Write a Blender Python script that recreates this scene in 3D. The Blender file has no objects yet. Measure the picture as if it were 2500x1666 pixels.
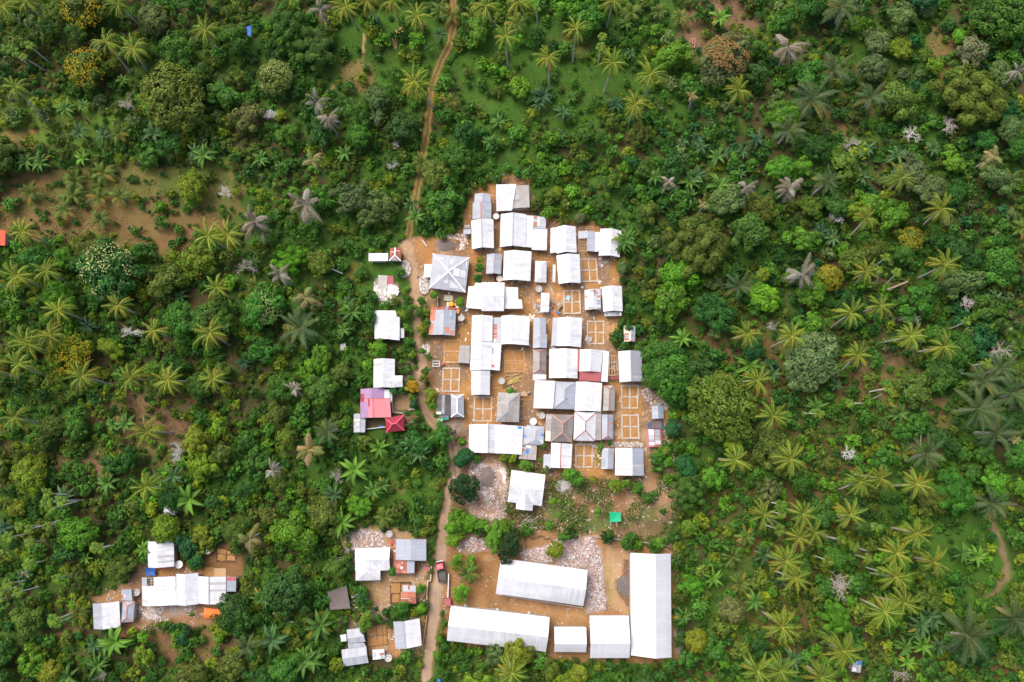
import bpy, bmesh, math, random
import numpy as np
from math import radians, sin, cos, pi, sqrt, atan2, hypot

random.seed(11)
rng = np.random.default_rng(11)
SC = bpy.context.scene
COL = SC.collection

# ---------------------------------------------------------------- camera
FOC, CXP, CYP = 1925.0, 1250.0, 833.0          # focal length and centre in photo pixels
TILT, ALT = radians(9.35), 198.0               # drone looks almost straight down
cam_d = bpy.data.cameras.new('drone_camera')
cam = bpy.data.objects.new('drone_camera', cam_d)
COL.objects.link(cam)
cam.location = (0, 0, ALT)
cam.rotation_euler = (TILT, 0, 0)
cam_d.sensor_fit = 'HORIZONTAL'
cam_d.angle = 2 * math.atan(CXP / FOC)
cam_d.clip_start = 1.0
cam_d.clip_end = 3000.0
SC.camera = cam

# ---------------------------------------------------------------- light
SUN_EL, SUN_AZ = 58.0, -42.0                   # azimuth clockwise from +Y
world = bpy.data.worlds.new('World')
SC.world = world
world.use_nodes = True
wn = world.node_tree
sky = wn.nodes.new('ShaderNodeTexSky')
sky.sky_type = 'NISHITA'
sky.sun_disc = False
sky.sun_elevation = radians(SUN_EL)
sky.sun_rotation = radians(SUN_AZ)
sky.air_density = 0.75
sky.dust_density = 5.5
sky.ozone_density = 0.3
wn.links.new(sky.outputs[0], wn.nodes['Background'].inputs[0])
wn.nodes['Background'].inputs[1].default_value = 0.15
sun_d = bpy.data.lights.new('sun', 'SUN')
sun_d.energy = 1.1
sun_d.angle = radians(44)
sun_d.color = (1.0, 0.975, 0.93)
sun = bpy.data.objects.new('sun', sun_d)
COL.objects.link(sun)
sun.rotation_euler = (radians(90 - SUN_EL), 0, radians(180 - SUN_AZ))
SC.view_settings.view_transform = 'Standard'
SC.view_settings.look = 'None'
SC.view_settings.exposure = 0.76
SC.view_settings.gamma = 1.0
SC.cycles.max_bounces = 6
SC.cycles.transparent_max_bounces = 4

# ---------------------------------------------------------------- photo pixel -> place
CT, ST = cos(TILT), sin(TILT)
def at(px, py, z=0.0):
    x = (px - CXP) / FOC
    y = -(py - CYP) / FOC
    dy, dz = y * CT + ST, y * ST - CT
    t = (z - ALT) / dz
    return (x * t, dy * t, z)
def to_px(X, Y, Z=0.0):
    dz = Z - ALT
    yc = Y * CT + dz * ST
    zc = -Y * ST + dz * CT
    return CXP + FOC * X / (-zc), CYP - FOC * yc / (-zc)
class Fr:
    def __init__(s, x0, y0, k): s.a = (x0, y0, k)
    def __call__(s, x, y): return (s.a[0] + x / s.a[2], s.a[1] + y / s.a[2])
fS = Fr(0, 0, 1.0)
fA = Fr(1080, 400, 4.706); fB = Fr(840, 580, 4.706); fC = Fr(1200, 660, 4.706)
fD = Fr(840, 820, 4.706); fE = Fr(1200, 840, 4.706); fF = Fr(1040, 1020, 3.92)
fG = Fr(200, 1280, 4.706); fH = Fr(760, 1280, 4.0625); fI = Fr(1060, 1300, 3.795)
fL = Fr(0, 1200, 4.706); fK = Fr(1300, 660, 13.06); fM = Fr(1040, 700, 15.68)

# ---------------------------------------------------------------- materials
def nd(nt, t, **kw):
    n = nt.nodes.new(t)
    for k, v in kw.items(): setattr(n, k, v)
    return n
MATS = {}
def newmat(name):
    m = bpy.data.materials.new(name); m.use_nodes = True
    nt = m.node_tree
    return m, nt, nt.nodes['Principled BSDF']
def mth(nt, op, a, b=None, c=None):
    n = nd(nt, 'ShaderNodeMath', operation=op)
    for i, v in enumerate((a, b, c)):
        if v is None: continue
        if isinstance(v, (int, float)): n.inputs[i].default_value = v
        else: nt.links.new(v, n.inputs[i])
    return n.outputs[0]
def mix(nt, fac, a, b, blend='MIX'):
    n = nd(nt, 'ShaderNodeMix', data_type='RGBA', blend_type=blend)
    for i, v in ((0, fac), (6, a), (7, b)):
        if isinstance(v, (int, float)): n.inputs[i].default_value = v
        elif isinstance(v, tuple): n.inputs[i].default_value = v if len(v) == 4 else v + (1,)
        else: nt.links.new(v, n.inputs[i])
    return n.outputs[2]
def noise(nt, vec, scale, detail=3, rough=0.55):
    n = nd(nt, 'ShaderNodeTexNoise')
    n.inputs['Scale'].default_value = scale
    n.inputs['Detail'].default_value = detail
    n.inputs['Roughness'].default_value = rough
    if vec is not None: nt.links.new(vec, n.inputs['Vector'])
    return n.outputs[0]
def plain(name, col, rough=0.7, var=0.25, scale=2.0, spec=0.3, metal=0.0, bump=0.0):
    if name in MATS: return MATS[name]
    m, nt, b = newmat(name)
    g = nd(nt, 'ShaderNodeTexCoord').outputs['Object']
    n1 = noise(nt, g, scale, 5, 0.65)
    f = mth(nt, 'MULTIPLY_ADD', n1, 2 * var, 1 - var)
    c = mix(nt, 1.0, col, (1, 1, 1), 'MULTIPLY')
    mm = nd(nt, 'ShaderNodeVectorMath', operation='SCALE')
    mm.inputs[0].default_value = col
    nt.links.new(f, mm.inputs['Scale'])
    nt.links.new(mm.outputs[0], b.inputs['Base Color'])
    b.inputs['Roughness'].default_value = rough
    b.inputs['Specular IOR Level'].default_value = spec
    b.inputs['Metallic'].default_value = metal
    if bump:
        bp = nd(nt, 'ShaderNodeBump'); bp.inputs['Strength'].default_value = bump
        nt.links.new(n1, bp.inputs['Height']); nt.links.new(bp.outputs[0], b.inputs['Normal'])
    MATS[name] = m
    return m
def roofmat(name, col, tint=0.06, seam=0.88, dirt=0.10, su=0.9, sv=2.4, rough=0.42, streak=0.0, dirtcol=(0.30, 0.29, 0.28)):
    """ribbed sheet roof: uv in metres, u along the ridge, v down the slope"""
    m, nt, b = newmat(name)
    uv = nd(nt, 'ShaderNodeUVMap').outputs[0]
    sep = nd(nt, 'ShaderNodeSeparateXYZ'); nt.links.new(uv, sep.inputs[0])
    u, v = sep.outputs[0], sep.outputs[1]
    iu, iv = mth(nt, 'FLOOR', mth(nt, 'DIVIDE', u, su)), mth(nt, 'FLOOR', mth(nt, 'DIVIDE', v, sv))
    cmb = nd(nt, 'ShaderNodeCombineXYZ'); nt.links.new(iu, cmb.inputs[0]); nt.links.new(iv, cmb.inputs[1])
    wnz = nd(nt, 'ShaderNodeTexWhiteNoise', noise_dimensions='2D'); nt.links.new(cmb.outputs[0], wnz.inputs['Vector'])
    sh = mth(nt, 'MULTIPLY_ADD', wnz.outputs[0], 2 * tint, 1 - tint)
    fu = mth(nt, 'FRACT', mth(nt, 'DIVIDE', u, su)); fv = mth(nt, 'FRACT', mth(nt, 'DIVIDE', v, sv))
    ln = mth(nt, 'MAXIMUM', mth(nt, 'LESS_THAN', fu, 0.10), mth(nt, 'LESS_THAN', fv, 0.045))
    lf = mth(nt, 'MULTIPLY_ADD', ln, seam - 1.0, 1.0)
    oc = nd(nt, 'ShaderNodeTexCoord').outputs['Object']
    n1 = noise(nt, oc, 0.55, 6, 0.62)
    sm = nd(nt, 'ShaderNodeMapping'); nt.links.new(uv, sm.inputs[0]); sm.inputs['Scale'].default_value = (2.6, 0.22, 1)
    n2 = noise(nt, sm.outputs[0], 1.0, 4, 0.7)
    mr = nd(nt, 'ShaderNodeMapRange'); nt.links.new(mth(nt, 'MULTIPLY', n1, mth(nt, 'ADD', n2, 0.45)), mr.inputs[0])
    mr.inputs[1].default_value = 0.34; mr.inputs[2].default_value = 0.80
    mr.inputs[3].default_value = 0.0; mr.inputs[4].default_value = dirt * 4
    base = nd(nt, 'ShaderNodeVectorMath', operation='SCALE'); base.inputs[0].default_value = col
    nt.links.new(mth(nt, 'MULTIPLY', sh, lf), base.inputs['Scale'])
    out = mix(nt, mr.outputs[0], base.outputs[0], dirtcol)
    if streak:
        big = noise(nt, oc, 0.11, 2, 0.5)
        s3 = nd(nt, 'ShaderNodeMapping'); nt.links.new(uv, s3.inputs[0]); s3.inputs['Scale'].default_value = (3.4, 0.05, 1)
        n3 = noise(nt, s3.outputs[0], 1.0, 4, 0.75)
        r3 = nd(nt, 'ShaderNodeMapRange'); nt.links.new(mth(nt, 'MULTIPLY', big, n3), r3.inputs[0])
        r3.inputs[1].default_value = 0.20; r3.inputs[2].default_value = 0.38; r3.inputs[4].default_value = streak
        out = mix(nt, r3.outputs[0], out, (0.33, 0.35, 0.38))
    nt.links.new(out, b.inputs['Base Color'])
    b.inputs['Roughness'].default_value = rough
    b.inputs['Specular IOR Level'].default_value = 0.35
    wv = mth(nt, 'SINE', mth(nt, 'MULTIPLY', u, 2 * pi / 0.22))
    bp = nd(nt, 'ShaderNodeBump'); bp.inputs['Strength'].default_value = 0.25; bp.inputs['Distance'].default_value = 0.03
    nt.links.new(wv, bp.inputs['Height']); nt.links.new(bp.outputs[0], b.inputs['Normal'])
    MATS[name] = m
    return m
roofmat('white_sheet', (0.67, 0.68, 0.70), 0.06, 0.87, 0.15)
roofmat('school_sheet', (0.66, 0.67, 0.69), 0.04, 0.91, 0.07, 0.8, 30.0, streak=0.75)
roofmat('hall_sheet', (0.61, 0.62, 0.645), 0.03, 0.93, 0.05, 0.8, 30.0, streak=0.22)
roofmat('offwhite_sheet', (0.56, 0.57, 0.595), 0.05, 0.86, 0.10)
roofmat('bluish_sheet', (0.33, 0.36, 0.415), 0.06, 0.86, 0.08)
roofmat('zinc_sheet', (0.30, 0.325, 0.37), 0.10, 0.82, 0.10)
roofmat('pale_zinc', (0.35, 0.37, 0.415), 0.12, 0.86, 0.08, 0.8, 1.8)
roofmat('fibre_cement', (0.36, 0.34, 0.32), 0.12, 0.80, 0.16, 1.0, 1.5, 0.85, dirtcol=(0.16, 0.15, 0.13))
roofmat('dark_cement', (0.22, 0.205, 0.19), 0.14, 0.78, 0.14, 1.0, 1.5, 0.85, dirtcol=(0.10, 0.09, 0.085))
roofmat('black_sheet', (0.085, 0.085, 0.09), 0.25, 0.8, 0.06, 1.0, 1.5, 0.8, dirtcol=(0.2, 0.2, 0.2))
roofmat('red_sheet', (0.38, 0.10, 0.105), 0.08, 0.86, 0.06, dirtcol=(0.35, 0.15, 0.13))
roofmat('crimson_sheet', (0.30, 0.028, 0.05), 0.08, 0.80, 0.05, 0.5, 1.0, dirtcol=(0.3, 0.08, 0.09))
roofmat('pink_sheet', (0.66, 0.21, 0.23), 0.06, 0.86, 0.05, 0.6, 1.2, dirtcol=(0.6, 0.25, 0.25))
roofmat('purple_sheet', (0.31, 0.185, 0.34), 0.07, 0.85, 0.08, 0.6, 1.2, dirtcol=(0.4, 0.2, 0.25))
roofmat('rust_sheet', (0.33, 0.085, 0.05), 0.22, 0.85, 0.14, 0.9, 1.2, 0.8, dirtcol=(0.30, 0.22, 0.18))
roofmat('orange_rust', (0.50, 0.17, 0.10), 0.15, 0.85, 0.12, 0.9, 1.2, 0.8, dirtcol=(0.45, 0.3, 0.24))
roofmat('cream_sheet', (0.66, 0.57, 0.46), 0.08, 0.86, 0.08, 0.8, 1.2)
roofmat('steel_blue', (0.25, 0.31, 0.37), 0.05, 0.88, 0.05)
plain('blue_patch', (0.04, 0.20, 0.50), 0.5, 0.12)
plain('red_patch', (0.50, 0.10, 0.08), 0.6, 0.3)
plain('white_patch', (0.66, 0.665, 0.68), 0.5, 0.06)
plain('grey_patch', (0.27, 0.29, 0.32), 0.6, 0.25)
plain('cap_grey', (0.30, 0.31, 0.34), 0.5, 0.2)
plain('cap_white', (0.78, 0.79, 0.82), 0.5, 0.08)
plain('cap_red', (0.33, 0.07, 0.06), 0.7, 0.4, 1.2)
plain('cap_pink', (0.62, 0.10, 0.13), 0.6, 0.15)
plain('cap_salmon', (0.44, 0.23, 0.19), 0.8, 0.4, 1.5)
plain('plaster', (0.44, 0.40, 0.35), 0.85, 0.2, 1.5)
plain('plaster_blue', (0.30, 0.38, 0.42), 0.85, 0.2, 1.5)
plain('brick_wall', (0.33, 0.17, 0.11), 0.9, 0.35, 2.5)
plain('board_wall', (0.24, 0.17, 0.11), 0.9, 0.35, 2.5)
plain('concrete', (0.40, 0.38, 0.35), 0.9, 0.32, 0.9)
plain('terrace_concrete', (0.33, 0.315, 0.30), 0.9, 0.40, 0.55)
plain('footing_concrete', (0.44, 0.38, 0.32), 0.9, 0.6, 0.9)
plain('footing_mud', (0.44, 0.26, 0.13), 0.95, 0.35, 1.2)
plain('infill_soil', (0.34, 0.18, 0.066), 0.95, 0.34, 0.8)
plain('dark_soil', (0.10, 0.055, 0.03), 0.95, 0.4, 0.9)
plain('wood', (0.42, 0.28, 0.16), 0.8, 0.3, 3.0)
plain('dark_wood', (0.13, 0.09, 0.06), 0.85, 0.3, 3.0)
plain('pale_wood', (0.60, 0.52, 0.42), 0.8, 0.25, 3.0)
plain('glass_dark', (0.03, 0.035, 0.04), 0.15, 0.1, 1.0, 0.6)
plain('dish_white', (0.76, 0.74, 0.70), 0.5, 0.10, 2.5)
plain('dish_cream', (0.62, 0.57, 0.48), 0.6, 0.12, 2.5)
plain('dish_mesh', (0.40, 0.38, 0.36), 0.6, 0.35, 6.0)
plain('metal_grey', (0.28, 0.28, 0.29), 0.5, 0.15, 3.0)
plain('rubber', (0.02, 0.02, 0.022), 0.85, 0.2, 3.0)
plain('truck_red', (0.50, 0.03, 0.04), 0.35, 0.15, 2.0, 0.5)
plain('truck_pink', (0.68, 0.17, 0.19), 0.5, 0.25, 2.0)
plain('truck_bed', (0.060, 0.056, 0.054), 0.8, 0.35, 2.0)
plain('truck_load', (0.10, 0.095, 0.09), 0.95, 0.35, 1.5)
plain('lamp_glass', (0.75, 0.72, 0.65), 0.2, 0.05)
plain('tarp_green', (0.006, 0.36, 0.17), 0.55, 0.12, 1.0)
plain('tarp_orange', (0.90, 0.16, 0.015), 0.55, 0.10, 1.0)
plain('tarp_brown', (0.13, 0.105, 0.10), 0.7, 0.18, 0.8)
plain('tarp_blue', (0.02, 0.10, 0.36), 0.55, 0.15, 1.0)
plain('tarp_pale_blue', (0.30, 0.52, 0.62), 0.55, 0.15, 1.0)
plain('tank_yellow', (0.90, 0.42, 0.01), 0.5, 0.08)
plain('tank_dark', (0.05, 0.03, 0.02), 0.6, 0.1)
plain('pond_green', (0.22, 0.26, 0.12), 0.15, 0.3, 0.8, 0.5)
plain('stone_wall', (0.30, 0.27, 0.24), 0.95, 0.4, 2.5)
plain('white_wall', (0.66, 0.64, 0.62), 0.8, 0.15, 1.5)
plain('gate_red', (0.36, 0.10, 0.12), 0.7, 0.2)
plain('bark', (0.13, 0.10, 0.075), 0.9, 0.3, 3.0)
plain('palm_bark', (0.40, 0.36, 0.31), 0.9, 0.25, 3.0)
plain('pale_bark', (0.60, 0.57, 0.53), 0.9, 0.25, 3.0)
plain('banana_stem', (0.16, 0.17, 0.05), 0.8, 0.3, 3.0)
plain('bamboo', (0.46, 0.33, 0.11), 0.6, 0.3, 3.0)

def leafmat(name, rough=0.55, trans=0.25):
    """leaf colour = the plant's own colour x the tint of each leaf"""
    m, nt, b = newmat(name)
    a = nd(nt, 'ShaderNodeAttribute', attribute_name='Col')
    oi = nd(nt, 'ShaderNodeObjectInfo')
    c = mix(nt, 1.0, a.outputs['Color'], oi.outputs['Color'], 'MULTIPLY')
    nt.links.new(c, b.inputs['Base Color'])
    b.inputs['Roughness'].default_value = rough
    b.inputs['Specular IOR Level'].default_value = 0.25
    tr = nd(nt, 'ShaderNodeBsdfTranslucent')
    nt.links.new(c, tr.inputs['Color'])
    ms = nd(nt, 'ShaderNodeMixShader'); ms.inputs[0].default_value = trans
    nt.links.new(b.outputs[0], ms.inputs[1]); nt.links.new(tr.outputs[0], ms.inputs[2])
    nt.links.new(ms.outputs[0], nt.nodes['Material Output'].inputs[0])
    MATS[name] = m
leafmat('leaf'); leafmat('dry_leaf', 0.8, 0.15); leafmat('petal', 0.7, 0.2)
def vcolmat(name, rough=0.95, var=0.3, scale=1.6, bump=0.4):
    m, nt, b = newmat(name)
    a = nd(nt, 'ShaderNodeAttribute', attribute_name='Col')
    pos = nd(nt, 'ShaderNodeNewGeometry').outputs['Position']
    n1 = noise(nt, pos, scale, 8, 0.72)
    n2 = noise(nt, pos, scale * 0.18, 4, 0.6)
    f = mth(nt, 'MULTIPLY', mth(nt, 'MULTIPLY_ADD', n1, 2 * var, 1 - var), mth(nt, 'MULTIPLY_ADD', n2, 0.5, 0.75))
    mm = nd(nt, 'ShaderNodeVectorMath', operation='SCALE')
    nt.links.new(a.outputs['Color'], mm.inputs[0]); nt.links.new(f, mm.inputs['Scale'])
    nt.links.new(mm.outputs[0], b.inputs['Base Color'])
    b.inputs['Roughness'].default_value = rough
    b.inputs['Specular IOR Level'].default_value = 0.15
    if bump:
        bp = nd(nt, 'ShaderNodeBump'); bp.inputs['Strength'].default_value = bump; bp.inputs['Distance'].default_value = 0.2
        nt.links.new(n1, bp.inputs['Height']); nt.links.new(bp.outputs[0], b.inputs['Normal'])
    MATS[name] = m
vcolmat('soil', 0.95, 0.42, 1.4, 0.5)
vcolmat('chips', 0.9, 0.15, 4.0, 0.0)

# ---------------------------------------------------------------- object helpers
def tag(o, label=None, cat=None, group=None, kind=None):
    if label: o['label'] = label
    if cat: o['category'] = cat
    if group: o['group'] = group
    if kind: o['kind'] = kind
    return o
def thing(name, loc, label, cat, group=None, rz=0.0):
    o = bpy.data.objects.new(name, None)
    o.empty_display_size = 0.5
    COL.objects.link(o)
    o.location = loc; o.rotation_euler = (0, 0, rz)
    return tag(o, label, cat, group)
def put(name, me, parent=None, loc=(0, 0, 0), rz=0.0, sc=(1, 1, 1), color=None, rot=None):
    o = bpy.data.objects.new(name, me)
    COL.objects.link(o)
    o.parent = parent
    o.location = loc
    o.rotation_euler = rot if rot else (0, 0, rz)
    o.scale = sc
    if color: o.color = (color[0], color[1], color[2], 1)
    return o
def mesh_np(name, V, Q, mats, col=None, smooth=False, midx=None):
    V = np.asarray(V, np.float32); Q = np.asarray(Q, np.int32)
    me = bpy.data.meshes.new(name)
    n, k = Q.shape
    me.vertices.add(len(V)); me.vertices.foreach_set('co', V.ravel())
    me.loops.add(n * k); me.loops.foreach_set('vertex_index', Q.ravel())
    me.polygons.add(n)
    me.polygons.foreach_set('loop_start', np.arange(0, n * k, k, dtype=np.int32))
    me.polygons.foreach_set('loop_total', np.full(n, k, np.int32))
    if midx is not None: me.polygons.foreach_set('material_index', np.asarray(midx, np.int32))
    me.polygons.foreach_set('use_smooth', np.full(n, smooth, bool))
    for m in mats: me.materials.append(MATS[m])
    if col is not None:
        c = np.ones((len(V), 4), np.float32); c[:, :3] = col
        a = me.color_attributes.new('Col', 'FLOAT_COLOR', 'POINT')
        a.data.foreach_set('color', c.ravel())
    me.update()
    return me
def V3(a): return np.array(a, float)
def lerp(a, b, t): return V3(a) * (1 - t) + V3(b) * t
class MB:
    """collects faces (with uv and material) into one mesh"""
    def __init__(s): s.v = []; s.f = []; s.m = []; s.uv = []; s.mats = []
    def mi(s, m):
        if m not in s.mats: s.mats.append(m)
        return s.mats.index(m)
    def face(s, pts, m, uv=None):
        i = len(s.v); s.v += [tuple(map(float, p)) for p in pts]
        s.f.append(list(range(i, i + len(pts)))); s.m.append(s.mi(m))
        s.uv.append(uv if uv else [(p[0], p[1]) for p in pts])
    def hexa(s, a, b, m, uvtop=None):
        """a: 4 lower points, b: 4 upper points, same order (ccw seen from above)"""
        s.face(list(reversed(a)), m); s.face(b, m, uvtop)
        for i in range(4):
            j = (i + 1) % 4
            s.face([a[i], a[j], b[j], b[i]], m)
    def box(s, c, d, m, rz=0.0, base=False):
        """box centred at c in plan, c.z is its bottom"""
        hx, hy = d[0] / 2, d[1] / 2
        q = [(-hx, -hy), (hx, -hy), (hx, hy), (-hx, hy)]
        ca, sa = cos(rz), sin(rz)
        lo = [(c[0] + x * ca - y * sa, c[1] + x * sa + y * ca, c[2]) for x, y in q]
        s.hexa(lo, [(p[0], p[1], p[2] + d[2]) for p in lo], m)
    def beam(s, a, b, w, h, m):
        a, b = V3(a), V3(b); d = b - a; L = np.linalg.norm(d)
        if L < 1e-6: return
        d /= L
        up = V3((0, 0, 1)) if abs(d[2]) < 0.95 else V3((0, 1, 0))
        x = np.cross(d, up); x /= np.linalg.norm(x); y = np.cross(x, d)
        lo = [a - x * w / 2 - y * h / 2, a + x * w / 2 - y * h / 2, b + x * w / 2 - y * h / 2, b - x * w / 2 - y * h / 2]
        s.hexa(lo, [p + y * h for p in lo], m)
    def tube(s, pts, rads, m, n=7):
        rings = []
        pts = [V3(p) for p in pts]
        for i, p in enumerate(pts):
            d = pts[min(i + 1, len(pts) - 1)] - pts[max(i - 1, 0)]
            d = d / (np.linalg.norm(d) + 1e-9)
            up = V3((0, 0, 1)) if abs(d[2]) < 0.9 else V3((1, 0, 0))
            x = np.cross(d, up); x /= np.linalg.norm(x); y = np.cross(x, d)
            rings.append([p + (x * cos(2 * pi * k / n) + y * sin(2 * pi * k / n)) * rads[i] for k in range(n)])
        for i in range(len(rings) - 1):
            for k in range(n):
                l = (k + 1) % n
                s.face([rings[i][k], rings[i][l], rings[i + 1][l], rings[i + 1][k]], m)
        s.face(rings[-1], m); s.face(list(reversed(rings[0])), m)
    def lathe(s, prof, m, n=20, c=(0, 0, 0)):
        for i in range(len(prof) - 1):
            (r0, z0), (r1, z1) = prof[i], prof[i + 1]
            for k in range(n):
                a0, a1 = 2 * pi * k / n, 2 * pi * (k + 1) / n
                P = [(c[0] + r0 * cos(a0), c[1] + r0 * sin(a0), c[2] + z0), (c[0] + r0 * cos(a1), c[1] + r0 * sin(a1), c[2] + z0),
                     (c[0] + r1 * cos(a1), c[1] + r1 * sin(a1), c[2] + z1), (c[0] + r1 * cos(a0), c[1] + r1 * sin(a0), c[2] + z1)]
                if r0 < 1e-5: P = [P[0], P[2], P[3]]
                elif r1 < 1e-5: P = P[:3]
                s.face(P, m)
    def mesh(s, name, org=(0, 0, 0), smooth=False):
        me = bpy.data.meshes.new(name)
        o = V3(org)
        me.from_pydata([tuple(V3(p) - o) for p in s.v], [], s.f)
        for m in s.mats: me.materials.append(MATS[m])
        me.polygons.foreach_set('material_index', s.m)
        if smooth: me.polygons.foreach_set('use_smooth', [True] * len(s.f))
        ul = me.uv_layers.new(name='UVMap')
        ul.data.foreach_set('uv', [c for u in s.uv for p in u for c in p])
        me.update()
        return me
    def put(s, name, parent=None, org=(0, 0, 0), smooth=False):
        if not s.f: return None
        return put(name, s.mesh(name, org, smooth), parent)

# ================================================================ ground
def vnoise(X, Y, cell, seed):
    r = np.random.default_rng(seed)
    T = r.random((257, 257))
    gx, gy = X / cell + 1000.0, Y / cell + 1000.0
    ix, iy = np.floor(gx).astype(int), np.floor(gy).astype(int)
    fx, fy = gx - ix, gy - iy
    fx = fx * fx * (3 - 2 * fx); fy = fy * fy * (3 - 2 * fy)
    a, b = T[ix % 256, iy % 256], T[(ix + 1) % 256, iy % 256]
    c, d = T[ix % 256, (iy + 1) % 256], T[(ix + 1) % 256, (iy + 1) % 256]
    return (a * (1 - fx) + b * fx) * (1 - fy) + (c * (1 - fx) + d * fx) * fy
def fbm(X, Y, cell, seed, oc=4):
    s = 0; w = 1.0; t = 0
    for k in range(oc):
        s = s + w * vnoise(X, Y, cell / 2 ** k, seed + 17 * k); t += w; w *= 0.55
    return s / t
def poly_sd(X, Y, P):
    """signed distance to a polygon, positive inside"""
    P = np.asarray(P, float); d2 = np.full(X.shape, 1e18); ins = np.zeros(X.shape, bool)
    for i in range(len(P)):
        a, b = P[i], P[(i + 1) % len(P)]
        e = b - a; wx, wy = X - a[0], Y - a[1]
        t = np.clip((wx * e[0] + wy * e[1]) / (e @ e + 1e-12), 0, 1)
        d2 = np.minimum(d2, (wx - e[0] * t) ** 2 + (wy - e[1] * t) ** 2)
        c = ((a[1] > Y) != (b[1] > Y))
        with np.errstate(divide='ignore', invalid='ignore'):
            ins ^= c & (X < a[0] + (Y - a[1]) * e[0] / (e[1] if abs(e[1]) > 1e-12 else 1e-12))
    return np.where(ins, 1, -1) * np.sqrt(d2)
def line_sd(X, Y, P):
    d2 = np.full(X.shape, 1e18)
    for i in range(len(P) - 1):
        (ax, ay, wa), (bx, by, wb) = P[i], P[i + 1]
        ex, ey = bx - ax, by - ay
        t = np.clip(((X - ax) * ex + (Y - ay) * ey) / (ex * ex + ey * ey + 1e-12), 0, 1)
        d = np.sqrt((X - ax - ex * t) ** 2 + (Y - ay - ey * t) ** 2) - (wa + (wb - wa) * t)
        d2 = np.minimum(d2, d)
    return -d2
def G(pts, fr=fS): return [at(*fr(x, y))[:2] for x, y in pts]
def GL(pts, fr=fS):
    out = []
    for x, y, w in pts:
        p = fr(x, y); q = at(*p); q2 = at(p[0] + w / fr.a[2], p[1]); out.append((q[0], q[1], abs(q2[0] - q[0]) / 2))
    return out

YARD = G([(985, 612), (1000, 580), (1030, 572), (1062, 588), (1095, 575), (1135, 540), (1148, 470), (1200, 455), (1212, 420), (1290, 428), (1300, 505), (1345, 540),
          (1420, 550), (1480, 552), (1520, 640), (1512, 700), (1520, 770), (1495, 840), (1505, 870), (1570, 930), (1600, 960), (1640, 1010), (1628, 1090),
          (1600, 1120), (1580, 1170), (1500, 1172), (1400, 1165), (1345, 1165), (1310, 1135), (1255, 1118), (1150, 1118), (1120, 1075), (1075, 1060),
          (1052, 1000), (1040, 905), (1042, 820), (1035, 730), (1018, 690), (1000, 660)])
FIELD = G([(1110, 1120), (1200, 1112), (1340, 1140), (1420, 1165), (1500, 1172), (1585, 1150), (1640, 1170), (1650, 1250), (1648, 1345), (1540, 1330), (1400, 1300), (1270, 1290), (1180, 1300),
           (1120, 1290), (1098, 1240)])
SCHOOL = G([(1098, 1290), (1180, 1290), (1270, 1285), (1400, 1295), (1540, 1322), (1645, 1340), (1660, 1620), (1640, 1625), (1330, 1610), (1250, 1590),
            (1085, 1560), (1080, 1470), (1075, 1400), (1090, 1330)])
LANE = GL([(990, 600, 26), (1004, 640, 24), (1013, 690, 24), (1018, 740, 20), (1018, 790, 15), (1018, 820, 16), (1024, 860, 17), (1028, 890, 15), (1022, 910, 13), (1024, 930, 14),
           (1030, 965, 15), (1033, 990, 15), (1046, 1017, 16), (1066, 1043, 15), (1088, 1065, 18), (1103, 1085, 17), (1108, 1120, 15), (1108, 1160, 16),
           (1097, 1200, 17), (1086, 1240, 20), (1083, 1290, 21), (1078, 1340, 26), (1075, 1400, 30), (1066, 1460, 32), (1058, 1520, 28), (1050, 1580, 24), (1042, 1640, 22), (1036, 1720, 22), (1030, 1800, 22)])
TRACK = GL([(1109, -120, 16), (1108, 0, 15), (1106, 40, 14), (1108, 66, 14), (1098, 106, 15), (1077, 149, 15), (1061, 191, 15), (1053, 213, 14), (1049, 266, 13), (1039, 346, 13), (1032, 386, 14),
            (1025, 433, 15), (1016, 483, 13), (1003, 540, 11), (996, 580, 12), (990, 612, 16)])
CLEAR = G([(-60, 420), (60, 428), (130, 420), (250, 418), (330, 408), (440, 395), (560, 388), (600, 420), (600, 480), (570, 530), (600, 560), (520, 610), (400, 625), (330, 630), (280, 590), (230, 575),
           (190, 615), (120, 620), (60, 600), (-60, 560)])
PATH_E = GL([(2412, 1262, 9), (2418, 1290, 12), (2445, 1330, 14), (2462, 1375, 16), (2455, 1415, 15), (2425, 1440, 12), (2395, 1452, 6)])
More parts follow.
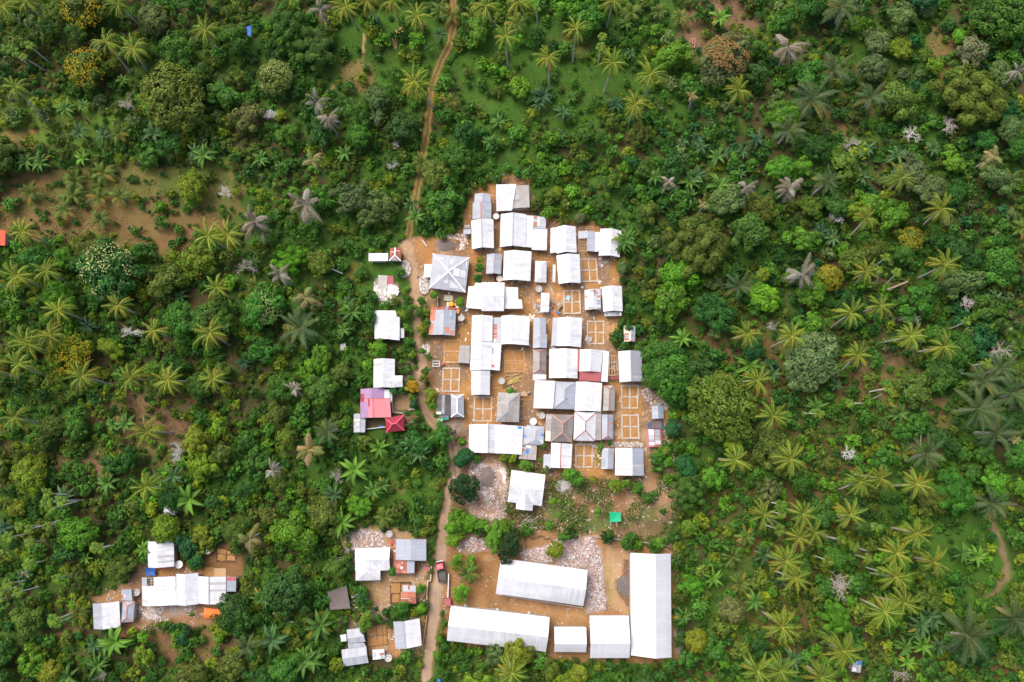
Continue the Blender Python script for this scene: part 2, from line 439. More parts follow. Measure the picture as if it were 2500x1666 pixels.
# (polygon, colour, softness m, raggedness m, amount, patchiness)
C_FOR, C_FOR2 = V3((0.045, 0.098, 0.015)), V3((0.075, 0.062, 0.026))
SAND, SAND2, TAN, GREYD = V3((0.350, 0.180, 0.062)), V3((0.28, 0.13, 0.045)), V3((0.40, 0.255, 0.14)), V3((0.215, 0.165, 0.125))
GRASS, GRASS2, BROWN, PINKR = V3((0.048, 0.112, 0.014)), V3((0.100, 0.165, 0.022)), V3((0.22, 0.115, 0.055)), V3((0.40, 0.29, 0.235))
def blob(x, y, rx, ry, fr=fS, n=12):
    return G([(x + rx * cos(2 * pi * k / n), y + ry * sin(2 * pi * k / n)) for k in range(n)], fr)
LAYERS = [
    # grassy openings in the forest
    (G([(830, 40), (1100, 30), (1100, 200), (1040, 240), (980, 300), (830, 260), (800, 150)]), GRASS, 4, 4, 0.9, 0.25),
    (G([(1110, 90), (1260, 60), (1480, 90), (1700, 150), (1740, 230), (1600, 260), (1480, 330), (1250, 320), (1120, 260)]), GRASS, 4, 5, 0.95, 0.2),
    (G([(0, 230), (120, 230), (260, 270), (330, 320), (180, 360), (60, 340), (0, 330)]), GRASS2, 4, 4, 0.9, 0.3),
    (G([(320, 140), (380, 170), (350, 290), (290, 260), (310, 190)]), GRASS, 3, 3, 0.9, 0.3),
    (blob(40, 330, 40, 20), V3((0.25, 0.14, 0.06)), 3, 3, 0.6, 0.4), (blob(80, 355, 12, 8), V3((0.42, 0.17, 0.08)), 1, 1, 0.9, 0.2), (blob(80, 318, 9, 5), V3((0.42, 0.17, 0.08)), 1, 1, 0.9, 0.2),
    (blob(870, 190, 45, 45), V3((0.22, 0.14, 0.06)), 3, 3, 0.75, 0.5), (blob(1400, 110, 60, 30), V3((0.15, 0.10, 0.04)), 4, 3, 0.5, 0.5),
    (G([(1690, 5), (1740, 0), (1850, 0), (1860, 60), (1840, 110), (1780, 90), (1730, 100), (1700, 150), (1665, 165), (1660, 90)]), V3((0.175, 0.105, 0.058)), 2, 3, 0.95, 0.25),
    (G([(1870, 0), (1960, 0), (1960, 120), (1900, 100), (1880, 140), (1840, 120), (1860, 60)]), GRASS2, 3, 3, 0.8, 0.4),
    (G([(1720, 150), (1760, 180), (1740, 220), (1700, 200), (1680, 170)]), GRASS2, 2, 2, 0.9, 0.1),
    (G([(2000, 250), (2080, 240), (2080, 330), (2010, 330)]), BROWN, 3, 3, 0.6, 0.4), (G([(2270, 60), (2340, 100), (2370, 170), (2300, 190), (2270, 110)]), BROWN, 3, 3, 0.8, 0.3),
    (G([(2090, 20), (2200, 30), (2200, 130), (2120, 240), (2090, 240)]), GRASS, 4, 4, 0.7, 0.4), (G([(2170, 180), (2290, 190), (2280, 290), (2180, 300)]), GRASS, 4, 4, 0.8, 0.4),
    (CLEAR, V3((0.190, 0.103, 0.045)), 3, 4, 0.95, 0.2),
    (G([(400, 400), (560, 390), (600, 450), (540, 520), (400, 500), (300, 470), (120, 480), (0, 520), (0, 480), (250, 430)]), V3((0.085, 0.125, 0.024)), 4, 5, 0.9, 0.5),
    (G([(310, 960), (430, 940), (490, 1010), (420, 1100), (440, 1160), (300, 1170), (120, 1190), (130, 1100), (280, 1100), (200, 1000)]), V3((0.19, 0.105, 0.058)), 5, 5, 0.85, 0.4),
    (blob(120, 920, 40, 30), GRASS, 3, 4, 0.8, 0.4), (G([(1640, 690), (1700, 760), (1960, 760), (2100, 820), (2100, 1500), (1960, 1560), (1800, 1560), (1740, 1200), (1860, 1050), (1760, 870), (1690, 830)]), V3((0.13, 0.075, 0.032)), 5, 6, 0.75, 0.5),
    (G([(2060, 880), (2250, 890), (2330, 1000), (2290, 1120), (2150, 1080), (2060, 960)]), V3((0.19, 0.11, 0.055)), 4, 5, 0.8, 0.4),
    (G([(2340, 820), (2380, 830), (2385, 960), (2340, 960)]), V3((0.30, 0.16, 0.09)), 2, 2, 0.9, 0.2), (G([(2280, 1240), (2440, 1280), (2480, 1400), (2430, 1500), (2300, 1480), (2260, 1350)]), GRASS, 4, 5, 0.95, 0.3),
    (G([(1760, 1270), (1860, 1360), (1900, 1450), (1850, 1520), (1780, 1440)]), GRASS, 4, 5, 0.7, 0.4), (blob(2430, 1620, 70, 40), BROWN, 3, 4, 0.8, 0.4), (blob(1735, 1650, 25, 30), BROWN, 2, 2, 0.8, 0.3),
    (G([(870, 1150), (1010, 1100), (1070, 1130), (1060, 1220), (960, 1270), (880, 1230)]), GRASS, 4, 4, 0.85, 0.45), (blob(980, 1190, 20, 16), BROWN, 2, 3, 0.6, 0.3),
    (G([(830, 950), (880, 945), (880, 1040), (840, 1050)]), GRASS2, 3, 3, 0.8, 0.4),
    (blob(867, 665, 26, 22), V3((0.25, 0.12, 0.05)), 1.5, 2.5, 0.95, 0.1), (G([(840, 640), (920, 640), (985, 660), (985, 760), (900, 720), (850, 700)]), GRASS, 3, 3, 0.85, 0.3),
    (G([(1025, 1310), (1040, 1180), (1062, 1150), (1075, 1230), (1062, 1330), (1048, 1400)]), GRASS, 2, 3, 0.6, 0.4),
    # sand scars by the track
    (G([(988, 60), (990, 66), (980, 85), (970, 98), (968, 118), (955, 108), (958, 92), (970, 76)]), V3((0.60, 0.36, 0.17)), 0.5, 0.8, 1, 0),
    (G([(886, 80), (892, 95), (889, 110), (887, 148), (882, 130), (886, 105)]), V3((0.55, 0.34, 0.16)), 0.5, 0.6, 1, 0),
    (G([(808, 205), (816, 215), (815, 245), (808, 240)]), V3((0.34, 0.23, 0.10)), 0.8, 0.8, 0.9, 0.2), (G([(783, 345), (795, 340), (790, 380), (782, 378)]), V3((0.40, 0.23, 0.11)), 0.8, 0.8, 0.9, 0.2),
    (G([(0, 440), (560, 420), (600, 540), (300, 620), (0, 610)]), V3((0.09, 0.10, 0.028)), 5, 6, 0.4, 0.9),
    # village
    (YARD, SAND, 1.6, 2.2, 1, 0.05),
    (G([(1300, 660), (1400, 690), (1390, 800), (1320, 800), (1290, 740)]), V3((0.42, 0.22, 0.09)), 2, 2, 0.8, 0.2),
    (G([(1235, 520), (1470, 540), (1480, 560), (1240, 560)]), SAND2, 1.5, 1.5, 0.7, 0.3), (G([(1190, 480), (1240, 480), (1235, 610), (1200, 620)]), V3((0.20, 0.125, 0.075)), 1.2, 1.2, 0.85, 0.25),
    (G([(1110, 590), (1215, 585), (1240, 625), (1160, 640), (1040, 625), (1050, 605)]), V3((0.38, 0.17, 0.065)), 1.5, 1.5, 0.9, 0.2),
    (G([(1062, 590), (1090, 585), (1115, 600), (1110, 618), (1068, 618)]), V3((0.25, 0.20, 0.165)), 0.8, 1, 0.95, 0.1),
    (G([(1070, 715), (1140, 725), (1140, 790), (1120, 810), (1060, 770)]), V3((0.17, 0.11, 0.07)), 1.2, 1.2, 0.85, 0.3),
    (G([(1055, 850), (1170, 850), (1150, 885), (1060, 880)]), V3((0.20, 0.12, 0.06)), 1.5, 1.5, 0.7, 0.3), (G([(1040, 830), (1080, 840), (1075, 900), (1040, 920)]), V3((0.17, 0.12, 0.055)), 1.5, 2, 0.8, 0.4),
    (G([(1340, 860), (1440, 860), (1460, 900), (1340, 900)]), V3((0.20, 0.125, 0.07)), 1.2, 1.2, 0.7, 0.2),
    (G([(1420, 740), (1500, 735), (1525, 780), (1440, 780)]), V3((0.36, 0.19, 0.085)), 1.5, 2, 0.7, 0.2), (G([(1430, 790), (1500, 790), (1495, 860), (1440, 860)]), V3((0.48, 0.27, 0.13)), 2, 2, 0.9, 0.1),
    (G([(1300, 960), (1340, 990), (1330, 1040), (1290, 1030)]), V3((0.26, 0.145, 0.07)), 1.5, 1.5, 0.6, 0.3), (G([(1200, 960), (1230, 1030), (1300, 1060), (1300, 1080), (1200, 1075)]), SAND2, 1.5, 1.5, 0.7, 0.2),
    (G([(1320, 1000), (1470, 1000), (1465, 1015), (1330, 1012)]), V3((0.14, 0.09, 0.06)), 0.6, 0.8, 0.8, 0.1),
    (G([(1072, 1030), (1130, 1024), (1138, 1050), (1110, 1068), (1076, 1060)]), V3((0.34, 0.29, 0.245)), 0.8, 1, 0.95, 0.1), (G([(1070, 1050), (1110, 1055), (1150, 1045), (1140, 1095), (1112, 1092), (1088, 1075)]), V3((0.12, 0.085, 0.062)), 0.8, 1.2, 0.9, 0.2),
    (blob(1128, 1085, 14, 12), V3((0.24, 0.185, 0.145)), 0.8, 0.8, 0.95, 0.1),
    (G([(1460, 1100), (1580, 1080), (1590, 1115), (1500, 1130)]), V3((0.22, 0.13, 0.075)), 1.2, 1.5, 0.7, 0.2), (G([(1310, 1110), (1350, 1080), (1345, 1160), (1310, 1150)]), V3((0.13, 0.085, 0.055)), 1.2, 1.2, 0.85, 0.2),
    (G([(1580, 1040), (1640, 1040), (1650, 1160), (1590, 1170)]), V3((0.30, 0.165, 0.08)), 2, 2.5, 0.9, 0.2), (G([(1490, 870), (1520, 860), (1575, 920), (1580, 990), (1550, 960)]), V3((0.29, 0.17, 0.10)), 2, 2, 0.8, 0.3),
    (G([(1180, 1110), (1330, 1120), (1330, 1150), (1200, 1135)]), V3((0.10, 0.115, 0.035)), 1.5, 2, 0.85, 0.3), (G([(1455, 1075), (1475, 1070), (1465, 1140), (1455, 1135)]), GRASS, 0.8, 1, 0.9, 0.1),
    # field of rubble and weeds south of the houses
    (FIELD, V3((0.225, 0.125, 0.062)), 2, 3, 1, 0.1),
    (G([(1560, 1170), (1650, 1180), (1645, 1330), (1560, 1310), (1530, 1240)]), V3((0.31, 0.195, 0.105)), 3, 4, 0.9, 0.3), (G([(1330, 1200), (1430, 1240), (1560, 1300), (1450, 1310), (1340, 1270)]), V3((0.13, 0.115, 0.04)), 4, 5, 0.8, 0.5),
    (G([(1290, 1215), (1380, 1200), (1400, 1280), (1300, 1280)]), V3((0.075, 0.12, 0.025)), 3, 5, 0.8, 0.5), (G([(1430, 1240), (1490, 1230), (1500, 1310), (1420, 1300)]), V3((0.07, 0.125, 0.025)), 3, 5, 0.75, 0.5), (G([(1540, 1260), (1640, 1230), (1645, 1320), (1530, 1310)]), V3((0.09, 0.125, 0.03)), 3, 5, 0.8, 0.5),
    (G([(1145, 1125), (1220, 1130), (1238, 1160), (1240, 1250), (1230, 1275), (1165, 1270), (1130, 1230), (1160, 1190), (1140, 1160)]), PINKR, 1.2, 1.8, 0.97, 0.1),
    (G([(1150, 1215), (1180, 1205), (1200, 1250), (1180, 1268), (1150, 1245)]), V3((0.52, 0.23, 0.11)), 2, 2, 0.8, 0.2), (blob(1189, 1165, 21, 26), V3((0.17, 0.14, 0.125)), 0.6, 1, 1, 0.05),
    (G([(1167, 1198), (1205, 1198), (1207, 1220), (1190, 1248), (1175, 1240), (1190, 1225), (1185, 1210)]), V3((0.72, 0.66, 0.62)), 0.5, 0.8, 0.95, 0.05), (G([(1170, 1132), (1188, 1134), (1185, 1143), (1170, 1142)]), V3((0.72, 0.66, 0.62)), 0.4, 0.6, 0.95, 0),
    (G([(1210, 1142), (1215, 1142), (1232, 1145), (1235, 1170), (1228, 1198), (1224, 1196), (1226, 1160)]), V3((0.70, 0.64, 0.60)), 0.4, 0.6, 0.9, 0.05),
    (blob(1375, 1188, 24, 16), V3((0.36, 0.325, 0.29)), 1, 1.5, 0.95, 0.15), (blob(1400, 1200, 22, 12), V3((0.36, 0.27, 0.20)), 1, 1.5, 0.8, 0.15),
    (G([(1245, 1270), (1330, 1290), (1420, 1300), (1400, 1330), (1240, 1320)]), V3((0.29, 0.165, 0.075)), 1, 1.5, 0.9, 0.1),
    # school yard
    (SCHOOL, V3((0.285, 0.155, 0.066)), 1.6, 2.2, 1, 0.05),
    (G([(1090, 1320), (1200, 1330), (1210, 1440), (1150, 1450), (1090, 1400)]), V3((0.235, 0.118, 0.044)), 2, 2.5, 0.8, 0.25), (blob(1192, 1362, 10, 10), V3((0.36, 0.21, 0.10)), 1.5, 1, 0.8, 0),
    (G([(1200, 1455), (1330, 1480), (1430, 1490), (1440, 1520), (1340, 1530), (1200, 1480)]), V3((0.335, 0.19, 0.085)), 1.5, 2, 0.85, 0.2),
    (G([(1265, 1350), (1340, 1330), (1390, 1305), (1440, 1310), (1470, 1370), (1480, 1490), (1440, 1495), (1425, 1470), (1432, 1390), (1280, 1370)]), V3((0.37, 0.31, 0.29)), 1, 1.8, 0.97, 0.1),
    (G([(1380, 1305), (1455, 1310), (1450, 1370), (1390, 1365)]), V3((0.42, 0.265, 0.215)), 1, 1.5, 0.85, 0.2),
    (G([(1480, 1330), (1545, 1340), (1540, 1500), (1490, 1490), (1470, 1400)]), V3((0.39, 0.25, 0.135)), 2, 2, 0.95, 0.1), (G([(1478, 1370), (1500, 1380), (1500, 1480), (1480, 1480)]), V3((0.30, 0.24, 0.085)), 1.5, 2, 0.7, 0.3),
    (G([(1525, 1365), (1538, 1370), (1540, 1480), (1530, 1480), (1505, 1450), (1500, 1420), (1520, 1405)]), V3((0.15, 0.09, 0.055)), 0.7, 1, 0.95, 0), (G([(1507, 1412), (1538, 1405), (1540, 1455), (1515, 1452), (1502, 1436)]), V3((0.135, 0.125, 0.115)), 0.5, 0.8, 0.95, 0),
    (G([(1115, 1335), (1150, 1310), (1210, 1315), (1200, 1345), (1130, 1350)]), V3((0.32, 0.21, 0.15)), 1, 1.5, 0.9, 0.2), (blob(1655, 1560, 12, 40), V3((0.24, 0.225, 0.21)), 1, 1, 0.9, 0.2),
    # plots west of the lane
    (G([(820, 1270), (900, 1290), (960, 1285), (1040, 1300), (1050, 1400), (1035, 1470), (900, 1490), (880, 1430), (850, 1400), (845, 1340)]), V3((0.36, 0.22, 0.115)), 1.8, 2.5, 0.95, 0.1),
    (G([(850, 1290), (930, 1300), (940, 1340), (850, 1390), (840, 1330)]), V3((0.46, 0.36, 0.30)), 1, 1.5, 0.9, 0.2), (G([(815, 1520), (870, 1505), (900, 1480), (960, 1480), (960, 1500), (880, 1530), (830, 1540)]), V3((0.42, 0.29, 0.18)), 1, 1.5, 0.9, 0.1),
    (G([(900, 1530), (1030, 1500), (1035, 1590), (960, 1610), (900, 1590)]), V3((0.37, 0.205, 0.085)), 1.5, 2, 0.95, 0.1), (G([(860, 1400), (910, 1420), (905, 1490), (880, 1480)]), V3((0.13, 0.12, 0.045)), 1.5, 2, 0.8, 0.3),
    (G([(1015, 1355), (1040, 1350), (1040, 1385), (1015, 1410)]), V3((0.13, 0.08, 0.045)), 0.8, 1, 0.9, 0.1), (G([(935, 955), (1000, 960), (1008, 1000), (960, 1005), (955, 980)]), V3((0.235, 0.155, 0.085)), 0.8, 1, 0.95, 0.1),
    (G([(985, 1010), (1020, 1010), (1020, 1040), (990, 1045)]), V3((0.24, 0.15, 0.08)), 1, 1, 0.9, 0.2), (G([(893, 1022), (940, 1022), (938, 1050), (893, 1046)]), V3((0.10, 0.08, 0.04)), 0.6, 0.8, 0.95, 0.1),
    (G([(918, 680), (975, 690), (985, 735), (930, 745), (912, 720)]), V3((0.34, 0.26, 0.19)), 1, 1.5, 0.9, 0.2), (G([(985, 880), (1010, 880), (1015, 930), (985, 930)]), V3((0.19, 0.145, 0.10)), 1, 1, 0.9, 0.2),
    # hamlet in the south-west
    (G([(225, 1455), (290, 1440), (330, 1400), (345, 1360), (430, 1380), (470, 1390), (560, 1400), (580, 1480), (560, 1515), (470, 1530), (380, 1520), (320, 1545), (300, 1560), (235, 1500)]), V3((0.29, 0.155, 0.075)), 1.5, 2.2, 1, 0.1),
    (G([(330, 1480), (440, 1470), (480, 1480), (440, 1510), (360, 1520)]), V3((0.30, 0.24, 0.20)), 1.5, 1.5, 0.8, 0.3), (G([(500, 1330), (590, 1330), (590, 1410), (500, 1405)]), V3((0.20, 0.105, 0.045)), 1, 1.2, 0.95, 0.1),
    (G([(310, 1560), (420, 1530), (560, 1530), (600, 1590), (560, 1640), (400, 1600), (330, 1580)]), V3((0.20, 0.10, 0.052)), 2.5, 3, 0.9, 0.3), (blob(402, 1400, 20, 12), V3((0.36, 0.15, 0.07)), 1, 1, 0.9, 0.1),
    (G([(130, 1550), (200, 1535), (205, 1542), (135, 1560)]), V3((0.24, 0.12, 0.06)), 0.5, 0.8, 0.9, 0),
]
HAMLET = G([(225, 1455), (290, 1440), (330, 1400), (340, 1360), (430, 1370), (490, 1390), (500, 1330), (590, 1330), (590, 1480), (565, 1512), (470, 1528), (380, 1520), (320, 1545), (300, 1556), (235, 1500)])
PLOTS = G([(850, 1290), (930, 1285), (1040, 1300), (1050, 1400), (1040, 1470), (1000, 1470), (900, 1488), (880, 1430), (850, 1400)])
PLOTS_S = G([(830, 1530), (900, 1530), (1030, 1505), (1036, 1590), (960, 1612), (840, 1625)])
RUIN = G([(905, 668), (985, 665), (992, 735), (960, 748), (905, 750)])
PINKYARD = G([(880, 950), (955, 945), (1000, 960), (1008, 1000), (1020, 1040), (985, 1060), (865, 1058), (862, 1010)])
CELL = 0.42
gx = np.arange(-176, 176.01, CELL); gy = np.arange(-82, 166.01, CELL)
GX, GY = np.meshgrid(gx, gy)
WXN = fbm(GX, GY, 3.2, 5, 4) - 0.5; WYN = fbm(GX, GY, 3.2, 91, 4) - 0.5
N1 = fbm(GX, GY, 14.0, 31, 5); N2 = fbm(GX, GY, 2.6, 57, 4); N3 = fbm(GX, GY, 6.0, 77, 4)
def sstep(x): x = np.clip(x, 0, 1); return x * x * (3 - 2 * x)
GC = C_FOR * np.ones(GX.shape + (3,))
k = sstep((N1 - 0.46) * 7)[..., None]; GC = GC * (1 - k) + C_FOR2 * k
k = sstep((N3 - 0.56) * 9)[..., None] * 0.6; GC = GC * (1 - k) + V3((0.055, 0.13, 0.016)) * k
GC *= (0.8 + 0.4 * N2)[..., None]
def layer_mask(sdfun, P, soft, rag, patch):
    P2 = [p[:2] for p in P]
    x0, x1 = min(p[0] for p in P2) - soft - 2 * rag - 6, max(p[0] for p in P2) + soft + 2 * rag + 6
    y0, y1 = min(p[1] for p in P2) - soft - 2 * rag - 6, max(p[1] for p in P2) + soft + 2 * rag + 6
    i0, i1 = np.searchsorted(gx, x0), np.searchsorted(gx, x1)
    j0, j1 = np.searchsorted(gy, y0), np.searchsorted(gy, y1)
    sl = (slice(j0, j1), slice(i0, i1))
    if i1 <= i0 or j1 <= j0: return sl, None
    X = GX[sl] + WXN[sl] * 2 * rag; Y = GY[sl] + WYN[sl] * 2 * rag
    m = sstep(sdfun(X, Y, P) / max(soft, 0.2) + 0.5)
    if patch: m = m * (1 - patch * sstep((N3[sl] - 0.42) * 6))
    return sl, m
for P, c, soft, rag, amt, patch in LAYERS:
    sl, m = layer_mask(poly_sd, P, soft, rag, patch)
    if m is None: continue
    m = (m * amt)[..., None]
    cc = c * (0.84 + 0.32 * N2[sl])[..., None]
    GC[sl] = GC[sl] * (1 - m) + cc * m
for P, c, thr in ((YARD, V3((0.185, 0.125, 0.08)), .46), (SCHOOL, V3((0.20, 0.115, 0.055)), .54), (FIELD, V3((0.13, 0.085, 0.045)), .5), (YARD, V3((0.42, 0.29, 0.185)), .60)):
    sl, m = layer_mask(poly_sd, P, 1.5, 1.5, 0)
    q = fbm(GX[sl], GY[sl], 4.5, int(thr * 900), 5)
    m = (m * sstep((q - thr) * 7) * .75)[..., None]
    GC[sl] = GC[sl] * (1 - m) + c * (0.84 + 0.32 * N2[sl])[..., None] * m
def paint_line(P, c, soft, rag, amt):
    sl, m = layer_mask(line_sd, P, soft, rag, 0)
    m = (m * amt)[..., None]
    GC[sl] = GC[sl] * (1 - m) + c * (0.86 + 0.28 * N2[sl])[..., None] * m
def shift(P, d, w):
    out = []
    for i, (x, y, q) in enumerate(P):
        a, b = P[max(i - 1, 0)], P[min(i + 1, len(P) - 1)]
        dx, dy = b[0] - a[0], b[1] - a[1]; L = hypot(dx, dy) + 1e-9
        out.append((x + dy / L * d, y - dx / L * d, w))
    return out
paint_line([(x, y, w + 0.3) for x, y, w in TRACK], V3((0.105, 0.105, 0.03)), 0.8, 0.8, 0.9)
for d in (-0.62, 0.62): paint_line(shift(TRACK, d, 0.22), V3((0.36, 0.175, 0.072)), 0.4, 0.4, 0.9)
paint_line([(x, y, w + 0.5) for x, y, w in LANE], V3((0.22, 0.14, 0.075)), 1.2, 1.2, 0.85)
paint_line([(x, y, w - 0.15) for x, y, w in LANE], V3((0.30, 0.205, 0.135)), 0.8, 0.7, 0.95)
paint_line(LANE[:9], V3((0.385, 0.245, 0.145)), 1.5, 1.2, 0.8)
paint_line([(x, y, w - 0.5) for x, y, w in LANE[10:19]], V3((0.19, 0.125, 0.08)), 0.8, 0.7, 0.85)
paint_line([(x, y, w - 0.6) for x, y, w in LANE[21:]], V3((0.335, 0.25, 0.19)), 0.9, 0.8, 0.7)
for d in (-0.8, 0.8): paint_line(shift(LANE[12:], d, 0.3), V3((0.37, 0.25, 0.155)), 0.6, 0.5, 0.7)
paint_line(PATH_E, V3((0.20, 0.125, 0.075)), 1.2, 1.6, 0.85)
# which cell belongs to which surface
ROLE = np.zeros(GX.shape, np.int32)
XW, YW = GX + WXN * 1.2, GY + WYN * 1.2
for rid, P in ((1, YARD), (2, FIELD), (3, SCHOOL)):
    ROLE[poly_sd(XW, YW, P) > 0] = rid
for rid, P in ((4, TRACK), (5, PATH_E), (6, LANE)):
    ROLE[line_sd(XW, YW, P) > 0] = rid
GZ = 0.10 * (N3 - 0.5) * (ROLE == 0)
ny, nx = GX.shape
IDX = np.arange(nx * ny).reshape(ny, nx)
QA = np.stack([IDX[:-1, :-1], IDX[:-1, 1:], IDX[1:, 1:], IDX[1:, :-1]], -1).reshape(-1, 4)
RQ = ROLE[:-1, :-1].ravel()
GV = np.stack([GX, GY, GZ], -1).reshape(-1, 3); GCF = GC.reshape(-1, 3)
for rid, nm, lab in ((0, 'ground', 'green and brown forest floor around the village'), (1, 'village_yard', 'orange bare earth between the village houses'),
                     (2, 'field', 'brown weedy field with rubble south of the houses'), (3, 'school_yard', 'brown earth yard among the long white school roofs'),
                     (4, 'dirt_track', 'two-rutted earth track running north from the village'), (5, 'footpath', 'curving brown footpath in the grass on the east side'),
                     (6, 'road', 'earth lane along the west side of the village')):
    q = QA[RQ == rid]
    used, inv = np.unique(q.ravel(), return_inverse=True)
    o = put(nm, mesh_np(nm, GV[used], inv.reshape(-1, 4), ['soil'], GCF[used], smooth=True))
    tag(o, lab, 'ground' if rid in (0, 1, 2, 3) else 'path', None, 'structure')
b = MB()
for x0, x1, y0, y1 in ((-900, 900, 165.9, 900), (-900, 900, -900, -81.9), (-900, -175.9, -81.9, 165.9), (175.9, 900, -81.9, 165.9)):
    b.face([(x0, y0, -0.08), (x1, y0, -0.08), (x1, y1, -0.08), (x0, y1, -0.08)], 'far_ground')
plain('far_ground', (0.035, 0.075, 0.014), 0.95, 0.5, 0.12)
tag(b.put('terrain'), 'green land beyond the forest', 'ground', None, 'structure')

# ================================================================ buildings
FOOT = []          # house footprints in world xy, used to keep plants off the roofs
def roof_build(b, cap, q, typ, m, t=0.5, rise=1.1, hip=(0.3, 0.3), high=None, capm=None, patches=(), m2=None, ribs='v'):
    TL, TR, BR, BL = [V3(p) for p in q]
    th = 0.07
    def bl(u, v): return (TL * (1 - u) + TR * u) * (1 - v) + (BL * (1 - u) + BR * u) * v
    def hh(u, v):
        a = (u / t if u < t else (1 - u) / (1 - t)); c = (v / t if v < t else (1 - v) / (1 - t))
        if typ == 'gv': return rise * a
        if typ == 'gh': return rise * c
        if typ == 'hv': return rise * min(a, *(x for x in (v / hip[0] if hip[0] else 9, (1 - v) / hip[1] if hip[1] else 9)))
        if typ == 'hh': return rise * min(c, *(x for x in (u / hip[0] if hip[0] else 9, (1 - u) / hip[1] if hip[1] else 9)))
        if typ == 's': return rise * {'t': 1 - v, 'b': v, 'l': 1 - u, 'r': u}[high or 't']
        return 0.0
    def P(u, v): p = bl(u, v); return V3((p[0], p[1], p[2] + hh(u, v)))
    R = lambda u, v: P(u, v)
    if typ in ('gv', 'hv'):
        a0 = hip[0] if typ == 'hv' else 0; a1 = 1 - hip[1] if typ == 'hv' else 1
        A, B = R(t, a0), R(t, a1)
        F = [([R(0, 0), R(0, 1), B, A], m), ([R(1, 1), R(1, 0), A, B], m2 or m)]
        lines = [(A, B)]
        if a0: F.append(([R(1, 0), R(0, 0), A], m)); lines += [(R(0, 0), A), (R(1, 0), A)]
        if a1 < 1: F.append(([R(0, 1), R(1, 1), B], m)); lines += [(R(0, 1), B), (R(1, 1), B)]
    elif typ in ('gh', 'hh'):
        a0 = hip[0] if typ == 'hh' else 0; a1 = 1 - hip[1] if typ == 'hh' else 1
        A, B = R(a0, t), R(a1, t)
        F = [([R(1, 0), R(0, 0), A, B], m), ([R(0, 1), R(1, 1), B, A], m2 or m)]
        lines = [(A, B)]
        if a0: F.append(([R(0, 0), R(0, 1), A], m)); lines += [(R(0, 0), A), (R(0, 1), A)]
        if a1 < 1: F.append(([R(1, 1), R(1, 0), B], m)); lines += [(R(1, 0), B), (R(1, 1), B)]
    else:
        F = [([R(0, 1), R(1, 1), R(1, 0), R(0, 0)], m)]; lines = []
        if typ == 's' and high in ('l', 'r'): F = [([R(0, 0), R(0, 1), R(1, 1), R(1, 0)], m)]
    for pts, mm in F:
        e = pts[1] - pts[0]; e = e / (np.linalg.norm(e) + 1e-9)
        n = np.cross(pts[1] - pts[0], pts[2] - pts[0]); n = n / (np.linalg.norm(n) + 1e-9)
        if n[2] < 0: n = -n
        w = np.cross(n, e)
        uv = [(float(np.dot(p, e)), float(np.dot(p - pts[0], w))) for p in pts]
        b.face(pts, mm, uv)
        b.face([p - V3((0, 0, th)) for p in reversed(pts)], mm)
    # fascia round the outside
    ring = [R(0, 0)] + ([R(t, 0)] if typ == 'gv' else []) + [R(1, 0)] + ([R(1, t)] if typ == 'gh' else []) + [R(1, 1)] + ([R(t, 1)] if typ == 'gv' else []) + [R(0, 1)] + ([R(0, t)] if typ == 'gh' else [])
    for i in range(len(ring)):
        a, c = ring[i], ring[(i + 1) % len(ring)]
        d = V3((0, 0, th)); b.face([a, a - d, c - d, c], 'cap_grey')
    for (u0, v0, u1, v1, pm) in patches:
        cut = [(u0, u1)]
        if typ in ('gv', 'hv') and u0 < t < u1: cut = [(u0, t), (t, u1)]
        cutv = [(v0, v1)]
        if typ in ('gh', 'hh') and v0 < t < v1: cutv = [(v0, t), (t, v1)]
        for x0, x1 in cut:
            for y0, y1 in cutv:
                pts = [P(x0, y1), P(x1, y1), P(x1, y0), P(x0, y0)]
                lo = [p + V3((0, 0, 0.005)) for p in pts]; up = [p + V3((0, 0, 0.028)) for p in pts]
                L, W = np.linalg.norm(pts[1] - pts[0]), np.linalg.norm(pts[2] - pts[1])
                b.hexa(lo, up, pm, [(0, 0), (L, 0), (L, W), (0, W)])
    if capm and lines:
        for a, c in lines:
            cap.beam(a + V3((0, 0, 0.05)), c + V3((0, 0, 0.05)), 0.19 if capm == 'cap_red' else 0.27, 0.06, capm)
    return P, lines
